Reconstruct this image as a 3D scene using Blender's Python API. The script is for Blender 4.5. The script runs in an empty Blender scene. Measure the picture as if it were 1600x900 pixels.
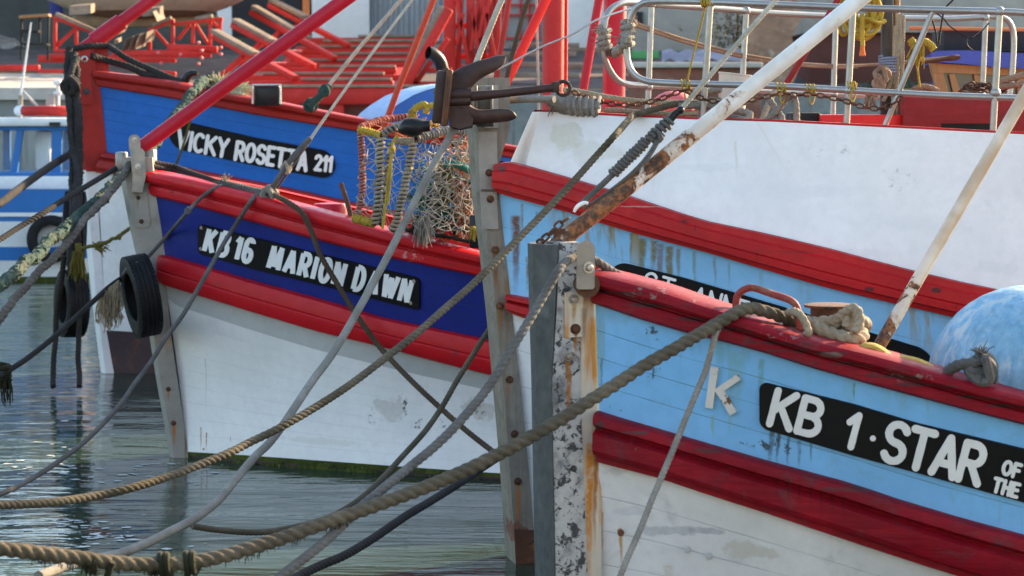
import bpy, math, random
import numpy as np
from mathutils import Vector, Matrix
rnd = random.Random(7)
scene = bpy.context.scene
col = scene.collection
# ------------------------------------------------------------------ camera, sky, sun, exposure
CAM = Vector((0.0, 0.0, 2.6))
FPX = 85.0 / 36.0 * 1600.0
HORIZON = 170.0
PITCH = math.atan((450.0 - HORIZON) / FPX)
cam_d = bpy.data.cameras.new('camera'); cam_d.lens = 85.0; cam_d.sensor_width = 36.0
cam_d.clip_start = 0.1; cam_d.clip_end = 3000.0
cam_d.dof.use_dof = True; cam_d.dof.focus_distance = 12.6; cam_d.dof.aperture_fstop = 5.0
cam = bpy.data.objects.new('camera', cam_d); col.objects.link(cam)
cam.location = CAM; cam.rotation_euler = (math.pi / 2 - PITCH, 0, 0)
scene.camera = cam
SUN_AZ = math.radians(43.0)      # from +X towards +Y
SUN_EL = math.radians(21.0)
world = bpy.data.worlds.new('World'); scene.world = world; world.use_nodes = True
wn = world.node_tree.nodes; wn.clear()
wo = wn.new('ShaderNodeOutputWorld'); wb = wn.new('ShaderNodeBackground'); ws = wn.new('ShaderNodeTexSky')
ws.sky_type = 'NISHITA'; ws.sun_disc = False
ws.sun_elevation = SUN_EL; ws.sun_rotation = math.radians(90.0) - SUN_AZ
ws.air_density = 1.0; ws.dust_density = 1.2; ws.ozone_density = 1.0
wb.inputs['Strength'].default_value = 0.145
world.node_tree.links.new(ws.outputs[0], wb.inputs[0]); world.node_tree.links.new(wb.outputs[0], wo.inputs[0])
sun_d = bpy.data.lights.new('sun', 'SUN'); sun_d.energy = 5.0; sun_d.angle = math.radians(0.6)
sun_d.color = (1.0, 0.74, 0.48)
sun = bpy.data.objects.new('sun', sun_d); col.objects.link(sun); sun.location = (20, 15, 20)
sdir = Vector((math.cos(SUN_AZ) * math.cos(SUN_EL), math.sin(SUN_AZ) * math.cos(SUN_EL), math.sin(SUN_EL)))
sun.rotation_euler = (-sdir).to_track_quat('-Z', 'Y').to_euler()
vs = scene.view_settings
vs.view_transform = 'Standard'; vs.look = 'None'; vs.gamma = 1.0; vs.exposure = 2.0
vs.use_white_balance = True; vs.white_balance_temperature = 6950; vs.white_balance_tint = 6
scene.render.engine = 'CYCLES'
# ------------------------------------------------------------------ projection helpers
FWD = Vector((0, math.cos(PITCH), -math.sin(PITCH))); UPV = Vector((0, math.sin(PITCH), math.cos(PITCH))); RT = Vector((1, 0, 0))
def ray(u, v): return FWD + RT * ((u - 800.0) / FPX) + UPV * ((450.0 - v) / FPX)
def at(u, v, d): return CAM + ray(u, v) * d
def on_plane(u, v, p0, n):
    r = ray(u, v); return CAM + r * ((p0 - CAM).dot(n) / r.dot(n))
def on_z(u, v, z): return on_plane(u, v, Vector((0, 0, z)), Vector((0, 0, 1)))
def on_y(u, v, y): return on_plane(u, v, Vector((0, y, 0)), Vector((0, 1, 0)))
def proj(p):
    q = p - CAM; d = q.dot(FWD); return (800.0 + FPX * q.dot(RT) / d, 450.0 - FPX * q.dot(UPV) / d, d)
def z_for(X, Y, v):
    q = (450.0 - v) / FPX; s, c = math.sin(PITCH), math.cos(PITCH)
    return CAM.z + Y * (q * c - s) / (c + q * s)
def lerp(a, b, t): return a + (b - a) * t
def interp(x, pts):
    if x <= pts[0][0]:
        (x0, y0), (x1, y1) = pts[0], pts[1]
    elif x >= pts[-1][0]:
        (x0, y0), (x1, y1) = pts[-2], pts[-1]
    else:
        for i in range(len(pts) - 1):
            if pts[i][0] <= x <= pts[i + 1][0]:
                (x0, y0), (x1, y1) = pts[i], pts[i + 1]; break
    return y0 + (y1 - y0) * (x - x0) / (x1 - x0)
# ------------------------------------------------------------------ mesh builder
ORIGIN = {}
def tag(o, label=None, cat=None, group=None, kind=None):
    if label: o['label'] = label
    if cat: o['category'] = cat
    if group: o['group'] = group
    if kind: o['kind'] = kind
    return o
def empty(name, loc, label, cat, group=None):
    o = bpy.data.objects.new(name, None); col.objects.link(o); o.location = loc; o.empty_display_size = 0.2
    ORIGIN[o.name] = Vector(loc); return tag(o, label, cat, group)
class MB:
    def __init__(s): s.v = []; s.f = []; s.uv = []
    def add(s, vs, fs, uvs=None):
        b = len(s.v); s.v += [Vector(p) for p in vs]
        for k, f in enumerate(fs):
            s.f.append([b + i for i in f])
            s.uv.append([uvs[i] for i in f] if uvs else [(0, 0)] * len(f))
        return s
    def grid(s, rows, uvrows=None, closed=False):
        m = len(rows[0]); vs = [p for r in rows for p in r]; uv = [q for r in uvrows for q in r] if uvrows else None
        fs = []
        for i in range(len(rows) - 1):
            for j in range(m if closed else m - 1):
                k = (j + 1) % m
                fs.append((i * m + j, i * m + k, (i + 1) * m + k, (i + 1) * m + j))
        return s.add(vs, fs, uv)
    def quad(s, a, b, c, d): return s.add([a, b, c, d], [(0, 1, 2, 3)])
    def box(s, c, size, rot=None, bevel=0.0):
        c = Vector(c); hx, hy, hz = size[0] / 2, size[1] / 2, size[2] / 2
        R = rot if rot is not None else Matrix.Identity(3)
        b = min(bevel, hx * .9, hy * .9, hz * .9)
        if b <= 0:
            P = [c + R @ Vector((x * hx, y * hy, z * hz)) for z in (-1, 1) for y in (-1, 1) for x in (-1, 1)]
            return s.add(P, [(0, 2, 3, 1), (4, 5, 7, 6), (0, 1, 5, 4), (2, 6, 7, 3), (0, 4, 6, 2), (1, 3, 7, 5)])
        def ring(x, y, z):
            k = b * .4
            return [(-x + b if False else -x, -y + b, z), (-x + k, -y + k, z), (-x + b, -y, z), (x - b, -y, z), (x - k, -y + k, z), (x, -y + b, z),
                    (x, y - b, z), (x - k, y - k, z), (x - b, y, z), (-x + b, y, z), (-x + k, y - k, z), (-x, y - b, z)]
        lv = [ring(hx - b, hy - b, -hz), ring(hx - b * .3, hy - b * .3, -hz + b * .3), ring(hx, hy, -hz + b), ring(hx, hy, hz - b), ring(hx - b * .3, hy - b * .3, hz - b * .3), ring(hx - b, hy - b, hz)]
        rows = [[c + R @ Vector(p) for p in r] for r in lv]
        s.grid(rows, closed=True); n = 12
        s.add(rows[0], [list(range(n))[::-1]]); return s.add(rows[-1], [list(range(n))])
    def tube(s, pts, r, n=10, caps=True, closed=False, ell=None):
        pts = [Vector(p) for p in pts]; m = len(pts)
        rr = r if isinstance(r, (list, tuple)) else [r] * m
        tang = []
        for i in range(m):
            if closed: t = pts[(i + 1) % m] - pts[i - 1]
            else: t = pts[min(i + 1, m - 1)] - pts[max(i - 1, 0)]
            tang.append(t.normalized() if t.length > 1e-9 else Vector((0, 0, 1)))
        t0 = tang[0]; nrm = t0.cross(Vector((0, 0, 1)))
        if nrm.length < .1: nrm = t0.cross(Vector((0, 1, 0)))
        nrm.normalize(); rows = []; L = 0; uvs = []
        for i in range(m):
            nrm = (nrm - tang[i] * nrm.dot(tang[i])).normalized(); bn = tang[i].cross(nrm)
            e = ell or (1, 1)
            if i: L += (pts[i] - pts[i - 1]).length
            rows.append([pts[i] + (nrm * math.cos(2 * math.pi * k / n) * e[0] + bn * math.sin(2 * math.pi * k / n) * e[1]) * rr[i] for k in range(n)])
            uvs.append([(L, k / n) for k in range(n)])
        if closed: rows.append(rows[0]); uvs.append(uvs[0])
        s.grid(rows, uvs, closed=True)
        if caps and not closed:
            s.add(rows[0], [list(range(n))[::-1]]); s.add(rows[-1], [list(range(n))])
        return s
    def bar(s, a, b, w, h, up=(0, 0, 1)):
        a = Vector(a); b = Vector(b); x = (b - a); L = x.length; x.normalize(); u = Vector(up); y = u.cross(x)
        if y.length < .01: y = Vector((1, 0, 0)).cross(x)
        y.normalize(); z = x.cross(y); R = Matrix((x, y, z)).transposed()
        return s.box((a + b) / 2, (L, w, h), R, bevel=min(w, h) * .12)
    def lathe(s, c, axis, prof, n=24, ref=None):
        c = Vector(c); a = Vector(axis).normalized(); x = a.cross(Vector((0, 0, 1)))
        if x.length < .1: x = a.cross(Vector((0, 1, 0)))
        x.normalize(); y = a.cross(x)
        rows = [[c + a * h + (x * math.cos(2 * math.pi * k / n) + y * math.sin(2 * math.pi * k / n)) * r for k in range(n)] for (r, h) in prof]
        return s.grid(rows, closed=True)
    def prism(s, poly, ext):
        poly = [Vector(p) for p in poly]; ext = Vector(ext); n = len(poly)
        s.add(poly, [list(range(n))]); q = [p + ext for p in poly]; s.add(q, [list(range(n))[::-1]])
        return s.add(poly + q, [(i, i + n, (i + 1) % n + n, (i + 1) % n) for i in range(n)])
    def sphere(s, c, r, n=14, sc=(1, 1, 1)):
        c = Vector(c); rows = []
        for i in range(n // 2 + 1):
            th = math.pi * i / (n // 2); rho = max(math.sin(th), 1e-4)
            rows.append([c + Vector((rho * math.cos(2 * math.pi * k / n) * r * sc[0], rho * math.sin(2 * math.pi * k / n) * r * sc[1], math.cos(th) * r * sc[2])) for k in range(n)])
        return s.grid(rows, closed=True)
    def build(s, name, mat, parent=None, smooth=True, label=None, cat=None, group=None, kind=None, origin=None, angle=38):
        me = bpy.data.meshes.new(name)
        if parent is not None: org = ORIGIN[parent.name]
        elif origin is not None: org = Vector(origin)
        else:
            zs = min(p.z for p in s.v); c = sum(s.v, Vector()) / len(s.v); org = Vector((c.x, c.y, zs))
        me.from_pydata([tuple(p - org) for p in s.v], [], s.f)
        uvl = me.uv_layers.new(name='UVMap')
        flat = [x for f in s.uv for q in f for x in q]
        uvl.data.foreach_set('uv', flat)
        if mat is not None: me.materials.append(mat)
        o = bpy.data.objects.new(name, me); col.objects.link(o)
        import bmesh
        bm = bmesh.new(); bm.from_mesh(me); bmesh.ops.remove_doubles(bm, verts=bm.verts, dist=1e-5)
        bmesh.ops.recalc_face_normals(bm, faces=bm.faces); bm.to_mesh(me); bm.free()
        if smooth:
            me.shade_smooth()
            me.set_sharp_from_angle(angle=math.radians(angle))
        if parent is not None:
            o.parent = parent; ORIGIN[o.name] = ORIGIN[parent.name]
        else:
            o.location = org; ORIGIN[o.name] = org
        tag(o, label, cat, group, kind); return o
def catmull(P, per=8):
    P = [Vector(p) for p in P]; out = []
    for i in range(len(P) - 1):
        p0 = P[max(i - 1, 0)]; p1 = P[i]; p2 = P[i + 1]; p3 = P[min(i + 2, len(P) - 1)]
        for k in range(per):
            t = k / per
            out.append(0.5 * ((2 * p1) + (p2 - p0) * t + (2 * p0 - 5 * p1 + 4 * p2 - p3) * t * t + (3 * p1 - p0 - 3 * p2 + p3) * t ** 3))
    out.append(P[-1]); return out
def resample(P, ds):
    L = [0]
    for i in range(1, len(P)): L.append(L[-1] + (P[i] - P[i - 1]).length)
    n = max(2, int(L[-1] / ds) + 1); out = []; j = 0
    for k in range(n + 1):
        x = L[-1] * k / n
        while j < len(L) - 2 and L[j + 1] < x: j += 1
        seg = L[j + 1] - L[j]; out.append(P[j].lerp(P[j + 1], 0 if seg < 1e-9 else (x - L[j]) / seg))
    return out
def rope_mb(mb, P, R, lobes=3, depth=.26, pitch=5.0, n=None, ds=None, per=8, jit=0.0, rad=None):
    pts = resample(catmull(P, per), ds or R * .36); m = len(pts)
    if m > 1900: pts = resample(pts, (ds or R * .36) * m / 1900); m = len(pts)
    n = n or (21 if lobes == 3 else 12 if lobes == 0 else lobes * 5)
    tang = [(pts[min(i + 1, m - 1)] - pts[max(i - 1, 0)]).normalized() for i in range(m)]
    nrm = tang[0].cross(Vector((0, 0, 1)))
    if nrm.length < .1: nrm = tang[0].cross(Vector((0, 1, 0)))
    nrm.normalize(); rows = []; uvs = []; L = 0; jx = Vector(); r2 = random.Random(len(pts))
    for i in range(m):
        if i: L += (pts[i] - pts[i - 1]).length
        nrm = (nrm - tang[i] * nrm.dot(tang[i])).normalized(); bn = tang[i].cross(nrm)
        ph = 2 * math.pi * L / (pitch * R); RR = R * (rad(i / (m - 1)) if rad else 1)
        jx = jx * .9 + Vector((r2.uniform(-1, 1), r2.uniform(-1, 1), r2.uniform(-1, 1))) * jit * R * .3
        row = []
        for k in range(n):
            a = 2 * math.pi * k / n
            rr = RR * (1 - depth + depth * abs(math.cos(lobes * (a - ph) / 2)) ** .6 * 1.15) if lobes else RR
            if jit: rr *= 1 + jit * r2.uniform(-.35, .35)
            row.append(pts[i] + jx + nrm * math.cos(a) * rr + bn * math.sin(a) * rr)
        rows.append(row); uvs.append([(L, k / n) for k in range(n)])
    mb.grid(rows, uvs, closed=True)
    mb.add(rows[0], [list(range(n))[::-1]]); mb.add(rows[-1], [list(range(n))]); return mb
def trace(P):  # pixel trace with depths -> world points
    return [at(*p) for p in P]
# ------------------------------------------------------------------ materials
def mk(name):
    m = bpy.data.materials.new(name); m.use_nodes = True; nt = m.node_tree; nt.nodes.clear()
    o = nt.nodes.new('ShaderNodeOutputMaterial'); b = nt.nodes.new('ShaderNodeBsdfPrincipled'); nt.links.new(b.outputs[0], o.inputs[0])
    return m, nt, b
class G:
    def __init__(s, nt):
        s.nt = nt; s.tc = nt.nodes.new('ShaderNodeTexCoord'); s.obj = s.tc.outputs['Object']; s.uv = s.tc.outputs['UV']
    def set(s, sock, x):
        if hasattr(x, 'is_output'): s.nt.links.new(x, sock)
        elif isinstance(x, (tuple, list)) and len(x) == 3 and sock.type == 'RGBA': sock.default_value = (*x, 1)
        else: sock.default_value = x
    def noise(s, vec, scale, detail=5, rough=.6, dist=0.0):
        n = s.nt.nodes.new('ShaderNodeTexNoise'); s.set(n.inputs['Vector'], vec); n.inputs['Scale'].default_value = scale
        n.inputs['Detail'].default_value = detail; n.inputs['Roughness'].default_value = rough; n.inputs['Distortion'].default_value = dist
        return n.outputs['Fac']
    def mapv(s, vec, sc, loc=(0, 0, 0), rot=(0, 0, 0)):
        n = s.nt.nodes.new('ShaderNodeMapping'); s.set(n.inputs['Vector'], vec); n.inputs['Scale'].default_value = sc
        n.inputs['Location'].default_value = loc; n.inputs['Rotation'].default_value = rot; return n.outputs[0]
    def rng(s, x, a, b, c=0.0, d=1.0, smooth=True):
        n = s.nt.nodes.new('ShaderNodeMapRange'); n.interpolation_type = 'SMOOTHSTEP' if smooth else 'LINEAR'; s.set(n.inputs[0], x)
        for i, q in enumerate((a, b, c, d)): s.set(n.inputs[1 + i], q)
        return n.outputs[0]
    def m(s, op, a, b=0.0, c=None):
        n = s.nt.nodes.new('ShaderNodeMath'); n.operation = op; s.set(n.inputs[0], a); s.set(n.inputs[1], b)
        if c is not None: s.set(n.inputs[2], c)
        return n.outputs[0]
    def mix(s, f, a, b):
        n = s.nt.nodes.new('ShaderNodeMix'); n.data_type = 'RGBA'; s.set(n.inputs[0], f); s.set(n.inputs[6], a); s.set(n.inputs[7], b); return n.outputs[2]
    def sep(s, v):
        n = s.nt.nodes.new('ShaderNodeSeparateXYZ'); s.set(n.inputs[0], v); return n.outputs
    def bump(s, h, strength, dist=.01, normal=None):
        n = s.nt.nodes.new('ShaderNodeBump'); s.set(n.inputs['Height'], h); n.inputs['Strength'].default_value = strength; n.inputs['Distance'].default_value = dist
        if normal is not None: s.nt.links.new(normal, n.inputs['Normal'])
        return n.outputs[0]
def sc(c, k): return tuple(min(1, x * k) for x in c)
def paint(name, c, rough=.5, metal=0.0, var=.8, scale=1.0, dirt=None, streak=None, chip=None, seam=None, fade=None, bump=.25, grain=None, top_streak=None, seamw=.035, spec=.22):
    m, nt, b = mk(name); g = G(nt); P = g.obj
    n1 = g.noise(P, 2.1 * scale, 6, .62); n2 = g.noise(P, 16 * scale, 8, .68); n3 = g.noise(P, 6.5 * scale, 6, .6, .6)
    colr = g.mix(g.rng(n1, .3, .72), sc(c, var), sc(c, 1.06))
    colr = g.mix(g.rng(n2, .35, .75, 0, .45), colr, sc(c, var * .9))
    h = g.m('MULTIPLY', n2, .35)
    if fade: colr = g.mix(g.rng(n3, fade[1], fade[1] + .2, 0, fade[2]), colr, fade[0])
    if grain:   # fine streaks along the timber
        gn = g.noise(g.mapv(P, grain), 1.0, 6, .65); colr = g.mix(g.rng(gn, .42, .66, 0, .55), colr, sc(c, .55)); h = g.m('ADD', h, g.m('MULTIPLY', gn, .9))
    if dirt:
        d = g.m('MULTIPLY', g.rng(n3, dirt[1], dirt[1] + .22), g.rng(n2, .3, .6)); colr = g.mix(g.m('MULTIPLY', d, dirt[2]), colr, dirt[0])
    if streak:
        sn = g.noise(g.mapv(P, (11 * scale, 11 * scale, .9 * scale)), 1.0, 5, .55)
        d = g.m('MULTIPLY', g.rng(sn, streak[1], streak[1] + .1), g.rng(n1, .42, .6)); colr = g.mix(g.m('MULTIPLY', d, streak[2]), colr, streak[0])
    if top_streak:   # drips that start at the upper edge of a band (UV v counts from 0 at the lower edge)
        ux = g.sep(g.uv); pl = top_streak[3]
        big = g.noise(g.mapv(g.uv, (1.3, 0, 0), (top_streak[4], 0, 0)), 1.0, 2, .5)
        sn = g.noise(g.mapv(g.uv, (17, .35, 0), (top_streak[4], 0, 0)), 1.0, 4, .6)
        d = g.m('MULTIPLY', g.rng(sn, top_streak[1], top_streak[1] + .12), g.rng(ux[1], pl * .35, pl)); d = g.m('MULTIPLY', d, g.rng(big, .5, .62))
        colr = g.mix(g.m('MULTIPLY', d, top_streak[2]), colr, top_streak[0])
    if seam:
        ux = g.sep(g.uv); wob = g.m('MULTIPLY', g.m('SUBTRACT', g.noise(g.mapv(g.uv, (1.5, 0, 0)), 1.0, 3, .5), .5), .12)
        pp = g.m('PINGPONG', g.m('ADD', ux[1], wob), .5)
        sw = g.rng(g.noise(g.mapv(g.uv, (5, 2, 0)), 1.0, 4, .6), .3, .65, seamw * .35, seamw)
        d = g.rng(pp, 0.0, sw, 1.0, 0.0); colr = g.mix(g.m('MULTIPLY', d, seam[1]), colr, seam[0]); h = g.m('SUBTRACT', h, g.m('MULTIPLY', d, 1.6))
    if chip:
        d = g.rng(g.noise(P, chip[2] * scale, 9, .72, .4), chip[1], chip[1] + .025); colr = g.mix(d, colr, chip[0]); h = g.m('SUBTRACT', h, g.m('MULTIPLY', d, .5))
    nt.links.new(colr, b.inputs['Base Color'])
    g.set(b.inputs['Roughness'], g.rng(n2, .2, .8, rough - .1, min(1, rough + .15))); b.inputs['Metallic'].default_value = metal; b.inputs['Specular IOR Level'].default_value = .5 if metal else spec
    nt.links.new(g.bump(h, bump, .012), b.inputs['Normal']); return m
WHITE = (.74, .74, .73)
RUST = (.20, .065, .018); ORUST = (.38, .14, .03)
M = {}
M['red_kb'] = paint('weathered crimson paint', (.29, .007, .018), .5, var=.6, chip=((.13, .09, .085), .655, 9), dirt=((.07, .025, .03), .52, .8), fade=((.40, .12, .12), .58, .3), bump=.5, grain=(2.5, 2.5, 34), spec=.14)
M['red_ma'] = paint('bright red gloss paint', (.52, .010, .018), .38, var=.8, chip=((.22, .05, .05), .70, 8), dirt=((.2, .02, .03), .6, .5), bump=.3)
M['red_st'] = paint('scuffed red paint', (.46, .012, .016), .45, var=.75, chip=((.07, .03, .03), .695, 10), dirt=((.25, .02, .02), .55, .6), fade=((.55, .2, .2), .66, .4), bump=.4)
M['red_vi'] = paint('dull red paint', (.36, .022, .018), .45, var=.75, chip=((.08, .04, .03), .70, 9), dirt=((.12, .04, .03), .6, .6), bump=.35)
M['red_pole'] = paint('red pole paint', (.40, .012, .03), .35, var=.85, bump=.1)
M['red_mast'] = paint('red mast paint', (.42, .03, .03), .5, var=.8, chip=((.6, .5, .45), .72, 14), bump=.2)
M['red_bright'] = paint('scarlet pole paint', (.68, .02, .015), .35, var=.9, bump=.1)
M['lb_kb'] = paint('pale blue planking', (.19, .47, .79), .45, var=.88, seam=((.07, .12, .16), .75), dirt=((.16, .30, .38), .55, .55), streak=((.17, .34, .38), .56, .6), chip=((.10, .14, .16), .725, 13), top_streak=((.13, .24, .22), .52, .55, 4.0, 3.3), bump=.3, seamw=.03)
M['lb_st'] = paint('sky blue planking', (.23, .51, .80), .45, var=.9, seam=((.10, .2, .3), .5), top_streak=((.30, .21, .05), .47, .85, 3.0, .9), streak=((.3, .42, .4), .57, .5), bump=.2, seamw=.025)
M['navy'] = paint('navy blue planking', (.012, .026, .21), .45, var=.75, seam=((.006, .008, .05), .8), chip=((.12, .14, .3), .735, 22), bump=.35, seamw=.03)
M['blue_vi'] = paint('mid blue planking', (.015, .135, .50), .45, var=.85, seam=((.008, .03, .14), .8), chip=((.25, .35, .5), .75, 20), bump=.3, seamw=.035)
M['white_kb'] = paint('worn white planking', (.68, .69, .69), .5, var=.88, seam=((.42, .44, .46), .7), dirt=((.44, .46, .48), .5, .65), streak=((.5, .42, .28), .62, .6), chip=((.3, .3, .31), .765, 12), bump=.35, seamw=.03)
M['white_ma'] = paint('white planking', (.74, .745, .745), .42, var=.94, seam=((.42, .44, .47), .7), dirt=((.6, .61, .62), .58, .5), streak=((.5, .4, .25), .68, .5), bump=.3, seamw=.022)
M['white_st'] = paint('clean white bulwark paint', (.76, .76, .75), .45, var=.95, dirt=((.55, .56, .57), .6, .5), top_streak=((.6, .58, .48), .6, .4, 1.0, .2), bump=.15)
M['white_vi'] = paint('scraped white paint', (.68, .69, .7), .5, var=.9, dirt=((.35, .37, .4), .58, .6), chip=((.2, .2, .22), .72, 10), bump=.3)
M['grey_stripe'] = paint('pale grey stripe paint', (.47, .48, .48), .5, var=.92, bump=.2)
M['antifoul'] = paint('brown antifouling', (.06, .04, .045), .6, var=.7, chip=((.3, .12, .05), .70, 8), dirt=((.2, .07, .03), .55, .7), bump=.4)
M['weed'] = paint('green weed at waterline', (.075, .095, .012), .8, var=.4, scale=4, chip=((.35, .34, .2), .62, 10), dirt=((.02, .022, .008), .5, .9), bump=1.0)
M['stem_grey'] = paint('weathered grey stem timber', (.27, .235, .19), .65, var=.7, grain=(26, 26, 2.5), streak=((.26, .11, .03), .60, .8), dirt=((.12, .10, .08), .48, .7), bump=.7)
M['stem_steel'] = paint('grey galvanised stem plating', (.30, .295, .275), .5, metal=.35, var=.8, dirt=((.2, .16, .11), .55, .6), streak=((.27, .12, .03), .62, .7), bump=.2)
M['stem_kb'] = paint('black mottled white paint', (.50, .50, .49), .6, var=.8, chip=((.06, .06, .065), .535, 24), dirt=((.11, .11, .115), .45, .85), streak=((.3, .13, .04), .68, .8), bump=.6)
M['stem_dark'] = paint('dark steel stem guard', (.050, .052, .056), .5, metal=.2, var=.6, chip=((.3, .3, .3), .70, 12), dirt=((.16, .16, .16), .55, .6), bump=.5)
M['cream_rust'] = paint('cream paint with rust runs', (.62, .57, .48), .55, var=.85, streak=((.55, .23, .04), .47, .95), dirt=((.3, .15, .06), .55, .6), bump=.3)
M['black'] = paint('matt black board', (.005, .005, .006), .5, var=.7, chip=((.10, .09, .07), .75, 14), bump=.2, spec=.2)
M['black_worn'] = paint('worn black board', (.006, .006, .006), .55, var=.7, chip=((.22, .2, .18), .72, 9), bump=.3, spec=.2)
M['letter'] = paint('white lettering', (.78, .79, .79), .45, var=.95, bump=.1)
M['letter_kb'] = paint('off white lettering with rust', (.72, .72, .70), .5, var=.92, dirt=((.55, .36, .16), .60, .8), chip=((.3, .18, .1), .73, 16), bump=.3)
M['steel'] = paint('galvanised steel', (.46, .455, .44), .34, metal=.85, var=.8, dirt=((.3, .25, .2), .56, .5), bump=.12)
M['steel_dull'] = paint('dull steel', (.30, .29, .27), .42, metal=.6, var=.65, dirt=((.2, .12, .06), .52, .6), bump=.25)
M['rail_tube'] = paint('galvanised tube', (.33, .33, .32), .36, metal=.65, var=.82, dirt=((.32, .26, .2), .55, .5), bump=.12)
M['rust'] = paint('rusty iron', (.13, .05, .022), .7, metal=.2, var=.45, dirt=((.30, .12, .04), .5, .7), chip=((.03, .018, .014), .6, 12), bump=.7)
M['anchor'] = paint('dark rusted anchor iron', (.060, .026, .018), .6, metal=.25, var=.5, dirt=((.13, .05, .025), .52, .6), fade=((.03, .026, .026), .5, .7), bump=.6)
M['pole_white'] = paint('white pole with rust patches', (.70, .68, .63), .45, var=.9, chip=((.10, .055, .035), .63, 7), dirt=((.52, .36, .22), .55, .6), bump=.35)
M['pole_rust'] = paint('rusted pole foot', (.32, .12, .04), .6, var=.5, chip=((.06, .035, .025), .58, 9), dirt=((.6, .5, .4), .62, .8), bump=.6)
M['tyre'] = paint('black rubber', (.008, .008, .009), .6, var=.7, dirt=((.03, .03, .03), .58, .6), bump=.25)
M['plastic_black'] = paint('black plastic', (.014, .014, .015), .3, var=.8, bump=.06)
M['brick'] = paint('red brown masonry', (.20, .085, .06), .85, var=.6, scale=.5, dirt=((.3, .2, .15), .55, .6), bump=.5)
M['wall_brown'] = paint('brown red rendered wall', (.13, .05, .042), .85, var=.8, scale=.3, bump=.2)
M['concrete'] = paint('pale concrete', (.42, .40, .36), .85, var=.75, scale=.4, dirt=((.25, .24, .22), .5, .6), bump=.4)
M['concrete_dark'] = paint('damp grey concrete', (.20, .21, .20), .85, var=.7, scale=.4, dirt=((.1, .11, .1), .5, .6), streak=((.08, .09, .08), .55, .6), bump=.4)
M['ground'] = paint('littered grey yard ground', (.13, .105, .098), .95, var=.5, scale=.7, dirt=((.10, .07, .06), .48, .8), fade=((.22, .17, .18), .56, .6), bump=.5)
M['wall_white'] = paint('white rendered wall', (.70, .71, .72), .7, var=.93, scale=.4, dirt=((.5, .5, .5), .62, .5), bump=.1)
M['wall_grey'] = paint('grey rendered wall', (.36, .35, .32), .85, var=.8, scale=.4, dirt=((.22, .21, .2), .54, .6), bump=.2)
M['wall_dark'] = paint('dark grey wall', (.085, .092, .09), .85, var=.7, scale=.4, dirt=((.05, .05, .05), .52, .6), bump=.2)
M['corrugated'] = paint('grey corrugated sheet', (.30, .33, .36), .5, metal=.3, var=.85, scale=.4, bump=.05)
M['cradle_red'] = paint('red cradle steel', (.55, .026, .02), .5, var=.75, scale=.6, dirt=((.2, .03, .02), .56, .6), bump=.15)
M['bearer'] = paint('bleached bearer timber', (.33, .25, .19), .8, var=.5, scale=.8, grain=(2, 20, 20), bump=.4)
M['wood'] = paint('bare brown timber', (.34, .19, .09), .7, var=.7, grain=(30, 30, 3), bump=.4)
M['tarp'] = paint('blue painted roof', (.05, .075, .32), .6, var=.8, bump=.2)
M['roof_dark'] = paint('dark grey felt', (.03, .03, .034), .7, var=.8, bump=.2)
M['hull_slip'] = paint('cream slipped hull', (.60, .53, .43), .6, var=.85, scale=.5, dirt=((.3, .22, .15), .5, .7), bump=.2)
M['hull_slip_low'] = paint('brown slipped hull bottom', (.30, .20, .12), .6, var=.55, scale=.5, dirt=((.12, .07, .04), .5, .8), bump=.3)
M['sb_blue'] = paint('bright blue boat paint', (.025, .14, .40), .4, var=.9, bump=.1)
M['sb_white'] = paint('white boat paint', (.66, .67, .68), .45, var=.92, streak=((.45, .38, .28), .62, .5), bump=.12)
M['buoy_red'] = paint('red lifebuoy', (.45, .025, .02), .5, var=.85, bump=.1)
M['buoy_blue'] = paint('weathered pale blue fibreglass', (.24, .46, .64), .6, var=.75, scale=2.2, streak=((.50, .56, .56), .47, .7), fade=((.13, .33, .50), .47, .6), grain=(38, 38, 9), chip=((.60, .62, .58), .66, 9), bump=.6)
M['shelter_top'] = paint('blue vault paint paled for sky light', (.26, .44, .66), .5, var=.9, bump=.1)  # sky light on the vault top put into the colour as paler blue
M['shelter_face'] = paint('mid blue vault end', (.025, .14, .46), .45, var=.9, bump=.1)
M['stone'] = paint('rough stone', (.26, .23, .20), .9, var=.6, scale=.6, dirt=((.14, .12, .1), .5, .7), bump=.8)
M['stone_warm'] = paint('worn brick and stone', (.36, .22, .15), .9, var=.55, scale=.8, dirt=((.5, .45, .38), .52, .7), bump=.9)
M['paint_pink'] = paint('faded pink float', (.62, .14, .16), .5, var=.9, bump=.1)
M['bucket_white'] = paint('dirty white plastic', (.55, .52, .47), .5, var=.85, dirt=((.35, .25, .2), .56, .6), bump=.1)
M['dk_frame'] = paint('dark steel frame', (.02, .02, .02), .7, var=.7, bump=.1)
M['orange'] = paint('orange trim', (.65, .2, .07), .6, var=.85, bump=.1)
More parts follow.
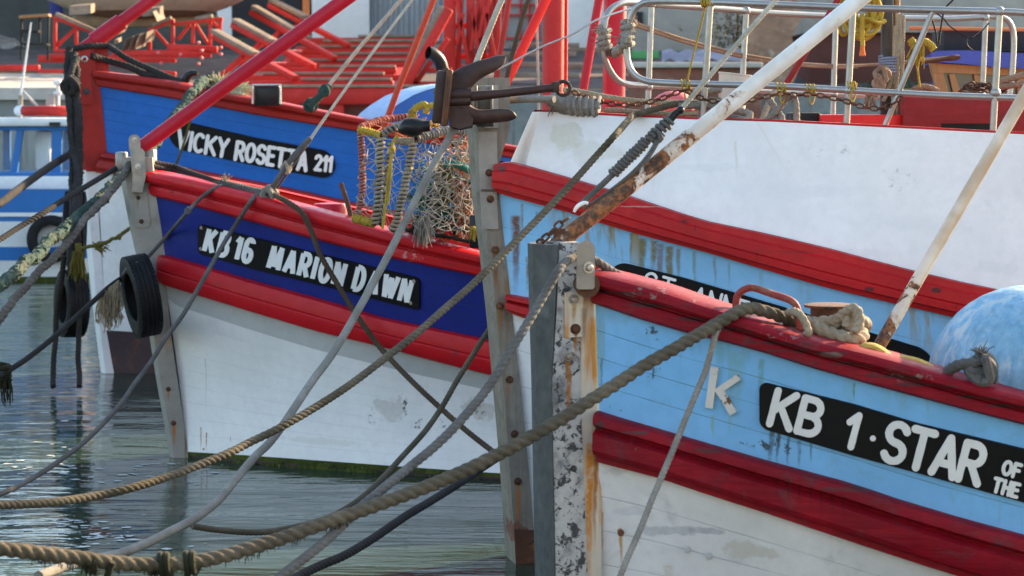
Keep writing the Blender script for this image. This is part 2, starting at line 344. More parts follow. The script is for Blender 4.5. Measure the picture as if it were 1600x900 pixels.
def pole_mat(name, foot, base=(.72, .71, .68), dirty=(.58, .54, .48)):
    m, nt, b = mk(name); g = G(nt); L = g.sep(g.uv)[0]; P = g.obj
    n1 = g.noise(P, 9, 7, .7, .5); n2 = g.noise(P, 30, 6, .7); n3 = g.noise(g.mapv(P, (5, 5, 5)), 1.0, 3, .5)
    thr = g.rng(L, foot * .25, foot * 1.25, .36, .665, False)
    d = g.rng(g.m('SUBTRACT', n1, thr), 0, .03); pat = g.mix(g.rng(n2, .4, .62), (.05, .028, .02), (.30, .115, .035))
    c = g.mix(g.rng(n3, .4, .65), base, dirty); halo = g.rng(g.m('SUBTRACT', n1, thr), -.07, .01)
    c = g.mix(g.m('MULTIPLY', halo, .6), c, (.50, .33, .2)); c = g.mix(d, c, pat); nt.links.new(c, b.inputs['Base Color'])
    g.set(b.inputs['Roughness'], g.rng(d, 0, 1, .42, .75)); nt.links.new(g.bump(g.m('SUBTRACT', g.m('MULTIPLY', n2, .4), d), .4, .008), b.inputs['Normal']); return m
def rope_mat(name, c, var=.6, rough=.95, dirt=None, fuzz=1.0):
    m, nt, b = mk(name); g = G(nt)
    n1 = g.noise(g.obj, 5, 5, .6); n2 = g.noise(g.obj, 90, 4, .7)
    cc = g.mix(g.rng(n1, .3, .7), sc(c, var), sc(c, 1.1)); cc = g.mix(g.rng(n2, .35, .7, 0, .5), cc, sc(c, .5))
    if dirt: cc = g.mix(g.rng(g.noise(g.obj, 2.2, 4, .6), dirt[1], dirt[1] + .2, 0, dirt[2]), cc, dirt[0])
    nt.links.new(cc, b.inputs['Base Color']); b.inputs['Roughness'].default_value = rough
    b.inputs['Specular IOR Level'].default_value = .2
    b.inputs['Sheen Weight'].default_value = .04; b.inputs['Sheen Roughness'].default_value = .5
    nt.links.new(g.bump(n2, .6 * fuzz, .006), b.inputs['Normal']); return m
M['r_grey'] = rope_mat('grey rope', (.13, .125, .118))
M['r_pale'] = rope_mat('pale rope', (.27, .245, .21))
M['r_tan'] = rope_mat('tan rope', (.13, .108, .075), dirt=((.06, .05, .028), .46, .85))
M['r_hawser'] = rope_mat('weedy tan hawser', (.135, .112, .078), var=.5, dirt=((.035, .034, .018), .44, .85))
M['r_brown'] = rope_mat('brown rope', (.085, .06, .04))
M['r_dark'] = rope_mat('dark wet rope', (.028, .025, .02))
M['r_charcoal'] = rope_mat('charcoal rope', (.032, .030, .030))
M['r_green'] = rope_mat('faded green rope', (.040, .080, .066), var=.55, dirt=((.08, .08, .06), .5, .7))
M['r_white'] = rope_mat('white rope', (.5, .47, .39))
M['r_cream'] = rope_mat('cream rope', (.36, .30, .21))
M['r_yellow'] = rope_mat('yellow rope', (.46, .31, .045))
M['r_orange'] = rope_mat('orange rope', (.75, .18, .05))
M['r_pink'] = rope_mat('faded pink wrap', (.42, .14, .11))
M['net_pale'] = rope_mat('pale twine', (.45, .42, .34))
M['net_green'] = rope_mat('green twine', (.03, .22, .17))
M['net_orange'] = rope_mat('orange twine', (.62, .22, .10))
def glow_rope(name, c):
    m, nt, b = mk(name); g = G(nt); t = nt.nodes.new('ShaderNodeBsdfTranslucent'); mx = nt.nodes.new('ShaderNodeMixShader'); o = [n for n in nt.nodes if n.type == 'OUTPUT_MATERIAL'][0]
    cc = g.mix(g.rng(g.noise(g.obj, 30, 4), .3, .7), sc(c, .6), c); nt.links.new(cc, b.inputs['Base Color']); nt.links.new(cc, t.inputs['Color']); b.inputs['Roughness'].default_value = .9
    mx.inputs[0].default_value = .55; nt.links.new(b.outputs[0], mx.inputs[1]); nt.links.new(t.outputs[0], mx.inputs[2]); nt.links.new(mx.outputs[0], o.inputs[0]); return m
M['r_glow'] = glow_rope('sunlit rope fibre', (.62, .52, .38))
M['weed_dark'] = rope_mat('dark weed', (.03, .032, .016))
M['weed_olive'] = rope_mat('olive weed', (.13, .11, .02))
m, nt, b = mk('window glass'); b.inputs['Base Color'].default_value = (.03, .045, .05, 1); b.inputs['Roughness'].default_value = .04; b.inputs['Specular IOR Level'].default_value = .7; M['glass'] = m
m, nt, b = mk('clear window glass'); b.inputs['Base Color'].default_value = (.85, .9, .88, 1); b.inputs['Roughness'].default_value = .03; b.inputs['Transmission Weight'].default_value = .9; b.inputs['IOR'].default_value = 1.1; M['glass_clear'] = m
M['stay_pole_kb'] = pole_mat('white pole paint rusting from its foot', .85)
M['leg_pole_kb'] = pole_mat('cream leg paint rusting from its foot', .45, (.62, .55, .45), (.45, .33, .22))
def water_mat():
    m, nt, b = mk('harbour water'); g = G(nt)
    b.inputs['Base Color'].default_value = (.022, .042, .030, 1); b.inputs['Roughness'].default_value = .06; b.inputs['IOR'].default_value = 1.33
    P = g.obj
    a = g.noise(g.mapv(P, (.55, 1.5, 1), rot=(0, 0, .12)), 1.0, 3, .5, .4)
    c = g.noise(g.mapv(P, (1.8, 5.0, 1), rot=(0, 0, -.1)), 1.0, 4, .55, .5)
    e = g.noise(g.mapv(P, (6, 15, 1)), 1.0, 3, .5)
    h = g.m('ADD', g.m('MULTIPLY', a, 1.0), g.m('ADD', g.m('MULTIPLY', c, .26), g.m('MULTIPLY', e, .03)))
    nt.links.new(g.bump(h, .28, .12), b.inputs['Normal'])
    return m
M['water'] = water_mat()

# ------------------------------------------------------------------ stains with a shape and place of their own (rust runs, scuffs, grime, painted groove shade)
def stain_and_shade(mat, lst):
    """lst of (world point, object origin, kind, width, length, colour, strength); drips hang from the point, patches surround it"""
    m = mat if not isinstance(mat, str) else M[mat]; nt = m.node_tree; g = G(nt); b = [n for n in nt.nodes if n.type == 'BSDF_PRINCIPLED'][0]
    sock = b.inputs['Base Color'].links[0].from_socket; xyz = g.sep(g.obj)
    nz = g.noise(g.obj, 26, 5, .7); nb = g.noise(g.obj, 9, 5, .65); wx = g.m('ADD', xyz[0], g.m('MULTIPLY', g.m('SUBTRACT', g.noise(g.mapv(g.obj, (4, 4, 7)), 1.0, 3), .5), .03))
    for (p, org, kind, w, L, c, k) in lst:
        q = p - org
        dx = g.m('DIVIDE', g.m('ABSOLUTE', g.m('SUBTRACT', wx if kind == 'drip' else xyz[0], q.x)), w); dz = g.m('DIVIDE', g.m('SUBTRACT', q.z, xyz[2]), L)
        if kind == 'drip':
            a = g.m('MULTIPLY', g.rng(dz, -.01, .03), g.rng(dz, .35, 1.0, 1.0, 0.0)); ww = g.rng(dz, 0, 1, 1.0, .45, False)
            a = g.m('MULTIPLY', a, g.rng(g.m('DIVIDE', dx, ww), .25, 1.0, 1.0, 0.0)); a = g.m('MULTIPLY', a, g.rng(nz, .28, .55, .35, 1.0))
        else:
            r2 = g.m('SQRT', g.m('ADD', g.m('MULTIPLY', dx, dx), g.m('MULTIPLY', dz, dz))); a = g.rng(g.m('ADD', r2, g.m('MULTIPLY', g.m('SUBTRACT', nb, .5), 2.4)), .55, .85, 1.0, 0.0)
            if kind == 'specks': a = g.m('MULTIPLY', a, g.rng(nz, .56, .60))
            else: a = g.m('MULTIPLY', a, g.rng(nz, .2, .6, .45, 1.0))
        sock = g.mix(g.m('MULTIPLY', a, k), sock, c)
    nt.links.new(sock, b.inputs['Base Color'])
# ================================================================== hull building
class Boat:
    def __init__(s, alpha, foot, w, Ltot, name, label, cat='fishing boat', group=None):
        al = math.radians(alpha); s.a = Vector((math.cos(al), math.sin(al), 0)); s.n = Vector((math.sin(al), -math.cos(al), 0))
        p = on_z(foot[0], foot[1], 0); s.w = w; s.O = p - s.n * w
        s.T = [Ltot * (i / 64.0) ** 1.7 for i in range(65)]; s.Ltot = Ltot
        s.root = empty(name, s.O, label, cat, group)
    def P(s, x, y, z): return s.O + s.a * x + s.n * y + Vector((0, 0, z))
    def px(s, u, v, y): return on_plane(u, v, s.O + s.n * y, s.n)
    def x_of(s, p): return (p - s.O).dot(s.a)
    def y_of(s, p): return (p - s.O).dot(s.n)
    def mir(s, p): return p - s.n * (2 * s.y_of(p))
    def half(s, t, B, L, pw): return s.w + (B - s.w) * (1 - (1 - min(t / L, 1.0)) ** pw)
    def line(s, tr, B, L, pw, z=None, start=None):
        st = s.px(*(start or tr[0]), s.w); s0 = s.x_of(st); out = []; zc = st.z; ze = None; tau = 1.3
        for t in s.T:
            x = s0 + t; y = s.half(t, B, L, pw)
            if z is not None: out.append(s.P(x, y, z)); continue
            if ze is None:
                zz = zc
                for _ in range(12):
                    p = s.P(x, y, zz); u = proj(p)[0]; zz = z_for(p.x, p.y, interp(u, tr))
                if u > tr[-1][0] and len(out) > 2:
                    q = out[-1]; r = out[-2]; d = (s.x_of(q) - s.x_of(r)); ze = (s.x_of(q), q.z, max(-.5, min(.2, (q.z - r.z) / d)))
                else: zc = zz
            if ze is not None: zz = ze[1] + ze[2] * tau * (1 - math.exp(-(x - ze[0]) / tau))
            out.append(s.P(x, y, zz))
        return out
    def rows(s, top, bot, n, bulge=0.0):
        R = []
        for k in range(n + 1):
            f = k / n; b = math.sin(math.pi * f) * bulge
            R.append([top[i].lerp(bot[i], f) + s.n * b for i in range(len(top))])
        return R
    def skin(s, mb, top, bot, n, planks, bulge=0.0):
        R = s.rows(top, bot, n, bulge); uv = [[(s.T[i], planks * (1 - k / n)) for i in range(len(top))] for k in range(n + 1)]
        mb.grid(R, uv); mb.grid([[s.mir(p) for p in r] for r in R], uv)
    def outn(s, line, i):
        a = line[max(i - 1, 0)]; b = line[min(i + 1, len(line) - 1)]; t = (b - a); t.z = 0; t.normalize()
        o = Vector((t.y, -t.x, 0)); return o if o.dot(s.n) > 0 else -o
    def rail(s, mb, top, bot, prof, imax=None):
        R = []; UV = []
        for i in range(len(top)):
            o = s.outn(top, i); k = 1.0
            R.append([top[i] + (bot[i] - top[i]) * f + o * (d * k) for f, d in prof]); UV.append([(s.T[i], j) for j in range(len(prof))])
        for mirror in (False, True):
            RR = [[s.mir(p) for p in r] for r in R] if mirror else R
            mb.grid(RR, UV); mb.add(RR[0], [list(range(len(prof)))]); mb.add(RR[-1], [list(range(len(prof)))])
    def stem(s, rows, name, mat, port_y=None, nose_y=.3, cap=True, thick=None):
        """rows of (uA, uB, uC, v): nose edge, corner, after edge of the stem's port cheek"""
        mb = MB(); R = []
        for (ua, ub, uc, v) in rows:
            y = s.w if port_y is None else port_y
            A = s.px(ua, v, y * nose_y); B = s.px(ub, v, y); Cc = s.px(uc, v, y); z = B.z
            A.z = z; Cc.z = z
            R.append([Cc, B, A, s.mir(A), s.mir(B), s.mir(Cc)])
        mb.grid(R, closed=True)
        if cap: mb.add(R[0], [list(range(6))]); mb.add(R[-1], [list(range(6))])
        return mb.build(name, mat, s.root, angle=25)
class Band:
    """maps a pixel of the photograph onto the real hull surface between two hull lines"""
    def __init__(s, boat, top, bot): s.b = boat; s.top = top; s.bot = bot; s.m = len(top)
    def S(s, q, f):
        q = max(0.0, min(s.m - 1.001, q)); i = int(q); r = q - i
        return s.top[i].lerp(s.top[i + 1], r).lerp(s.bot[i].lerp(s.bot[i + 1], r), f)
    def map(s, u, v, off=0.0):
        lo, hi = 0.0, s.m - 1.001; f = .5
        for it in range(3):
            lo, hi = 0.0, s.m - 1.001
            for _ in range(22):
                mid = (lo + hi) / 2
                if proj(s.S(mid, f))[0] < u: lo = mid
                else: hi = mid
            q = (lo + hi) / 2; va = proj(s.S(q, 0))[1]; vb = proj(s.S(q, 1))[1]; f = (v - va) / (vb - va)
        p = s.S(q, f); t = s.S(min(q + .5, s.m - 1.01), f) - s.S(max(q - .5, 0), f); d = s.S(q, f + .2) - s.S(q, f - .2)
        n = t.cross(d).normalized()
        if n.dot(CAM - p) < 0: n = -n
        return p + n * off
# ---- lettering: hand-painted stroke alphabet, each glyph = strokes in a cell of height 1 (y up)
def arc(cx, cy, rx, ry, a0, a1, n=12): return [(cx + rx * math.cos(math.radians(a0 + (a1 - a0) * k / n)), cy + ry * math.sin(math.radians(a0 + (a1 - a0) * k / n))) for k in range(n + 1)]
GL = {
    'K': (.58, [[(0, 0), (0, 1)], [(.55, 1), (.03, .42)], [(.18, .58), (.58, 0)]]),
    'B': (.56, [[(0, 0), (0, 1)], [(0, 1), (.25, 1)] + arc(.27, .76, .24, .24, 90, -90)[1:] + [(0, .52)], [(0, .52), (.28, .52)] + arc(.28, .26, .28, .26, 90, -90)[1:] + [(0, 0)]]),
    '1': (.22, [[(.0, .74), (.22, 1)], [(.22, 1), (.22, 0)]]),
    'I': (.06, [[(.03, 0), (.03, 1)]]),
    '6': (.5, [[(.46, .86)] + arc(.25, .74, .25, .26, 35, 180) + [(0, .28)] + arc(.25, .27, .25, .27, 180, 450)[1:] + arc(.25, .27, .25, .27, 90, 180)[1:]]),
    '2': (.5, [arc(.25, .74, .25, .26, 165, -35) + [(.02, .0)], [(.02, 0), (.52, 0)]]),
    'S': (.56, [arc(.28, .75, .27, .25, 25, 270)[:-1] + arc(.28, .25, .28, .25, 90, -155)]),
    'T': (.6, [[(0, 1), (.6, 1)], [(.3, 1), (.3, 0)]]),
    'A': (.64, [[(0, 0), (.32, 1)], [(.32, 1), (.64, 0)], [(.14, .3), (.5, .3)]]),
    'R': (.56, [[(0, 0), (0, 1)], [(0, 1), (.28, 1)] + arc(.3, .74, .25, .26, 90, -90)[1:] + [(0, .48)], [(.25, .48), (.58, 0)]]),
    'O': (.62, [arc(.31, .5, .31, .5, 0, 360, 24)]),
    'F': (.46, [[(0, 0), (0, 1)], [(0, 1), (.46, 1)], [(0, .52), (.38, .52)]]),
    'H': (.52, [[(0, 0), (0, 1)], [(.52, 0), (.52, 1)], [(0, .5), (.52, .5)]]),
    'E': (.46, [[(0, 0), (0, 1)], [(0, 1), (.46, 1)], [(0, .52), (.4, .52)], [(0, 0), (.46, 0)]]),
    'V': (.6, [[(0, 1), (.3, 0)], [(.3, 0), (.6, 1)]]),
    'C': (.56, [arc(.3, .5, .3, .5, 50, 310, 18)]),
    'Y': (.56, [[(0, 1), (.28, .48)], [(.56, 1), (.28, .48)], [(.28, .48), (.26, 0)]]),
    'M': (.72, [[(0, 0), (.06, 1)], [(.06, 1), (.36, .1)], [(.36, .1), (.66, 1)], [(.66, 1), (.72, 0)]]),
    'N': (.56, [[(0, 0), (0, 1)], [(0, 1), (.56, 0)], [(.56, 0), (.56, 1)]]),
    'D': (.56, [[(0, 0), (0, 1)], [(0, 1), (.2, 1)] + arc(.2, .5, .36, .5, 90, -90)[1:] + [(0, 0)]]),
    'W': (.9, [[(0, 1), (.22, 0)], [(.22, 0), (.45, .9)], [(.45, .9), (.68, 0)], [(.68, 0), (.9, 1)]]),
    '.': (.05, [[(.0, .5), (.05, .5)]]),
}
def stroke(mb, pts, hw, mapper, h, wob, sq=False):
    """one raised brush stroke with round ends, laid on a surface by mapper(u, v, height)"""
    P = [Vector((p[0], p[1], 0)) for p in pts]; Q = [P[0]]
    for p in P[1:]:
        k = max(1, int((p - Q[-1]).length / (hw * 1.5))); a = Q[-1].copy()
        for j in range(1, k + 1): Q.append(a.lerp(p, j / k))
    closed = (P[0] - P[-1]).length < .01
    secs = []
    for i, p in enumerate(Q):
        if closed and i in (0, len(Q) - 1): t = (Q[1] - Q[-2])
        else: t = Q[min(i + 1, len(Q) - 1)] - Q[max(i - 1, 0)]
        t.normalize(); s = 1 + wob.uniform(-.05, .05) * (0 if sq else 1); secs.append((p, t, s))
    if closed: secs[-1] = secs[0]
    if not closed and sq:
        p, t, s = secs[0]; pre = [(p, t, .001)]; p, t, s = secs[-1]; secs = pre + secs + [(p, t, .001)]
    elif not closed:
        p, t, s = secs[0]; pre = [(p - t * hw * math.sin(a), t, math.cos(a)) for a in (1.45, 1.1, .75, .4)]
        p, t, s = secs[-1]; post = [(p + t * hw * math.sin(a), t, math.cos(a)) for a in (.4, .75, 1.1, 1.45)]
        secs = pre + secs + post
    rows = []
    for p, t, s in secs:
        nn = Vector((-t.y, t.x, 0)); rows.append([mapper(p.x + nn.x * hw * s * k, p.y + nn.y * hw * s * k, h * hh) for k, hh in ((-1, 0), (-.94, .9), (0, 1), (.94, .9), (1, 0))])
    mb.grid(rows)
def text(mapper, s, x0, y0, ang, H, hw, adv=None, wide=1.0, gap=.2, h=.0022, slant=0.0, seed=1, sq=False):
    """letters of height H pixels along a baseline that starts at x0,y0 and falls by ang degrees; returns one mesh"""
    mb = MB(); wob = random.Random(seed); ca, sa = math.cos(math.radians(ang)), math.sin(math.radians(ang)); x = 0; k = 0
    for ch in s:
        if ch == ' ': x += H * .38 * wide; continue
        w, st = GL[ch]
        for sk in st:
            pts = []
            for (gx, gy) in sk:
                lx = x + gx * H * wide + slant * gy * H; ly = gy * H
                pts.append((x0 + lx * ca + ly * sa, y0 + lx * sa - ly * ca))
            stroke(mb, pts, hw, mapper, h + .0002 * (k % 5), wob, sq); k += 1
        x += (w * wide + gap) * H
    return mb
def board(mapper, top, bot, th, rl, rr, round_=False, n=60):
    """name board between two pixel edges: bevelled plate that follows the hull; rl, rr = end radii in pixels"""
    x0 = min(top[0][0], bot[0][0]); x1 = max(top[-1][0], bot[-1][0]); rows = []
    xs = [x0 + (x1 - x0) * (.5 - .5 * math.cos(math.pi * k / n)) for k in range(n + 1)]
    for x in xs:
        a = interp(x, top); b = interp(x, bot); mid = (a + b) / 2; hh = (b - a) / 2; s = 0
        for r, e in ((rl, x - x0), (rr, x1 - x)):
            if e < r: q = math.sqrt(max(0, 1 - ((r - e) / r) ** 2)); s = max(s, (r if not round_ else hh) * (1 - q))
        hh = max(hh - s, .3); sl = (interp(x + 1, top) - interp(x - 1, top)) / 2
        rows.append([mapper(x - sl * k * hh * (1 if False else 0), mid + k * hh, th * e) for k, e in ((-1, 0), (-1, .8), (-.97, 1), (-.5, 1), (0, 1), (.5, 1), (.97, 1), (1, .8), (1, 0))])
    mb = MB(); mb.grid(rows); mb.add(rows[0], [list(range(9))]); mb.add(rows[-1], [list(range(9))]); return mb
def bolt(mb, p, n, r):
    n = Vector(n).normalized(); mb.lathe(p, n, [(0.001, r * .9), (r * .5, r * .85), (r * .62, r * .6), (r * .62, r * .2), (r * 1.0, r * .2), (r * 1.0, 0)], n=12)
CAPP = [(.02, -.17), (-.05, -.15), (-.06, -.02), (-.035, .045), (.04, .070), (.14, .080), (.30, .080), (.40, .068), (.43, .034), (.48, .022), (.53, .022), (.555, .046), (.62, .052), (.90, .052), (.97, .036), (1.0, .03), (1.0, 0), (.9, -.01)]
RUBP = [(-.02, 0), (-.02, .05), (.02, .074), (.08, .082), (.20, .084), (.25, .07), (.27, .05), (.31, .046), (.345, .066), (.39, .088), (.70, .092), (.80, .08), (.825, .045), (.85, .038), (.97, .04), (1.0, 0)]
def common(B, top, w_in=.1, drop=.55, lining=None, imin=4):
    """deck, inner lining and transom of a hull"""
    m = len(top); inn = []; dk = []
    for i in range(imin, m):
        o = B.outn(top, i); p = top[i] - o * w_in; q = p.copy(); q.z -= drop; inn.append(p); dk.append(q)
    mb = MB(); mb.grid([inn, dk]); mb.grid([[B.mir(p) for p in inn], [B.mir(p) for p in dk]])
    mb.build('bulwark_lining', lining, B.root)
    mb = MB(); mb.grid([dk, [(p + B.mir(p)) / 2 + Vector((0, 0, .05)) for p in dk], [B.mir(p) for p in dk]]); mb.build('deck', M['ground'], B.root)
def transom(B, lines, mat):
    P = [l[-1] for l in lines]; mb = MB(); mb.add(P + [B.mir(p) for p in P[::-1]], [list(range(2 * len(P)))]); mb.build('transom', mat, B.root)
def below(B, wl, dz=.7):
    return [p + Vector((0, 0, -dz)) - B.n * (B.y_of(p) * .35) for p in wl]

# ================================================================== the light blue boat in front
K = Boat(15, (945, 1152), .15, 9.0, 'fishing_boat', 'light blue and white fishing boat nearest the camera with scraped crimson rails', 'fishing boat')
k_ct = K.line([(930, 424), (967, 433), (1033, 450), (1100, 473), (1133, 483), (1200, 507), (1267, 528), (1350, 547), (1400, 560), (1477, 583), (1520, 597), (1600, 616)], 1.7, 4.2, 2.1)
k_cb = K.line([(930, 473), (1000, 497), (1067, 517), (1133, 533), (1200, 551), (1267, 573), (1363, 600), (1467, 628), (1600, 663)], 1.7, 4.2, 2.1)
k_rt = K.line([(936, 643), (967, 653), (1033, 672), (1100, 692), (1200, 721), (1333, 757), (1400, 780), (1500, 810), (1600, 837)], 1.62, 4.2, 2.0)
k_rb = K.line([(936, 722), (1033, 747), (1100, 770), (1200, 802), (1333, 847), (1433, 880), (1490, 898), (1600, 933)], 1.60, 4.2, 1.95)
k_wl = K.line(None, 1.35, 4.6, 1.6, z=0, start=(945, 1152)); k_kl = below(K, k_wl)
mb = MB(); K.skin(mb, k_cb, k_rt, 8, 4, .0); mb.build('topside', M['lb_kb'], K.root)
mb = MB(); K.skin(mb, k_rb, k_wl, 12, 8, -.05); mb.build('hull', M['white_kb'], K.root)
mb = MB(); K.skin(mb, k_wl, k_kl, 3, 1); mb.build('underwater_hull', M['antifoul'], K.root)
mb = MB(); K.rail(mb, k_ct, k_cb, CAPP); mb.build('cap_rail', M['red_kb'], K.root, angle=30)
mb = MB(); K.rail(mb, k_rt, k_rb, RUBP); mb.build('rubbing_rail', M['red_kb'], K.root, angle=30)
common(K, k_ct, lining=M['red_kb']); transom(K, [k_ct, k_rt, k_wl, k_kl], M['white_kb'])
K.stem([(832, 872.5, 873.5, 383), (834, 867.5, 868.5, 470), (839, 861.5, 862.5, 600), (845, 864, 865, 750), (851, 867, 868, 900), (858, 872, 873, 1152)], 'stem_guard', M['stem_dark'], port_y=.155, nose_y=.25)
K.stem([(873, 874, 906, 379), (872, 872.5, 906, 430), (870, 870.5, 908, 475), (862, 862.5, 906, 600), (865, 865.5, 912, 750), (868, 868.5, 918, 900), (872, 873, 926, 1152)], 'stem_post', M['stem_kb'], port_y=.15, nose_y=.97)
K.stem([(900, 902, 929, 430), (903, 905, 932, 475), (904, 905, 938, 600), (905, 906, 938, 640), (908, 909, 939, 680), (915, 916, 940, 900), (925, 926, 946, 1152)], 'stem_cheek', M['cream_rust'], port_y=.142, nose_y=.97)
kb_top = Band(K, k_cb, k_rt); kb_low = Band(K, k_rb, k_wl); kb_stem = lambda u, v, off=0: K.px(u, v, .15 + off)
nb = board(kb_top.map, [(1188, 595), (1333, 630), (1433, 660), (1600, 700), (1690, 724)], [(1188, 667), (1333, 710), (1433, 737), (1600, 783), (1690, 808)], .018, 12, 12).build('name_board', M['black_worn'], K.root)
kmap = lambda u, v, o=0: kb_top.map(u, v, .0185 + o)
for s_, x_, y_, H_, hw_, wd, gp in (('KB', 1204, 660, 53, 5.8, 1.02, .24), ('1', 1320, 693, 50, 5.6, 1.0, .2), ('.', 1359, 705, 46, 4.6, .1, .2), ('STAR', 1379, 714, 58, 6.3, .90, .165), ('OF', 1566, 737, 20, 3.0, .95, .26), ('THE', 1551, 764, 20, 3.0, .9, .25)):
    text(kmap, s_, x_, y_, 14.8, H_, hw_, wide=wd, gap=gp, seed=ord(s_[0])).build('lettering', M['letter_kb'], nb)
# iron letter K nailed on the planking
lt = MB(); kb2 = lambda u, v, o=0: kb_top.map(u, v, .004 + o); wb_ = random.Random(3)
for seg, hw in (([(1118, 573), (1109, 636)], 6.0), ([(1155, 588), (1120, 612)], 5.2), ([(1124, 606), (1147, 645)], 5.6)):
    a, b = seg; dx, dy = b[0] - a[0], b[1] - a[1]; L_ = math.hypot(dx, dy); nx, ny = -dy / L_ * hw, dx / L_ * hw
    o_ = .012 + .002 * hw / 6
    f = [kb2(a[0] + nx, a[1] + ny, o_), kb2(b[0] + nx, b[1] + ny, o_), kb2(b[0] - nx, b[1] - ny, o_), kb2(a[0] - nx, a[1] - ny, o_)]
    g_ = [kb2(a[0] + nx, a[1] + ny, -.003), kb2(b[0] + nx, b[1] + ny, -.003), kb2(b[0] - nx, b[1] - ny, -.003), kb2(a[0] - nx, a[1] - ny, -.003)]
    lt.add(f, [(0, 1, 2, 3)]); lt.add(f + g_, [(i, i + 4, (i + 1) % 4 + 4, (i + 1) % 4) for i in range(4)])
M['iron_letter'] = paint('rust spotted white iron letter', (.62, .60, .56), .5, var=.9, dirt=((.45, .22, .08), .49, .95), chip=((.16, .07, .03), .57, 9), bump=.4)
lt.build('iron_letter', M['iron_letter'], K.root, smooth=False)
# roller cheek plate, strap plate with bolts on the stem
def plate_px(mapf, poly, off0, off1):
    a = [mapf(u, v, off1) for u, v in poly]; b = [mapf(u, v, off0) for u, v in poly]; n = len(a); mb = MB()
    mb.add(a, [list(range(n))]); mb.add(a + b, [(i, i + n, (i + 1) % n + n, (i + 1) % n) for i in range(n)]); return mb
def stadium(x0, x1, y0, y1, lean=0, rt=None, rb=3, n=8):
    r = (x1 - x0) / 2 if rt is None else rt; P = []
    for k in range(n + 1):
        a = math.pi + math.pi / 2 * k / n; P.append((x0 + r + r * math.cos(a), y0 + r + r * math.sin(a)))
    for k in range(n + 1):
        a = 1.5 * math.pi + math.pi / 2 * k / n; P.append((x1 - r + r * math.cos(a), y0 + r + r * math.sin(a)))
    P += [(x1 + lean, y1 - rb), (x1 + lean - rb, y1), (x0 + lean + rb, y1), (x0 + lean, y1 - rb)]; return P
pl = plate_px(kb_stem, stadium(901.5, 930, 376, 452, -1), .10, .125)
pl.build('roller_cheek', M['steel_dull'], K.root, angle=25)
bm_ = MB(); bolt(bm_, kb_stem(920, 418, .125), K.n, .024); bm_.build('bolt', M['steel'], K.root)
mb = MB(); mb.lathe(kb_stem(895, 440, -.12), K.n, [(.002, 0), (.05, 0), (.05, .03), (.035, .06), (.035, .16), (.05, .19), (.05, .22), (.002, .22)], n=20); mb.build('bow_roller', M['rust'], K.root)
plate_px(kb_stem, [(882, 457), (911, 457), (911, 526), (883, 528)], -.02, .014).build('strap_plate', M['cream_rust'], K.root, smooth=False)
for (u, v, r, mm) in ((896, 468, .022, 'steel_dull'), (899, 514, .022, 'rust'), (888, 557, .020, 'steel_dull'), (896, 732, .014, 'stem_dark')):
    b_ = MB(); bolt(b_, kb_stem(u, v, .014 if v < 530 else .0), K.n, r); b_.build('bolt', M[mm], K.root)
for (u, v) in ((1074, 858), (1108, 868), (970, 832)):
    b_ = MB(); b_.lathe(kb_low.map(u, v, -.002), K.n, [(.0005, .004), (.012, .003), (.015, 0)], 10); b_.build('plug', M['rust'] if u < 1000 else M['grey_stripe'], K.root)

# ================================================================== white and blue boat with the anchor
S = Boat(12, (838, 880), .14, 10.0, 'fishing_boat', 'fishing boat with high white bulwark, tube railings and an anchor at its bow', 'fishing boat')
s_rt = S.line([(778, 257), (800, 253), (833, 262), (900, 281), (933, 291), (973, 303), (1033, 323), (1100, 345), (1200, 366), (1300, 390), (1400, 417), (1500, 441), (1577, 457), (1640, 468)], 1.75, 4.4, 2.0)
s_rb = S.line([(779, 301), (800, 308), (893, 333), (927, 345), (1000, 367), (1100, 393), (1200, 423), (1300, 452), (1400, 475), (1517, 502), (1640, 528)], 1.73, 4.4, 2.0)
s_lt = S.line([(797, 460), (830, 466), (1000, 508), (1200, 565), (1400, 620), (1640, 675)], 1.68, 4.4, 1.9)
s_lb = S.line([(800, 489), (830, 500), (1000, 545), (1200, 605), (1400, 660), (1640, 715)], 1.66, 4.4, 1.9)
s_bt = S.line([(834, 829), (850, 831), (1000, 846), (1200, 860), (1640, 880)], 1.5, 4.8, 1.7)
s_wl = S.line(None, 1.45, 4.8, 1.6, z=0, start=(838, 880)); s_kl = below(S, s_wl)
mb = MB(); S.skin(mb, s_rb, s_lt, 6, 3); mb.build('topside', M['lb_st'], S.root)
mb = MB(); S.skin(mb, s_lb, s_bt, 8, 6, -.04); mb.build('hull', M['white_ma'], S.root)
mb = MB(); S.skin(mb, s_bt, s_wl, 2, 1); S.skin(mb, s_wl, s_kl, 2, 1); mb.build('boot_topping', M['antifoul'], S.root)
SRP = [(-.02, 0), (-.03, .02), (.0, .055), (.20, .06), (.26, .085), (.55, .09), (.60, .084), (.64, .09), (.80, .09), (.84, .05), (.97, .045), (1.0, 0)]
mb = MB(); S.rail(mb, s_rt, s_rb, SRP); mb.build('rubbing_rail', M['red_st'], S.root, angle=30)
mb = MB(); S.rail(mb, s_lt, s_lb, RUBP); mb.build('lower_rail', M['red_st'], S.root, angle=30)
transom(S, [s_rt, s_lt, s_wl, s_kl], M['white_st'])
S.stem([(735, 743, 797, 121), (737, 746, 797, 200), (741, 749, 781, 252), (744, 753, 780, 300), (757, 766, 790, 400), (768, 777, 801, 500), (777, 786, 813, 600), (790, 797, 827, 740), (797, 803, 834, 827), (801, 806, 838, 880), (806, 811, 843, 960)], 'stem_post', M['stem_grey'], port_y=.145, nose_y=.5)
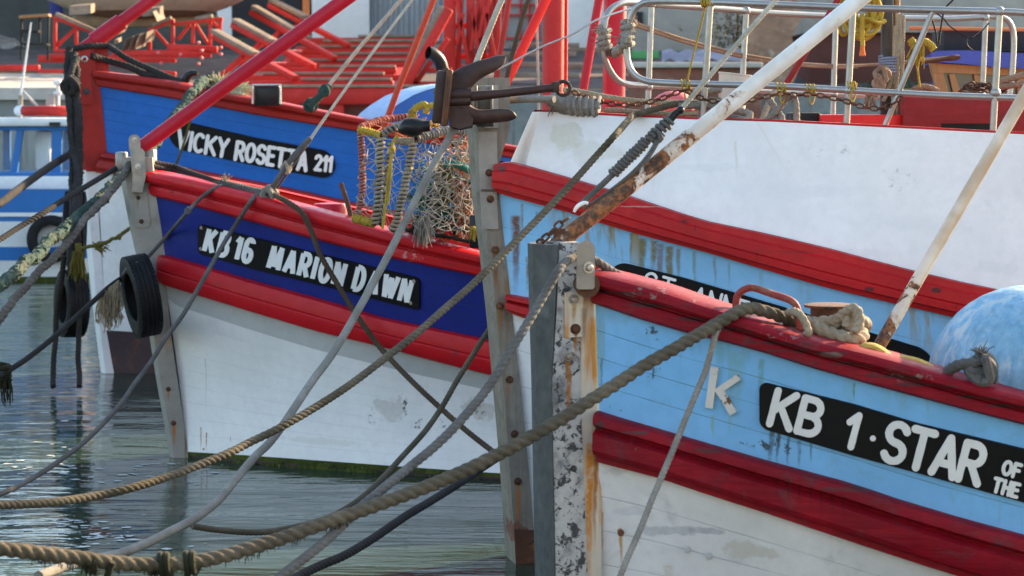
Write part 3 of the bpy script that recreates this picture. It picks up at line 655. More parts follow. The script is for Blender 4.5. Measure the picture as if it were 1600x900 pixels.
for k, (ua, ub, va, vb) in enumerate(((757, 779, 133, 200), (750, 776, 300, 358), (747, 776, 206, 296))):
    plate_px(lambda u, v, o=0: S.px(u, v, .145 + o), [(ua, va), (ub, va), (ub + (3 if k else 0), vb), (ua + (3 if k else 0), vb)], -.01, .016).build('stem_plate', M['stem_steel'], S.root, smooth=False)
for (u, v) in ((767, 182), (766, 311), (764, 270), (774, 391), (781, 478), (796, 593), (804, 678), (809, 752)):
    b_ = MB(); bolt(b_, S.px(u, v, .16 if v < 360 else .146), S.n, .022); b_.build('bolt', M['rust'], S.root)
plate_px(lambda u, v, o=0: S.px(u, v, .147 + o), [(803, 827), (852, 829), (852, 880), (806, 882)], -.01, .012).build('stem_shoe', M['rust'], S.root, smooth=False)
# white bulwark standing on the rubbing rail
BW_top = [(840, 175), (862, 175), (967, 182), (1087, 187), (1200, 190), (1400, 200), (1600, 210), (1700, 215)]
s_ct = S.line(BW_top, 1.70, 4.4, 2.0); st_ = S.x_of(S.px(818, 250, S.w)) 
bt = []; bb = []
for i in range(len(s_ct)): bt.append(s_ct[i] - S.outn(s_ct, i) * .04); bb.append(s_rt[i] - S.outn(s_rt, i) * .01 + Vector((0, 0, -.02)))
# begin the bulwark a little aft of the stem with a raked fore edge
j0 = next(i for i in range(len(bb)) if proj(bb[i])[0] > 818); t0_ = [p for p in bt]; 
mb = MB(); R_ = S.rows(bt, bb[:], 6, .0)
# shift the lower rows so that the fore edge follows the traced corner
lowrow = [bb[min(len(bb) - 1, j0 + max(0, i))] for i in range(len(bb))]
R_ = [[bt[i].lerp(lowrow[i], k / 6) for i in range(len(bt) - j0)] for k in range(7)]
uv_ = [[(S.T[i], 1 - k / 6) for i in range(len(bt) - j0)] for k in range(7)]
def inset(r, d): return [p - S.outn(s_ct, min(i, len(s_ct) - 2)) * d for i, p in enumerate(r)]
for mirror in (0, 1):
    f = (lambda p: S.mir(p)) if mirror else (lambda p: p)
    Rm = [[f(p) for p in r] for r in R_]; Ri = [[f(p) for p in inset(r, .09)] for r in R_]
    mb.grid(Rm, uv_); mb.grid(Ri, uv_); mb.grid([Rm[0], Ri[0]]); mb.grid([[r[0] for r in Rm], [r[0] for r in Ri]])
# breast plate closing the bow between both sides
mb.grid([[r[0] for r in R_], [S.mir(r[0]) for r in R_]])
mb.build('bulwark', M['white_st'], S.root)
cp = [p + Vector((0, 0, .006)) for p in bt[: len(bt) - j0]]; mb = MB()
for f in (lambda p: p, S.mir):
    a_ = [f(p - S.outn(s_ct, i) * .015) for i, p in enumerate(cp)]; b2 = [f(p - S.outn(s_ct, i) * .13) for i, p in enumerate(cp)]
    mb.grid([[p + Vector((0, 0, -.004)) for p in a_], [p + Vector((0, 0, .006)) for p in a_], [p + Vector((0, 0, .006)) for p in b2], [p + Vector((0, 0, -.02)) for p in b2]])
mb.build('bulwark_cap', M['red_st'], S.root)
dk = [p - S.outn(s_ct, i) * .1 - Vector((0, 0, .12)) for i, p in enumerate(bt)][3: len(bt) - j0]; mb = MB(); mb.grid([dk, [(p + S.mir(p)) / 2 for p in dk], [S.mir(p) for p in dk]]); mb.build('deck', M['ground'], S.root)
st_band = Band(S, s_rb, s_lt)
nb = board(st_band.map, [(955, 405), (1067, 433), (1153, 458), (1347, 515), (1460, 549)], [(955, 455), (1067, 485), (1153, 510), (1347, 565), (1460, 598)], .016, 28, 28, True).build('name_board', M['black_worn'], S.root)
smap = lambda u, v, o=0: st_band.map(u, v, .0165 + o)
text(smap, 'ST', 1004, 455, 16, 32, 2.3, wide=.95, gap=.3).build('lettering', M['letter'], nb)
text(smap, 'ANNE', 1079, 478, 16, 32, 2.3, wide=.95, gap=.2).build('lettering', M['letter'], nb)
text(smap, 'I', 1215, 522, 16, 32, 2.3).build('lettering', M['letter'], nb)

# ================================================================== navy and white boat
A = Boat(4, (294, 715), .13, 10.5, 'fishing_boat', 'navy blue and white fishing boat with bright red rails, its name board black', 'fishing boat')
a_ct = A.line([(232, 269), (300, 281), (400, 305), (443, 317), (557, 347), (667, 378), (750, 397), (850, 422)], 1.75, 4.3, 2.2)
a_cb = A.line([(243, 306), (300, 320), (400, 347), (500, 375), (600, 400), (755, 432), (850, 452)], 1.75, 4.3, 2.2)
a_rt = A.line([(257, 399), (267, 401), (300, 410), (400, 440), (500, 467), (600, 497), (700, 518), (767, 532), (850, 550)], 1.68, 4.3, 2.1)
a_rb = A.line([(258, 441), (267, 447), (400, 488), (500, 518), (600, 542), (700, 569), (773, 587), (850, 606)], 1.66, 4.3, 2.1)
a_gb = A.line([(262, 466), (277, 478), (400, 518), (500, 548), (633, 581), (773, 612), (850, 630)], 1.63, 4.3, 2.05)
a_wt = A.line([(293, 706), (393, 712), (533, 722), (667, 732), (788, 740), (850, 744)], 1.72, 4.2, 2.0)
a_wl = A.line(None, 1.72, 4.2, 2.0, z=0, start=(294, 715)); a_kl = below(A, a_wl)
mb = MB(); A.skin(mb, a_cb, a_rt, 6, 4); mb.build('topside', M['navy'], A.root)
mb = MB(); A.skin(mb, a_rb, a_gb, 2, 1); mb.build('grey_stripe', M['grey_stripe'], A.root)
mb = MB(); A.skin(mb, a_gb, a_wt, 10, 9, -.05); mb.build('hull', M['white_ma'], A.root)
mb = MB(); wr_ = random.Random(5)
w2 = [p + A.outn(a_wt, i) * wr_.uniform(.004, .014) + Vector((0, 0, wr_.uniform(-.06, -.035))) for i, p in enumerate(a_wt)]
ix_ = [i for i in range(len(a_wt)) if A.T[i] < 4.5]; W1 = resample([w2[i] for i in ix_], .012); W0 = resample([a_wl[i] + A.outn(a_wl, i) * .004 for i in ix_], .012)
nn_ = min(len(W0), len(W1)); W1 = [W1[int(k * (len(W1) - 1) / nn_)] + Vector((0, -wr_.uniform(0, .012), wr_.uniform(-.012, .012))) for k in range(nn_)]; W0 = [W0[int(k * (len(W0) - 1) / nn_)] + Vector((0, -wr_.uniform(.0, .008), -.03)) for k in range(nn_)]
mb.grid([[p + A.n * -.06 for p in W1], W1, [(p + q) / 2 + Vector((0, -wr_.uniform(0, .015), 0)) for p, q in zip(W1, W0)], W0]); mb.build('waterline_weed', M['weed'], A.root)
mb = MB(); A.skin(mb, a_wt, [p.lerp(q_, .62) for p, q_ in zip(a_wt, a_wl)], 1, 1); mb.build('weed_band', M['weed'], A.root)
mb = MB(); A.skin(mb, [p.lerp(q_, .62) for p, q_ in zip(a_wt, a_wl)], a_wl, 1, 1); A.skin(mb, a_wl, a_kl, 2, 1); mb.build('underwater_hull', M['antifoul'], A.root)
mb = MB(); A.rail(mb, a_ct, a_cb, CAPP); mb.build('cap_rail', M['red_ma'], A.root, angle=30)
mb = MB(); A.rail(mb, a_rt, a_rb, [(-.02, 0), (-.03, .04), (.03, .075), (.25, .09), (.45, .092), (.50, .085), (.55, .092), (.80, .09), (.95, .07), (1, .03), (1, 0)]); mb.build('rubbing_rail', M['red_ma'], A.root, angle=30)
common(A, a_ct, lining=M['red_ma']); transom(A, [a_ct, a_rt, a_wl, a_kl], M['white_ma'])
A.stem([(187, 194, 238, 246), (190, 198, 241, 290), (203, 209, 252, 357), (213, 219, 258, 400), (226, 232, 262, 470), (234, 241, 268, 530), (245, 252, 278, 600), (256, 263, 287, 660), (265, 272, 294, 714), (273, 280, 301, 770)], 'stem_post', M['stem_steel'], port_y=.135, nose_y=.55)
amap = lambda u, v, o=0: A.px(u, v, .135 + o)
plate_px(amap, [(205, 298), (229, 298), (235, 350), (232, 355), (213, 356)], -.01, .014).build('stem_plate', M['stem_steel'], A.root, smooth=False)
plate_px(amap, [(203, 237), (206, 233), (222, 232), (226, 237), (228, 275), (222, 301), (206, 300), (207, 276)], -.02, .10).build('roller_cheek', M['steel_dull'], A.root, angle=25)
plate_px(amap, stadium(201, 219, 210, 238, 1), .03, .08).build('roller_lug', M['steel_dull'], A.root, angle=25)
for uu, vv, yy, sz in ((190, 252, .03, (.07, .16, .14)), (234, 250, -.02, (.09, .14, .16))):
    mb = MB(); mb.box(A.px(uu, vv, yy), sz, bevel=.011); mb.build('roller_frame', M['steel_dull'], A.root)
for (u, v, o, r) in ((216, 260, .10, .022), (210, 218, .08, .02), (216, 309, .014, .016), (221, 346, .014, .018), (248, 502, .002, .016), (263, 608, .002, .018), (271, 661, .002, .02)):
    b_ = MB(); bolt(b_, amap(u, v, o), A.n, r); b_.build('bolt', M['rust' if v > 300 else 'steel'], A.root)
ma_band = Band(A, a_cb, a_rt)
nb = board(ma_band.map, [(312, 349), (400, 371), (500, 396), (657, 434)], [(312, 396), (400, 420), (500, 444), (657, 484)], .022, 7, 7).build('name_board', M['black'], A.root)
mmap = lambda u, v, o=0: ma_band.map(u, v, .0225 + o)
for s_, x_, y_ in (('KB', 322, 391), ('16', 368, 403), ('MARION', 422, 417), ('DAWN', 554, 450)):
    text(mmap, s_, x_, y_, 14, 35, 3.9, wide=.62, gap=.27, sq=True).build('lettering', M['letter'], nb)
for (u, v) in ((318, 355), (649, 438), (644, 472), (317, 388)):
    b_ = MB(); b_.lathe(mmap(u, v, 0), A.n, [(.0005, .004), (.012, .003), (.015, 0)], 10); b_.build('screw', M['steel_dull'], nb)

# ================================================================== red stemmed blue boat
V = Boat(14, (178, 583), .15, 10.5, 'fishing_boat', 'mid blue fishing boat with tall dull red stem, farthest of the four big hulls', 'fishing boat')
v_ct = V.line([(150, 112), (200, 118), (277, 128), (333, 143), (400, 154), (500, 173), (580, 188), (700, 210), (800, 228)], 2.0, 5.0, 2.1)
v_cb = V.line([(157, 135), (267, 153), (400, 179), (557, 205), (700, 230), (800, 247)], 2.0, 5.0, 2.1)
v_rt = V.line([(166, 238), (230, 250), (330, 270), (410, 285), (480, 300), (560, 318), (700, 345), (800, 362)], 1.9, 5.0, 2.0)
v_rb = V.line([(152, 270), (190, 274), (330, 302), (410, 317), (560, 350), (700, 378), (800, 396)], 1.88, 5.0, 2.0)
v_bt = V.line([(166, 516), (230, 520), (400, 545), (800, 590)], 1.7, 5.2, 1.7)
v_wl = V.line(None, 1.65, 5.2, 1.65, z=0, start=(178, 583)); v_kl = below(V, v_wl)
mb = MB(); V.skin(mb, v_cb, v_rt, 6, 6); mb.build('topside', M['blue_vi'], V.root)
mb = MB(); V.skin(mb, v_rb, v_bt, 6, 6); mb.build('hull', M['white_vi'], V.root)
mb = MB(); V.skin(mb, v_bt, v_wl, 2, 1); V.skin(mb, v_wl, v_kl, 2, 1); mb.build('boot_topping', M['antifoul'], V.root)
mb = MB(); V.rail(mb, v_ct, v_cb, CAPP); mb.build('cap_rail', M['red_vi'], V.root, angle=30)
mb = MB(); V.rail(mb, v_rt, v_rb, RUBP); mb.build('rubbing_rail', M['red_vi'], V.root, angle=30)
common(V, v_ct, lining=M['red_vi']); transom(V, [v_ct, v_rt, v_wl, v_kl], M['white_vi'])
V.stem([(107, 120, 146, 73), (108, 121, 150, 112), (112, 124, 158, 150), (120, 131, 167, 238), (126, 136, 166, 268)], 'stem_head', M['red_vi'], port_y=.16, nose_y=.5)
V.stem([(124, 134, 160, 266), (126, 137, 153, 300), (133, 141, 155, 350), (143, 149, 162, 450), (150, 156, 167, 510), (159, 165, 178, 583), (165, 171, 184, 640)], 'stem_post', M['white_vi'], port_y=.15, nose_y=.5)
plate_px(lambda u, v, o=0: V.px(u, v, .16 + o), stadium(122.5, 142, 65, 163, 3), -.02, .03).build('stem_plate', M['red_vi'], V.root, angle=25)
mb = MB(); cc = V.px(132, 92.5, .19); mb.lathe(cc, V.n, [(.02, .012), (.026, .012), (.034, .006), (.034, 0)], 16); mb.build('pin', M['steel'], V.root)
mb = MB(); bolt(mb, V.px(135, 143, .19), V.n, .035); mb.build('bolt', M['stem_dark'], V.root)
plate_px(lambda u, v, o=0: V.px(u, v, .0 + o), [(138, 73), (169, 73), (170, 111), (190, 120), (140, 122)], -.06, .08).build('stem_knee', M['red_vi'], V.root, smooth=False)
vi_band = Band(V, v_cb, v_rt)
nb = board(vi_band.map, [(266, 188), (287, 189), (400, 215), (510, 235), (524, 237)], [(266, 230), (280, 233), (400, 258), (510, 278), (524, 280)], .022, 22, 22, True).build('name_board', M['black'], V.root)
vmap = lambda u, v, o=0: vi_band.map(u, v, .0225 + o)
text(vmap, 'VICKY', 278, 230, 11, 27, 2.9, wide=.88, gap=.2, slant=-.04).build('lettering', M['letter'], nb)
text(vmap, 'ROSETTA', 369, 248, 9.0, 27, 3.0, wide=.72, gap=.2, slant=-.02).build('lettering', M['letter'], nb)
text(vmap, '211', 493, 264, 6, 22, 2.6, wide=.75, gap=.2).build('lettering', M['letter'], nb)
# ================================================================== fittings on the boats
def wall(line, u, v, inset=0.0, boat=None):
    """point of the vertical wall that follows a hull line, seen at pixel u, v"""
    prev = None
    for i in range(len(line)):
        p = line[i] - (boat.outn(line, min(max(i, 1), len(line) - 2)) * inset if boat else Vector()); z = z_for(p.x, p.y, v); w = Vector((p.x, p.y, z)); uu = proj(w)[0]
        if prev is not None and prev[0] <= u <= uu:
            return prev[1].lerp(w, (u - prev[0]) / max(1e-9, uu - prev[0]))
        if prev is None and u < uu: return w
        prev = (uu, w)
    return prev[1]
def pole(name, P, r, mat, parent, n=14, ends=None):
    mb = MB(); mb.tube(P, r, n=n); return mb.build(name, M[mat], parent)
# --- light blue boat
kp = lambda u, v, y=0: K.px(u, v, y)
pf, pt_ = kp(868, 384, .02), kp(1400, -47, .02); pdv = pt_ - pf; pt_ = pf + pdv * 1.7
pole('stay_pole', [pf.lerp(pt_, k / 12) for k in range(13)], .0345, 'stay_pole_kb', K.root)
mb = MB(); mb.box(kp(876, 381, .0) + Vector((.0, 0, .0)), (.12, .14, .02), bevel=.004); mb.box(kp(874, 372, .03), (.05, .02, .08), bevel=.004); mb.build('pole_step', M['rust'], K.root)
a_, b_ = kp(1352, 578, -.25), kp(1690, -5, -.25); b_ = a_ + (b_ - a_) * 1.6; pole('derrick_leg', [a_.lerp(b_, k / 10) for k in range(11)], .0285, 'leg_pole_kb', K.root)
# bent-pipe fairlead and mooring bollard
kr = lambda u, v, ins=.05: wall(k_ct, u, v, ins, K)
M['red_fair'] = paint('rust flaked red pipe', (.30, .05, .04), .6, var=.7, chip=((.20, .10, .07), .55, 14), dirt=((.35, .2, .15), .5, .6), bump=.6)
pole('fairlead', catmull([kr(1150, 492), kr(1150, 476), kr(1153, 461), kr(1164, 452), kr(1178, 450), kr(1205, 459), kr(1232, 468), kr(1244, 478), kr(1248, 495), kr(1249, 515)], 5), .0145, 'red_fair', K.root)
mb = MB(); c_ = kr(1296, 545, .28); c_.z -= .04; htop = kr(1296, 476, .28).z - c_.z
mb.lathe(c_, (0, 0, 1), [(.001, 0), (.13, 0), (.13, .015), (.079, .02), (.079, htop - .012), (.104, htop - .010), (.106, htop), (.08, htop + .004), (.001, htop + .002)], 28)
mb.build('bollard', M['rust'], K.root)
# --- boat with the anchor: tube railings
sw = lambda u, v, ins=.10: wall(s_ct, u, v, ins, S)
s_far = [S.mir(p) for p in s_ct]
def sf(u, v):
    prev = None
    for i in range(len(s_far)):
        p = s_far[i] + S.outn(s_far, min(max(i, 1), len(s_far) - 2)) * -.0; z = z_for(p.x, p.y, v); w = Vector((p.x, p.y, z)); uu = proj(w)[0]
        if prev is not None and prev[0] <= u <= uu: return prev[1].lerp(w, (u - prev[0]) / max(1e-9, uu - prev[0]))
        prev = (uu, w)
    return prev[1]
near = [(1860, 31), (1740, 26), (1640, 22), (1600, 20), (1560, 18), (1433, 15), (1330, 12), (1200, 6.5), (1100, 3), (1040, 2), (1012, 3), (999, 8), (990, 17), (984, 30), (981, 46), (979, 75), (981, 97), (987, 111), (997, 121), (1012, 127), (1030, 129), (1075, 131), (1200, 134), (1325, 141), (1465, 149), (1583, 153), (1640, 156), (1740, 161), (1860, 166)]
far = [(1577, 150), (1582, 110), (1584, 60), (1579, 38), (1568, 28), (1547, 26), (1487, 29), (1400, 28), (1300, 25), (1200, 20), (1164, 17), (1102, 12), (1037, 8), (1005, 5), (980, 4), (966, 7), (954, 15), (947, 28), (944, 45), (943, 80), (947, 97), (955, 113), (966, 126), (982, 132), (1010, 134), (1080, 137), (1200, 142), (1350, 149), (1500, 158)]
rl1 = pole('railing', catmull([sw(*p) for p in near], 4), .0188, 'rail_tube', S.root, 12)
rl2 = pole('railing', catmull([sf(*p) for p in far], 4), .0192, 'rail_tube', S.root, 12)
for (u0, v0, u1, v1, f, p_) in ((1110, 4, 1098, 190, sw, rl1), (1333, 12, 1322, 205, sw, rl1), (1562, 18, 1551, 215, sw, rl1), (1458, 16, 1380, 203, sw, rl1), (1018, 6, 1012, 172, sf, rl2), (1166, 17, 1157, 178, sf, rl2), (1306, 26, 1301, 182, sf, rl2), (1540, 28, 1533, 190, sf, rl2)):
    a_, b_ = f(u0, v0), f(u1, v1); mb = MB(); mb.tube([a_, b_], .0185 if u0 != 1458 else .015, 12)
    mb.build('stanchion', M['rail_tube'], p_)
    if u0 != 1458:
        for t in (0.0, (130 - v0) / (v1 - v0) if f is sw else (136 - v0) / (v1 - v0)):
            q = f(u0 + (u1 - u0) * t, v0 + (v1 - v0) * t + (3 if t > 0 and u0 > 1150 else 0) + (8 if t > 0 and u0 > 1300 else 0) + (4 if t > 0 and u0 > 1500 else 0))
            mb = MB(); mb.sphere(q, .029, 12); mb.build('joint', M['rail_tube'], p_)
# red hatch box and coaming on its foredeck
def box_px(x0, y0, x1, y1, d, depth, bev=.01):
    p = at(x0, y0, d); q = at(x1, y1, d); Y = (p.y + q.y) / 2; z0 = at((x0 + x1) / 2, y1, d).z; z1 = at((x0 + x1) / 2, y0, d).z
    mb = MB(); mb.box(((p.x + q.x) / 2, Y + depth / 2, (z0 + z1) / 2), (abs(q.x - p.x), depth, abs(z1 - z0)), bevel=bev); return mb
M['red_box'] = paint('flat red box paint', (.30, .018, .02), .6, var=.75, grain=(2, 2, 14), dirt=((.14, .02, .02), .55, .6), bump=.3)
hb = box_px(1411, 149, 1640, 232, 14.1, .7).build('hatch_box', M['red_box'], S.root)
box_px(1471, 193, 1547, 207, 14.092, .01, .0).build('scupper_opening', M['black'], hb)
box_px(1283, 179, 1409.5, 225, 14.15, .5).build('hatch_coaming', M['red_bright'], S.root)
box_px(1240, 176, 1282, 222, 14.25, .4).build('deck_locker', M['dk_frame'], S.root)
# wooden post with its lashings stands on the foredeck
box_px(1379, -160, 1396, 225, 14.3, .07, .008).build('mast_post', M['stem_dark'], S.root)
pole('derrick_tube', [at(1402, -160, 14.35), at(1399, 225, 14.35)], .022, 'wood', S.root)
# --- navy boat: mast, legs, wheelhouse
ap = lambda u, v, y=0: A.px(u, v, y)
a_, b_ = ap(216, 234, 0.02), ap(590, -38, 0.02); b_ = a_ + (b_ - a_) * 1.7; pole('stay_pole', [a_.lerp(b_, k / 10) for k in range(11)], .054, 'red_pole', A.root, 16)
pole('mast', [at(862, 420, 18.7), at(868, -420, 18.7)], .083, 'red_mast', A.root, 20)
for nm, P, r, mt in (('mast_leg', [(737, 245, 18.0), (794, 123, 18.1), (862, -20, 18.2), (890, -80, 18.24)], .036, 'red_bright'), ('mast_leg', [(874, 360, 18.55), (911, 141, 18.5), (941, -30, 18.4), (958, -120, 18.35)], .033, 'red_pole'),
                     ('gallows_leg', [(957, 400, 18.9), (959, 150, 18.9), (962, -40, 18.9), (964, -180, 18.9)], .088, 'red_pole'), ('mast_ladder_rail', [(880, 380, 18.8), (883, 170, 18.8), (884, -40, 18.8)], .018, 'red_mast'),
                     ('derrick_boom', [(760, 218, 18.0), (776, 118, 18.1), (802, -40, 18.2)], .022, 'red_vi')):
    pole(nm, [at(*p) for p in P], r, mt, A.root, 14)
D_ = 19.6; Yw = at(1500, 100, D_).y
def onw(u, v): return on_y(u, v, Yw)
mb = MB(); P_ = [(1450, 84), (1460, 80), (1510, 79), (1560, 82), (1700, 90), (1700, 112), (1560, 106), (1500, 100), (1454, 97)]
mb.prism([onw(u, v) + Vector((0, -.12, 0)) for u, v in P_], (0.3, 2.2, 0)); wr = mb.build('wheelhouse_roof', M['tarp'], A.root, angle=30)
mb = MB(); p0, p1 = onw(1468, 103), onw(1700, 330); mb.box(((p0.x + p1.x) / 2 + .3, Yw + 1.1, (p0.z + p1.z) / 2), (p1.x - p0.x, 1.9, p0.z - p1.z)); wh = mb.build('wheelhouse', M['tarp'], A.root)
for (q) in ([(1452, 98), (1470, 98), (1482, 142), (1500, 330), (1486, 330), (1464, 142)], [(1483, 116), (1492, 116), (1500, 142), (1520, 330), (1508, 330), (1489, 142)], [(1522, 116), (1532, 118), (1535, 142), (1545, 330), (1532, 330), (1526, 142)], [(1590, 118), (1602, 118), (1604, 330), (1592, 330)]):
    mb = MB(); mb.prism([onw(u, v) for u, v in q], (0, .06, 0)); mb.build('window_post', M['wood'], wh, smooth=False)
mb = MB(); mb.prism([onw(u, v) + Vector((0, -.012, 0)) for u, v in ((1455, 99), (1600, 106), (1602, 119), (1456, 113))], (0, .08, 0)); mb.build('window_header', M['wood'], wh, smooth=False)
mb = MB(); mb.add([onw(u, v) + Vector((0, .05, 0)) for u, v in ((1468, 112), (1600, 117), (1602, 330), (1495, 330))], [(0, 1, 2, 3)]); mb.build('window_pane', M['glass'], wh)
box_px(1475, 46, 1640, 81, 20.6, .6).build('roof_locker', M['roof_dark'], A.root)
pole('roof_rail', [at(1420, 44, 20.5), at(1640, 47, 20.5)], .018, 'orange', A.root)
# deck gear on the navy boat
ar = lambda u, v, ins=.2: wall(a_ct, u, v, ins, A)
c_ = ar(516, 352, .35); mb = MB(); hh = ar(516, 318, .35).z - c_.z
mb.lathe(c_, (0, 0, 1), [(.001, -.2), (.125, -.2), (.125, hh - .03), (.115, hh), (.001, hh + .01)], 22); mb.build('capstan', M['red_pole'], A.root)
# --- blue boat: vaulted shelter, exhaust, poles, horns
vp = lambda u, v, y=0: V.px(u, v, y)
a_, b_ = vp(130, 76, 0), vp(262, -18, 0); dv = b_ - a_; b_ = a_ + dv * 3
pole('stay_pole', [a_.lerp(b_, k / 8) for k in range(9)], .062, 'red_pole', V.root, 16)
pole('pole_sleeve', [a_ + dv * k for k in (.12, .45)], .083, 'red_pole', V.root, 16)
M['red_orange'] = paint('orange red pole paint', (.42, .06, .03), .4, var=.85, bump=.1)
pole('derrick_boom', [at(598, 205, 22.3), at(621, 141, 22.2), at(690, -34, 22.0)], .030, 'red_orange', V.root)
ex = Vector((-.30, .75, .0)); fa = [(589, 240), (590, 195), (604, 177), (622, 163), (645, 149), (668, 140), (690, 134), (720, 130), (745, 131), (752, 150), (754, 240)]
fr = [on_y(u, v, 23.2) for u, v in fa]
mb = MB(); mb.grid([fr, [p + ex for p in fr]]); sh = mb.build('shelter_vault', M['shelter_top'], V.root)
mb = MB(); mb.add([p + Vector((0, .01, 0)) for p in fr], [list(range(len(fr)))]); mb.build('shelter_end', M['shelter_face'], sh)
mb = MB(); P_ = catmull([at(692, 175, 23.4), at(692, 128, 23.4), at(691, 108, 23.4), at(686, 94, 23.37), at(677, 85, 23.33), at(669, 82, 23.3)], 6)
mb.tube(P_, .062, 18, caps=False); mb.tube(P_[-7:], .05, 18, caps=False); mb.build('exhaust_pipe', M['plastic_black'], V.root)
vr = lambda u, v, ins=.1: wall(v_ct, u, v, ins, V)
for P_ in ([(286, 136), (291, 122), (297, 116), (303, 114), (309, 115)], [(328, 142), (330, 128), (329, 121), (325, 117)]):
    mb = MB(); mb.tube(catmull([vr(u, v) for u, v in P_], 5), [.05 - .028 * k / 20 for k in range(len(P_) * 5 - 4)], 12); mb.build('mooring_horn', M['plastic_black'], V.root)
box_px(397, 134, 437, 165, 22.6, .25).build('deck_box', M['plastic_black'], V.root)
mb = MB(); p0, p1 = at(395, 133, 22.55), at(438, 133, 22.55); mb.tube([at(395, 162, 22.56), p0, p1, at(438, 162, 22.56)], .012, 8); mb.build('box_trim', M['steel'], V.root)

# ================================================================== small blue and white boat at the left
db = 36.0
sb = empty('workboat', on_z(30, 441, 0), 'small blue and white workboat with a windowed wheelhouse at the left edge', 'workboat')
Yb = on_z(30, 441, 0).y
def q(u, v, y=0.0): p = on_y(u, v, Yb); p.y += y; return p
def layer(v0, v1, x1a, x1b, name, mat, y0=0.0, y1=0.0, out=0.0):
    """one strake of the hull: port side, rounded stern at the right, starboard side"""
    def ring(v, xr, yy):
        P = [q(-420, v, yy - out), q(-200, v, yy - out), q(0, v, yy - out), q(xr - 40, v, yy - out), q(xr - 12, v, yy + .05 - out)]
        c = q(xr, v, 0); P += [Vector((c.x + out, c.y + .45, c.z)), Vector((c.x + out, c.y + 1.6, c.z)), Vector((q(xr - 12, v).x, c.y + 2.05, c.z)), Vector((q(-420, v).x, c.y + 2.1 + out, c.z))]; return P
    mb = MB(); a, b = ring(v0, x1a, y0), ring(v1, x1b, y1); m_ = [p.lerp(r, .5) for p, r in zip(a, b)]; uv = [[(i, k) for i in range(9)] for k in range(3)]
    mb.grid([a, m_, b], uv); return mb.build(name, M[mat], sb)
layer(296, 332, 128, 127, 'gunwale_strake', 'sb_blue', -.05, -.03); layer(332, 338, 130, 130, 'sheer_moulding', 'sb_white', -.03, -.03, .04)
layer(338, 346, 127, 127, 'blue_line', 'sb_blue', -.03, -.03); layer(346, 386, 127, 124, 'topside', 'sb_white', -.03, .02)
layer(386, 407, 124, 123, 'blue_stripe', 'sb_blue', .01, .03, .012); layer(407, 433, 123, 120, 'hull', 'sb_white', .03, .08); layer(433, 470, 120, 118, 'underwater_hull', 'weed', .08, .2)
mb = MB(); P_ = [q(-420, 297, 0), q(126, 297, 0), q(126, 297, 2.0), q(-420, 297, 2.0)]; mb.add(P_, [(0, 1, 2, 3)]); mb.build('deck', M['sb_blue'], sb)
# wheelhouse: sill, posts, panes, roof
wy = .35; xs0, xs1 = -150, 116
def slab(v0, v1, x0, x1, ya, yb, name, mat, bev=.02, parent=None):
    a, b = q(x0, v0, ya), q(x1, v1, ya); mb = MB(); mb.box(((a.x + b.x) / 2, Yb + (ya + yb) / 2, (a.z + b.z) / 2), (b.x - a.x, yb - ya, a.z - b.z), bevel=bev); return mb.build(name, M[mat], parent or sb)
slab(276, 297, xs0, 122, wy - .1, 1.85, 'wheelhouse_sill', 'sb_white'); wb2 = slab(270, 277, xs0, 118, wy - .04, 1.8, 'wheelhouse_base', 'sb_blue')
slab(184, 198, xs0, 119, wy - .12, 1.9, 'wheelhouse_roof', 'sb_white', .04); slab(198.3, 204, xs0, 117, wy - .02, 1.8, 'window_head', 'sb_blue', .01)
for k, (x, ya, wd, ln) in enumerate(((-90, wy, 9, 0), (-30, wy, 9, 0), (24, wy, 7, -10), (82, wy, 11, -2), (112, wy, 8, 1), (-30, 1.7, 8, 0), (30, 1.7, 8, 0), (70, 1.7, 8, 0), (112, 1.7, 8, 0))):
    a, b = q(x, 199, ya), q(x + ln, 271, ya); w_ = wd * .0096 * 1.45; mb = MB(); mb.prism([a + Vector((-w_ / 2, 0, 0)), a + Vector((w_ / 2, 0, 0)), b + Vector((w_ / 2, 0, 0)), b + Vector((-w_ / 2, 0, 0))], (0, .08, 0)); mb.build('window_post', M['sb_blue'], sb, smooth=False)
for (x0, x1) in ((-145, -36), (-24, 15), (26, 76), (88, 108)):
    mb = MB(); mb.add([q(x0, 200, wy + .04), q(x1, 200, wy + .04), q(x1, 270, wy + .04), q(x0, 270, wy + .04)], [(0, 1, 2, 3)]); mb.build('window_pane', M['glass_clear'], sb)
slab(205, 270, 34, 60, .9, 1.2, 'console', 'sb_white', .05)
slab(240, 270, 95, 108, .7, 1.1, 'helm_seat', 'wall_grey', .04)
pole('whip_aerial', [q(14, 178, .8), q(15, 150, .8), q(32, 32, .8)], [.022, .022, .010], 'sb_white', sb, 8)
pole('aerial_stay', [q(20, 143, .8), q(48, 172, .8)], .02, 'steel', sb, 8)
pole('mast_post', [q(14, 186, .8), q(15, 148, .8)], .04, 'steel_dull', sb, 8)
slab(145, 178, 55, 70, .8, 1.0, 'radar_post', 'wall_grey', .02); slab(124, 132, 67, 79, .8, 1.0, 'navigation_light', 'sb_white', .02)
pole('light_post', [q(73, 165, .9), q(73, 130, .9)], .03, 'sb_white', sb, 8); pole('light_arm', [q(66, 146, .9), q(78, 145, .9)], .03, 'sb_white', sb, 8); slab(164, 176, 61, 70, .75, .95, 'lamp', 'sb_white', .01)
slab(191, 197, 73, 90, wy - .15, wy - .10, 'roof_plate', 'plastic_black', .0)
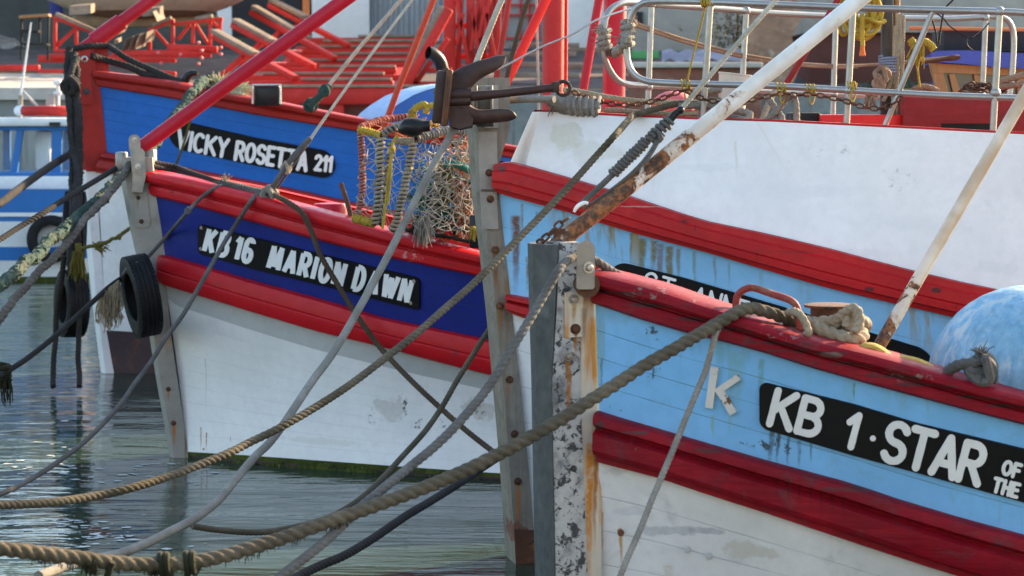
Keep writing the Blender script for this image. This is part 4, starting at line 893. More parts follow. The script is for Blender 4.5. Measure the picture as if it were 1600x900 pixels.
# lifebuoy lying on the wheelhouse roof
lb = MB(); cc = q(56, 181, 1.0); R_, r_ = .45, .075
lb.lathe(cc, (0, 0, 1), [(R_ + r_ * math.cos(2 * math.pi * k / 12), r_ + r_ * math.sin(2 * math.pi * k / 12)) for k in range(13)], 32)
lbo = lb.build('lifebuoy', M['buoy_red'], None, label='red and white lifebuoy lying on the small workboat\'s wheelhouse roof', cat='lifebuoy')
for a0 in (200, 20):
    mb = MB(); rows = []
    for k in range(5):
        a = math.radians(a0 + k * 7); d_ = Vector((math.cos(a), math.sin(a), 0)); rows.append([cc + d_ * (R_ + (r_ + .006) * math.cos(2 * math.pi * j / 12)) + Vector((0, 0, r_ + (r_ + .006) * math.sin(2 * math.pi * j / 12))) for j in range(12)])
    mb.grid(rows, closed=True); mb.build('white_band', M['sb_white'], lbo)
# ================================================================== ropes, chains, tyres and gear lying about: every one a thing
def dd(p): return proj(p)[2]
def thing(mb, name, mat, label, cat, group=None, kind=None, **k): return mb.build(name, M[mat], None, label=label, cat=cat, group=group, kind=kind, **k)
def rope(P, R, mat, label, lobes=3, group=None, name='rope', cat='rope', **k):
    mb = MB(); pts = [Vector(p) if not isinstance(p, tuple) else at(*p) for p in P]; rope_mb(mb, pts, R, lobes, **k); return thing(mb, name, mat, label, cat, group)
def coil(mb, P, R, r, pitch, n=6, rj=0.0, sub=10, per=6):
    """a cord of radius r wound round a path with winding radius R"""
    pts = resample(catmull(P, per), pitch / sub); m = len(pts); tang = [(pts[min(i + 1, m - 1)] - pts[max(i - 1, 0)]).normalized() for i in range(m)]
    nrm = tang[0].orthogonal().normalized(); out = []; rr = random.Random(m)
    for i in range(m):
        nrm = (nrm - tang[i] * nrm.dot(tang[i])).normalized(); bn = tang[i].cross(nrm); a = 2 * math.pi * i / sub
        q_ = R * (1 + rj * rr.uniform(-1, 1)); out.append(pts[i] + nrm * math.cos(a) * q_ + bn * math.sin(a) * q_)
    mb.tube(out, r, n); return mb
def knot(mb, c, R, r, seed=1, turns=5, n=7):
    rr = random.Random(seed); P = []
    for k in range(turns * 7):
        a = k * 2 * math.pi / 7; b = k * .37 + rr.uniform(-.2, .2); d = Vector((math.cos(a) * math.cos(b), math.sin(b), math.sin(a) * math.cos(b * .6)))
        P.append(Vector(c) + d * R * rr.uniform(.75, 1.1))
    mb.tube(catmull(P, 3), r, n); return mb
def fray(mb, c, d, n, L, spread, r, seed, grav=.5):
    rr = random.Random(seed)
    for k in range(n):
        v = (Vector(d) + Vector((rr.uniform(-1, 1), rr.uniform(-1, 1), rr.uniform(-1, 1))) * spread).normalized(); l = L * rr.uniform(.5, 1.1)
        p0 = Vector(c) + Vector((rr.uniform(-1, 1), rr.uniform(-1, 1), rr.uniform(-1, 1))) * r * 6
        p1 = p0 + v * l * .5; p2 = p1 + (v + Vector((rr.uniform(-.3, .3), rr.uniform(-.3, .3), -grav))).normalized() * l * .5
        mb.tube([p0, p1, p2], [r, r * .8, r * .5], 4)
    return mb
# --- the thick hawser of the nearest boat
kin = lambda u, v, i: kr(u, v, i)
H_ = [kin(1300, 512, .22), kin(1262, 507, .16), kin(1232, 499, .10), kin(1200, 488, .03), kin(1176, 482, -.01), kin(1158, 485, -.06), kin(1140, 494, -.11), kin(1118, 507, -.16)]
d0 = dd(H_[-1]); H2 = [(1060, 541), (1000, 576), (900, 640), (800, 699), (700, 747), (600, 785), (500, 820), (400, 854), (300, 879), (200, 881), (100, 869), (0, 857), (-120, 845)]
H_ += [at(u, v, lerp(d0 - .05, 7.6, (1118 - u) / 1240)) for u, v in H2]
hz = MB(); rope_mb(hz, H_, .0252, 3, depth=.34, pitch=5.2, jit=.06)
haw = thing(hz, 'mooring_rope', 'r_hawser', 'thickest tan rope, running from the red fairlead across the water to lower left', 'rope')
mb = MB()
for (u, v, s_) in ((172, 884, 1), (246, 884, 2), (258, 882, 3), (298, 880, 4), (140, 878, 5)):
    dq = lerp(d0 - .05, 7.6, (1118 - u) / 1240)
    if s_ in (2, 3, 5): fray(mb, at(u, v, dq), (0, 0, -1), 26, .06, .55, .0035, s_, .6)
    if s_ in (3, 4): coil(mb, [at(u - 9, v, dq), at(u, v, dq), at(u + 9, v, dq)], .034, .012, .022, 7)
    if s_ in (1, 4): mb.tube(catmull([at(u + 4, v - 6, dq - .03), at(u - 2, v + 8, dq - .02), at(u - 7, v + 24, dq)], 4), .012, 7)
mb.build('weed_tuft', M['weed_dark'], haw, kind='stuff')
mb = MB(); rr_ = random.Random(12)
for k in range(90):
    u = rr_.uniform(40, 560); dq = lerp(d0 - .05, 7.6, (1118 - u) / 1240); v = interp(u, [(0, 857), (100, 869), (200, 881), (300, 879), (400, 854), (500, 820), (600, 785)]); fray(mb, at(u, v + 9, dq), (0, 0, -1), 2, .022, .6, .002, k, .7)
mb.build('hanging_weed', M['weed_dark'], haw, kind='stuff')
# --- thin rope over the rail of the nearest boat
rope([kin(1165, 486, .03), kin(1148, 487, -.05), kin(1132, 500, -.11), kin(1120, 518, -.15), (1112, 545, d0 - .02), (1101, 583, d0 - .03), (1075, 645, d0 - .1), (1048, 712, d0 - .2), (1021, 775, d0 - .3), (1000, 828, d0 - .4), (978, 878, d0 - .5), (950, 950, d0 - .6)], .0125, 'r_pale', 'thin pale rope hanging down over the blue planks left of the rusty letter K')
# --- rope on the bow roller of the nearest boat
dk_ = dd(kb_stem(895, 405, .12))
rope([kin(1085, 482, .08), kin(1044, 462, .09), kin(1005, 445, .09), kin(965, 429, .09), kb_stem(935, 410, .0), kb_stem(908, 399, .02), kb_stem(893, 403, .06), (876, 418, dk_ - .1), (858, 447, dk_ - .15), (835, 487, dk_ - .2), (800, 545, dk_ - .3), (762, 606, dk_ - .4), (720, 657, dk_ - .55), (680, 697, dk_ - .65), (640, 730, dk_ - .75), (596, 766, dk_ - .9), (555, 800, dk_ - 1.0), (530, 826, dk_ - 1.1), (485, 865, dk_ - 1.25), (437, 902, dk_ - 1.4), (400, 935, dk_ - 1.5)], .0178, 'r_grey', 'grey rope led over the steel roller cheek of the mottled stem', lobes=3, depth=.28)
# --- ropes from the anchor boat
rope([sw(1090, 163, .16), sw(1060, 162, .12), sw(1030, 169, .06), sw(1004, 176, .0), sw(988, 182, -.04)] + [(965, 207, 12.75), (935, 240, 12.7), (880, 301, 12.5), (800, 383, 12.2), (740, 443, 11.95), (700, 478, 11.8), (650, 522, 11.6), (600, 561, 11.45), (550, 599, 11.3), (500, 632, 11.1), (440, 667, 10.9), (393, 690, 10.8), (350, 711, 10.65), (265, 744, 10.4), (200, 764, 10.2), (150, 775, 10.1), (80, 785, 9.9), (0, 789, 9.7), (-80, 788, 9.5)], .0185, 'r_grey2' if 'r_grey2' in M else 'r_tan', 'long laid rope from the white bulwark top down to the water at far left') 
M['r_braid'] = rope_mat('pale braided rope', (.26, .25, .225), dirt=((.16, .155, .115), .5, .8))
rope([(712, 190, 13.35), (707, 205, 13.3), (680, 254, 13.2), (657, 297, 13.1), (610, 392, 12.9), (560, 484, 12.6), (520, 552, 12.4), (487, 597, 12.2), (445, 660, 11.9), (420, 693, 11.8), (398, 714, 11.7), (366, 752, 11.5), (340, 783, 11.3), (305, 810, 11.1), (267, 830, 10.9), (225, 851, 10.6), (180, 867, 10.4), (120, 880, 10.0), (60, 900, 9.6)], .0205, 'r_braid', 'smooth pale braided rope slanting from the rusty anchor past the white lettering', lobes=5, depth=.12, pitch=6)
rope([(812, 690, 13.5), (795, 704, 13.4), (752, 732, 13.0), (710, 760, 12.5), (670, 785, 12.2), (633, 807, 11.9), (585, 840, 11.5), (540, 867, 11.2), (500, 884, 11.0), (467, 900, 10.8), (420, 925, 10.5)], .021, 'r_charcoal', 'dark grey rope with a sunlit lower edge, running just below the hawser')
rope([(785, 488, 14.2), (767, 511, 14.1), (740, 553, 14.0), (714, 595, 13.9), (690, 637, 13.8), (664, 674, 13.6), (630, 712, 13.4), (597, 748, 13.2), (566, 777, 13.0), (533, 799, 12.8), (500, 813, 12.7), (450, 826, 12.5), (400, 832, 12.4), (340, 828, 12.25), (300, 822, 12.15)], .0165, 'r_olive' if 'r_olive' in M else 'r_tan', 'laid rope from the grey stem timber sagging onto the water surface')
# --- ropes on the navy boat
kn = ar(420, 304, .02); dn = dd(kn)
rope([ar(408, 303, .05), ar(400, 306, -.02), ar(393, 313, -.10), ar(377, 337, -.11), ar(364, 358, -.10), (350, 380, dn - .15), (320, 433, dn - .3), (287, 490, dn - .45), (260, 527, dn - .6), (235, 567, dn - .8), (210, 600, dn - 1.0), (187, 633, dn - 1.3), (140, 683, dn - 1.8), (83, 727, dn - 2.3), (33, 757, dn - 2.7), (0, 772, dn - 3.0), (-70, 795, dn - 3.5)], .0165, 'r_grey', 'thin grey rope hanging from the rail knot past the tyre to the water')
rope([ar(424, 302, .04), ar(433, 307, -.03), ar(452, 317, -.10), ar(472, 333, -.12), ar(487, 363, -.14), ar(500, 397, -.14), ar(523, 437, -.12), ar(550, 481, -.12), ar(573, 515, -.12), ar(600, 550, -.10), (647, 599, dn - .7), (700, 648, dn - .9), (735, 678, dn - 1.1), (767, 703, dn - 1.25), (790, 722, dn - 1.4), (830, 756, dn - 1.6)], .0195, 'r_brown', 'brown rope crossing the name board diagonally down to the right')
ty_d = dd(A.px(225, 405, .25))
rope([ar(362, 291, .06), ar(350, 290, .02), ar(340, 292, -.05), ar(323, 302, -.10), ar(308, 315, -.10), (293, 331, dn - .1), (262, 367, ty_d + .05), (232, 401, ty_d - .12), (222, 408, ty_d - .25), (208, 414, ty_d - .3), (197, 422, ty_d - .2), (192, 434, ty_d + .1), (198, 441, ty_d + .2), (205, 436, ty_d + .22)], .0135, 'r_grey', 'thin knotted rope that holds the tyre at the navy boat\'s stem')
mb = MB(); knot(mb, (294, 329, dn - .1) and at(294, 329, dn - .1), .022, .011, 4, 3); thing(mb, 'rope_knot', 'r_grey', 'small knot in the thin rope above the name board\'s left end', 'knot')
M['r_wet'] = M['r_dark']
rope([(194, 432, ty_d + .05), (170, 449, ty_d - .1), (147, 470, ty_d - .3), (115, 499, ty_d - .6), (83, 528, ty_d - .9), (48, 556, ty_d - 1.2), (13, 579, ty_d - 1.5), (-60, 618, ty_d - 2.2)], .0195, 'r_charcoal', 'charcoal rope from the hanging tyre to the left edge, carrying a frayed tassel')
mb = MB(); fr_ = random.Random(9)
for k in range(150):
    u0 = fr_.uniform(156, 186); v0 = lerp(462, 440, (u0 - 156) / 30) + fr_.uniform(-3, 3); l = fr_.uniform(30, 68) * (1 if u0 > 163 else .7); dz = ty_d - .12 + fr_.uniform(-.06, .06); w = fr_.uniform(-6, 6)
    mb.tube(catmull([at(u0, v0, dz), at(u0 + w * .3 + fr_.uniform(-4, 4), v0 + l * .4, dz + fr_.uniform(-.03, .03)), at(u0 + w + fr_.uniform(-4, 4), v0 + l * .75, dz), at(u0 + w * .8 + fr_.uniform(-6, 6), v0 + l, dz)], 3), [.0042] * 9 + [.002], 5)
thing(mb, 'rope_tassel', 'r_glow', 'frayed cream rope end glowing in the sun left of the tyre', 'tassel')
mb = MB(); c_ = at(8, 583, ty_d - 1.55); coil(mb, [c_ + Vector((0, 0, .06)), c_, c_ - Vector((0, 0, .05))], .028, .02, .03, 7); fray(mb, c_ - Vector((0, 0, .02)), (0, 0, -1), 40, .2, .22, .006, 3, .8); thing(mb, 'weed_clump', 'weed_dark', 'dark weed clump hanging from the charcoal rope at the left edge', 'weed')
ds = dd(A.px(200, 255, .05))
rope([A.px(226, 256, .04), A.px(205, 255, .06), (190, 259, ds), (173, 268, ds - .1), (140, 288, ds - .3), (100, 312, ds - .55), (67, 333, ds - .8), (30, 355, ds - 1.0), (0, 374, ds - 1.2), (-60, 410, ds - 1.6)], .021, 'r_charcoal', 'upper black rope from the navy boat\'s bow roller to the left edge')
M['r_rough'] = rope_mat('rough dark grey rope', (.14, .125, .11))
rope([A.px(226, 260, .07), (203, 254, ds - .05), (195, 268, ds - .12), (173, 300, ds - .3), (133, 344, ds - .6), (93, 393, ds - .9), (43, 444, ds - 1.3), (0, 497, ds - 1.65), (-50, 560, ds - 2.0)], .029, 'r_rough', 'lower rough grey rope from the navy boat\'s bow roller to the left edge', jit=.35)
rope([vr(318, 126, .02), (306, 138, 22.0), (275, 178, 21.5), (240, 228, 20.5), (215, 250, 19.6), (190, 272, 18.9), (167, 300, 18.3), (117, 343, 17.4), (60, 397, 16.4), (0, 446, 15.4), (-60, 500, 14.6)], .043, 'r_green', 'fat fuzzy green rope from the blue boat\'s horn to the left edge', lobes=5, depth=.10, jit=.55, rad=lambda t: 1 - .12 * t)
rope([V.px(113, 238, .1), (80, 259, 22.6), (27, 297, 21.5), (0, 318, 20.9), (-50, 352, 20)], .035, 'r_charcoal', 'dark rope from the tall red stem across the small workboat')
mb = MB(); P1 = [A.px(231, 253, .05), ar(262, 261, .28), ar(300, 271, .18), ar(330, 281, .1), ar(352, 290, .04)]; rope_mb(mb, P1, .022, 3); thing(mb, 'rope', 'r_charcoal', 'upper dark rope lying along the navy boat\'s red rail at the bow', 'rope')
mb = MB(); P1 = [A.px(231, 258, .08), ar(262, 267, .26), ar(300, 278, .16), ar(325, 287, .07), ar(345, 292, .04)]; rope_mb(mb, P1, .019, 3); thing(mb, 'rope', 'r_charcoal', 'lower dark rope lying along the navy boat\'s red rail at the bow', 'rope')
mb = MB(); P1 = [ar(345, 288, .04), ar(372, 294, .04), ar(395, 300, .04), ar(416, 303, .03)]; rope_mb(mb, P1, .028, 4, depth=.1); coil(mb, P1, .031, .010, .024, 6)
thing(mb, 'rope_splice', 'r_grey', 'whipped grey rope splice on the red rail left of the knot', 'rope')
mb = MB(); knot(mb, kn, .062, .020, 11, 5); thing(mb, 'rope_knot', 'r_pale', 'big pale rope knot tied on the navy boat\'s red rail', 'knot')
mb = MB(); fray(mb, ar(352, 286, .05), (0, 0, 1), 26, .08, .8, .003, 2, .2); thing(mb, 'rope_fray', 'r_cream', 'frayed bright rope end sticking up at the left end of the splice', 'rope')
def stay(P, R, mat, label, lobes=3, **k): return rope(P, R, mat, label, lobes, name='stay_rope', **k)
# --- stays
stay([(424, 296, dn), (453, 252, dn - .02), (470, 232, dn), (485, 216, dn)], .022, 'r_grey', 'grey lashing at the foot of the pale stay above the rail knot', 4)
stay([(432, 296, dn + .03), (462, 252, dn + .0), (487, 216, dn + .02)], .0085, 'r_grey', 'thin second strand beside the grey lashing above the rail knot')
mb = MB(); knot(mb, at(447, 262, dn), .04, .013, 21, 4); thing(mb, 'rope_knot', 'r_cream', 'cream knot in the lashing in front of the blue boat\'s board', 'knot')
stay([(484, 218, dn), (540, 139, dn + .02), (600, 58, dn + .05), (662, -24, dn + .1)], .0105, 'r_white', 'lower of two pale stays, reaching down to the grey lashing')
stay([(513, 134, 22.3), (560, 76, 22.25), (600, 30, 22.2), (650, -28, 22.1)], .0165, 'r_white', 'upper of two pale stays, ending in a green splice')
mb = MB(); rope_mb(mb, [at(515, 133, 22.3), at(508, 142, 22.3), at(492, 158, 22.3), at(482, 167, 22.3)], .035, 5, depth=.15); knot(mb, at(508, 140, 22.3), .05, .02, 3, 3); knot(mb, at(484, 164, 22.35), .06, .022, 8, 4); thing(mb, 'stay_splice', 'r_green', 'knotted green splice on the blue boat\'s rail below the upper stay', 'rope')
stay([(800, -24, 13.85), (784, 0, 13.85), (764, 48, 13.85), (745, 96, 13.85), (738, 124, 13.85)], .018, 'r_white', 'white laid stay rising from behind the anchor', 4, depth=.15)
stay([(838, -24, 17.9), (822, 10, 17.9), (808, 58, 17.9), (797, 100, 17.9), (790, 130, 17.9)], .018, 'r_brown', 'dark brown laid stay between the scarlet leg and the mast')
stay([(838, -20, 18.3), (839, 30, 18.3), (840, 90, 18.3), (842, 180, 18.3)], .011, 'r_white', 'white cord hanging straight down left of the red mast', 6)
stay([(778, 108, 13.9), (797, 99, 13.9), (845, 74, 13.9), (893, 54, 13.9), (935, 30, 13.95), (990, 12, 14.1)], .006, 'steel', 'thin wire from the stem head sloping up across the red mast', 0)
dkk = dd(kp(1055, 180, .06))
stay([(1062, 173, dkk), (1140, 82, dkk + .05), (1215, -3, dkk + .1), (1240, -32, dkk + .1)], .0105, 'r_white', 'pale stay rising right from the black sleeve above the white pole', 4)
mb = MB(); mb.tube([at(1064, 170, dkk), at(1054, 179, dkk), at(1044, 191, dkk)], [.012, .016, .016], 10); mb.sphere(at(1063, 172, dkk), .018, 10); thing(mb, 'stay_sleeve', 'plastic_black', 'black sleeve on the pale stay above the grey lashing', 'sleeve')
mb = MB(); L1 = [at(1046, 190, dkk), at(1030, 203, dkk), at(1012, 220, dkk), at(985, 245, dkk), at(957, 273, dkk), at(935, 294, dkk), at(905, 322, dkk)]
rope_mb(mb, L1, .013, 4, depth=.2); coil(mb, [at(1047, 189, dkk), at(1030, 203, dkk), at(1014, 218, dkk)], .021, .0085, .022, 6, .2); coil(mb, [at(1010, 220, dkk), at(985, 245, dkk), at(957, 273, dkk)], .018, .0085, .017, 6, .1)
knot(mb, at(1028, 214, dkk - .01), .024, .008, 6, 3)
for o in (3, 8): rope_mb(mb, [at(1022 + o, 222 - o * .3, dkk - .02), at(1006 + o, 246, dkk - .03), at(985 + o * .6, 270, dkk - .02), at(955, 296, dkk - .01), at(912, 326, dkk - .01)], .006, 3)
thing(mb, 'stay_lashing', 'r_grey', 'grey rope lashing wound along the rusty foot of the white pole', 'rope')
mb = MB(); mb.tube(catmull([at(897, 331, dkk - .04), at(902, 323, dkk - .045), at(912, 317, dkk - .04), at(919, 318, dkk - .04)], 5), [.006 + .003 * math.sin(k / 15 * 3.1) for k in range(16)], 8); thing(mb, 'plastic_hook', 'letter', 'white plastic hook at the lower end of the grey lashing', 'hook')
# --- chains
def chain(P, link, wid, wire, n=6):
    pts = resample(catmull(P, 8), link * .74); mb = MB()
    for i in range(len(pts) - 1):
        a, b = pts[i], pts[i + 1]; x = (b - a).normalized(); c = (a + b) / 2; s = x.cross(Vector((0, 0, 1)));
        s = s.normalized() if s.length > .1 else Vector((0, 1, 0)); t = x.cross(s)
        m_ = (s * .35 + t).normalized() if i % 2 else (s - t * .35).normalized(); h = (link - wid) / 2; R = (wid - wire) / 2; Q = []
        for k in range(6): an = -math.pi / 2 + math.pi * k / 5; Q.append(c + x * (h + R * math.cos(an)) + m_ * R * math.sin(an))
        for k in range(6): an = math.pi / 2 + math.pi * k / 5; Q.append(c + x * (-h + R * math.cos(an)) + m_ * R * math.sin(an))
        mb.tube(Q, wire / 2, n, closed=True)
    return mb
cf = lambda u, v, i=.04: sw(u, v, i)
mb = chain([sw(886, 140, .05), sw(905, 148, .04), sw(922, 154, .04), sw(953, 162, .04), sw(985, 164, .04), sw(1020, 158, .04), sw(1045, 150, .04), sw(1070, 141, .06), sw(1090, 151, .04), sw(1112, 158, .04), sw(1150, 160, .04), sw(1185, 154, .04), sw(1222, 146, .07), sw(1245, 149, .05), sw(1266, 147, .07), sw(1300, 153, .04), sw(1322, 158, .04), sw(1345, 166, .04), sw(1372, 170, .04), sw(1392, 164, .04), sw(1410, 152, .07)], .052, .034, .0105)
thing(mb, 'anchor_chain', 'rust', 'rusty anchor chain draped along the tube railing', 'chain')
mb = chain([K.px(842, 380, .02), K.px(850, 372, .07), K.px(858, 367, .08), K.px(866, 359, .09), K.px(874, 350, .08), K.px(888, 341, .06)], .055, .036, .011); thing(mb, 'short_chain', 'rust', 'short rusty chain on top of the dark stem at the pole\'s foot', 'chain')
for k, (u, v) in enumerate(((1072, 136), (1221, 141), (1267, 143), (1331, 139))):
    mb = MB(); c_ = sw(u, v - 4, .10); R_ = .034; coil(mb, [c_ + Vector((-.03, 0, 0)), c_, c_ + Vector((.03, 0, .0))], .027, .0045, .02, 5)
    mb.tube(catmull([c_ + Vector((.01, -.03, 0)), c_ + Vector((-.01, -.04, -.045)), c_ + Vector((0, -.03, -.085)), c_ + Vector((.02, .0, -.05)), c_ + Vector((.01, .02, 0))], 4), .0045, 5)
    thing(mb, 'chain_tie', 'r_yellow', ['yellow tie hanging the chain under the yellow line', 'yellow tie round the rail below the leaning brown tube', 'second yellow tie from the leaning brown tube', 'yellow tie at the foot of the stanchion beside the red coaming'][k], 'tie', 'yellow ties on the railing')
rope([sw(1104, 2, .12), sw(1089, 64, .10), sw(1072, 132, .10)], .0055, 'r_yellow', 'thin yellow line tied between the two rails beside a stanchion')
mb = MB(); coil(mb, [sw(1096, 3, .10), sw(1104, 3, .10), sw(1112, 3, .10)], .026, .007, .016, 6); thing(mb, 'rail_whipping', 'r_yellow', 'yellow whipping round the top rail above the yellow line', 'rope')
# --- anchor
an = empty('anchor', at(720, 195, 13.3), 'dark rusty stockless anchor hanging on the grey stem head', 'anchor')
da = 13.28
mb = MB(); mb.tube(catmull([at(700, 158, da), at(712, 138, da - .02), at(728, 121, da - .03), at(748, 109, da - .03), at(768, 101, da - .02), at(783, 93, da), at(790, 88, da)], 4), [.105, .100, .095, .09, .086, .08, .075, .07, .066, .062, .056, .052, .05, .048, .046, .044, .042, .040, .037, .034, .030, .024, .017, .010, .004], 14, ell=(.62, 1)); mb.build('fluke', M['anchor'], an)
mb = MB(); mb.tube(catmull([at(702, 150, da), at(712, 166, da - .02), at(728, 178, da - .03), at(748, 183, da - .03), at(772, 181, da - .02), at(793, 180, da), at(807, 183, da)], 4), [.10, .098, .096, .092, .087, .080, .073, .066, .060, .055, .051, .047, .044, .042, .041, .040, .040, .040, .039, .038, .036, .032, .025, .015, .004], 14, ell=(.62, 1)); mb.build('fluke', M['anchor'], an)
mb = MB(); bo_ = [at(u, v, da - .075) for u, v in ((699, 112), (711, 117), (728, 130), (737, 142), (737, 160), (729, 171), (740, 186), (737, 197), (718, 201), (702, 197))]
mb.prism(bo_, FWD * .15); mb.build('body', M['anchor'], an, smooth=False)
p_ = at(690, 152, da + .02); rot = Matrix.Rotation(math.radians(6), 3, 'Y'); mb = MB(); mb.box(p_, (.075, .26, .29), rot, bevel=.014); mb.build('crown', M['anchor'], an)
mb = MB(); mb.box(at(697, 115, da - .03), (.05, .14, .05), Matrix.Rotation(math.radians(-20), 3, 'Y'), bevel=.006); mb.box(at(699, 153, da - .05), (.035, .2, .31), rot, bevel=.01); mb.build('crown_rib', M['rust'], an)
mb = MB(); mb.tube([at(704, 152, da - .07), at(740, 150, da - .07), at(775, 147, da - .06), at(830, 141, da), at(873, 136, da + .02)], [.030, .028, .024, .023, .022], 12); sk = mb.build('shank', M['anchor'], an)
mb = MB(); mb.tube([at(702, 148, da - .075), at(737, 147, da - .075)], .034, 12); mb.tube([at(702, 158, da - .075), at(735, 157, da - .075)], .027, 12); mb.build('shank_collar', M['anchor'], an)
mb = MB(); cc = at(880, 138, da + .02); mb.tube([cc + Vector((.038 * math.cos(a * math.pi / 8), 0, .038 * math.sin(a * math.pi / 8))) for a in range(16)], .011, 8, closed=True); mb.box(at(868, 136, da + .02), (.05, .05, .06), bevel=.01); mb.build('shackle', M['anchor'], an)
mb = MB(); x0, x1 = 743, 770
for x in (744, 768): mb.box((at(x, 134, 13.42) + at(x, 172, 13.42)) / 2, (.016, .14, .135), bevel=.003)
mb.box(at(756, 153, 13.47), (.09, .05, .135), bevel=.003); mb.build('anchor_bracket', M['stem_steel'], S.root)
mb = MB(); mb.box(at(758, 186, 13.48), (.10, .12, .085), bevel=.006); mb.build('anchor_chock', M['stem_dark'], S.root)
mb = MB(); mb.tube([at(762, 118, 13.7), at(764, 110, 13.7), at(770, 108, 13.7), at(778, 106, 13.75), at(782, 103, 13.85)], [.012, .022, .014, .012, .008], 10); mb.build('wire_terminal', M['steel'], S.root)
# --- ropes lying along the bulwark of the anchor boat
dbk = .22
mb = MB(); rope_mb(mb, [S.px(798, 157, .0), (820, 155, 13.6) and at(820, 155, 13.6), at(845, 155, 13.55), at(866, 155, 13.5)], .020, 6, depth=.06); thing(mb, 'rope', 'r_pale', 'pale braided rope stretched from the stem head to the wrapped bundle', 'rope')
mb = MB(); bun = [sw(864, 153, .06), sw(876, 160, .05), sw(890, 165, .04), sw(915, 166, .04), sw(938, 168, .05)]; rope_mb(mb, bun, .05, 5, depth=.1, jit=.3); coil(mb, bun[2:], .052, .011, .034, 6, .15); fray(mb, bun[0], (-.2, -.4, -1), 30, .09, .5, .004, 4); thing(mb, 'rope_bundle', 'r_pale', 'wrapped bundle of frayed rope on the bow end of the white bulwark', 'rope')
for k, (P, mt, lb) in enumerate((
    ([sw(880, 140, .10), sw(905, 143, .12), sw(940, 150, .14), sw(985, 157, .16), sw(1030, 160, .18), sw(1080, 160, .2), sw(1130, 160, .25)], 'r_cream', 'upper tan rope lying along the bulwark behind the chain'),
    ([sw(945, 172, .08), sw(970, 173, .1), sw(1000, 176, .12), sw(1050, 178, .14), sw(1090, 176, .14)], 'r_cream', 'short tan rope lying on the red bulwark cap'),
    ([sw(1060, 166, .1), sw(1090, 165, .12), sw(1120, 167, .14), sw(1150, 172, .14), sw(1172, 178, .12), sw(1165, 187, .10), sw(1145, 183, .2)], 'r_pale', 'pale rope looping round on the deck left of the white pole'),
    ([sw(1100, 146, .4), sw(1125, 140, .4), sw(1150, 145, .4), sw(1172, 152, .4), sw(1160, 160, .4), sw(1110, 156, .4)], 'r_pale', 'pale rope coil under the dirty white bucket'),
    ([sw(1196, 190, .1), sw(1215, 172, .12), sw(1227, 156, .12), sw(1237, 150, .12), sw(1243, 160, .12), sw(1245, 190, .1)], 'r_pale', 'pale rope arch standing left of the red coaming'),
    ([sw(1200, 152, .2), sw(1212, 170, .16), sw(1222, 186, .12), sw(1212, 196, .12)], 'r_pale', 'pale rope slanting down beside the rope arch'),
    ([sw(1190, 194, .2), sw(1197, 172, .3), sw(1208, 148, .4), sw(1220, 135, .5)], 'r_cream', 'twisted tan rope leaning beside the white pole'))):
    rope(P, .019 if k > 1 else .016, mt, lb, name='deck_rope')
M['r_sun'] = rope_mat('tan cable rope', (.34, .22, .15))
rope([sf(990, 35), sf(1054, 57), sf(1102, 71), sf(1150, 83), sf(1200, 92), sf(1250, 99), sf(1300, 102), sf(1350, 102), sf(1400, 98), sf(1455, 92), sf(1490, 89)], .010, 'r_sun', 'upper of two tan cables sagging between the railing end and the wheelhouse')
rope([sf(990, 39), sf(1054, 61), sf(1102, 75), sf(1150, 87), sf(1200, 96), sf(1250, 102), sf(1300, 105), sf(1340, 105)], .010, 'r_sun', 'lower of two tan cables sagging from the railing end')
mb = MB(); fray(mb, sf(988, 34), (1, 0, .4), 20, .05, .8, .004, 9); knot(mb, sf(988, 37), .03, .011, 15, 3); thing(mb, 'rope_knot', 'r_sun', 'frayed tan knot where both cables meet the railing end', 'knot')
mb = MB()
coil(mb, [sf(944, 42), sf(944, 60), sf(946, 76)], .030, .016, .032, 7, .2); coil(mb, [sw(982, 34, .1), sw(981, 52, .1), sw(980, 74, .1)], .030, .017, .034, 7, .2)
rope_mb(mb, [sf(944, 60), sf(948, 76), sf(958, 82), (sf(968, 78) + sw(968, 78, .1)) / 2, sw(978, 66, .1), sw(981, 52, .1)], .030, 5, depth=.12, jit=.3)
for u, v, f in ((941, 48, sf), (943, 70, sf), (985, 38, lambda a, b: sw(a, b, .1)), (975, 66, lambda a, b: sw(a, b, .1))): fray(mb, f(u, v), (-.4, -.3, .1), 34, .07, 1.0, .003, int(u))
thing(mb, 'rope_lashing', 'r_pale', 'frayed pale rope lashing joining the round ends of both railings', 'rope')
# --- deck gear on the anchor boat
c_ = sw(1144, 160, .45); mb = MB(); hb_ = .20
rr_ = Matrix.Rotation(math.radians(6), 3, 'Y'); ax_ = rr_ @ Vector((0, 0, 1))
mb.lathe(c_ - ax_ * .05, ax_, [(.001, 0), (.075, 0), (.093, .205), (.097, .207), (.097, .215), (.09, .214), (.07, .02), (.001, .02)], 26); thing(mb, 'bucket', 'bucket_white', 'dirty white bucket standing on the deck behind the railing', 'bucket')
mb = MB(); c_ = sw(1052, 166, .42); mb.sphere(c_, .11, 18, (1.15, 1, .8)); thing(mb, 'float', 'paint_pink', 'faded pink float showing above the bulwark behind the chain', 'float')
a_, b_ = sf(1300, 24), sf(1218, 134); mb = MB(); mb.tube([at(1315, -10, 14.1), at(1222, 142, 14.1)], .018, 12); thing(mb, 'brown_tube', 'rust2', 'brown tube leaning behind the white pole', 'tube') if False else mb.build('leaning_tube', M['red_box'], S.root)
mb = MB(); dy_ = 14.2; rr_ = random.Random(31)
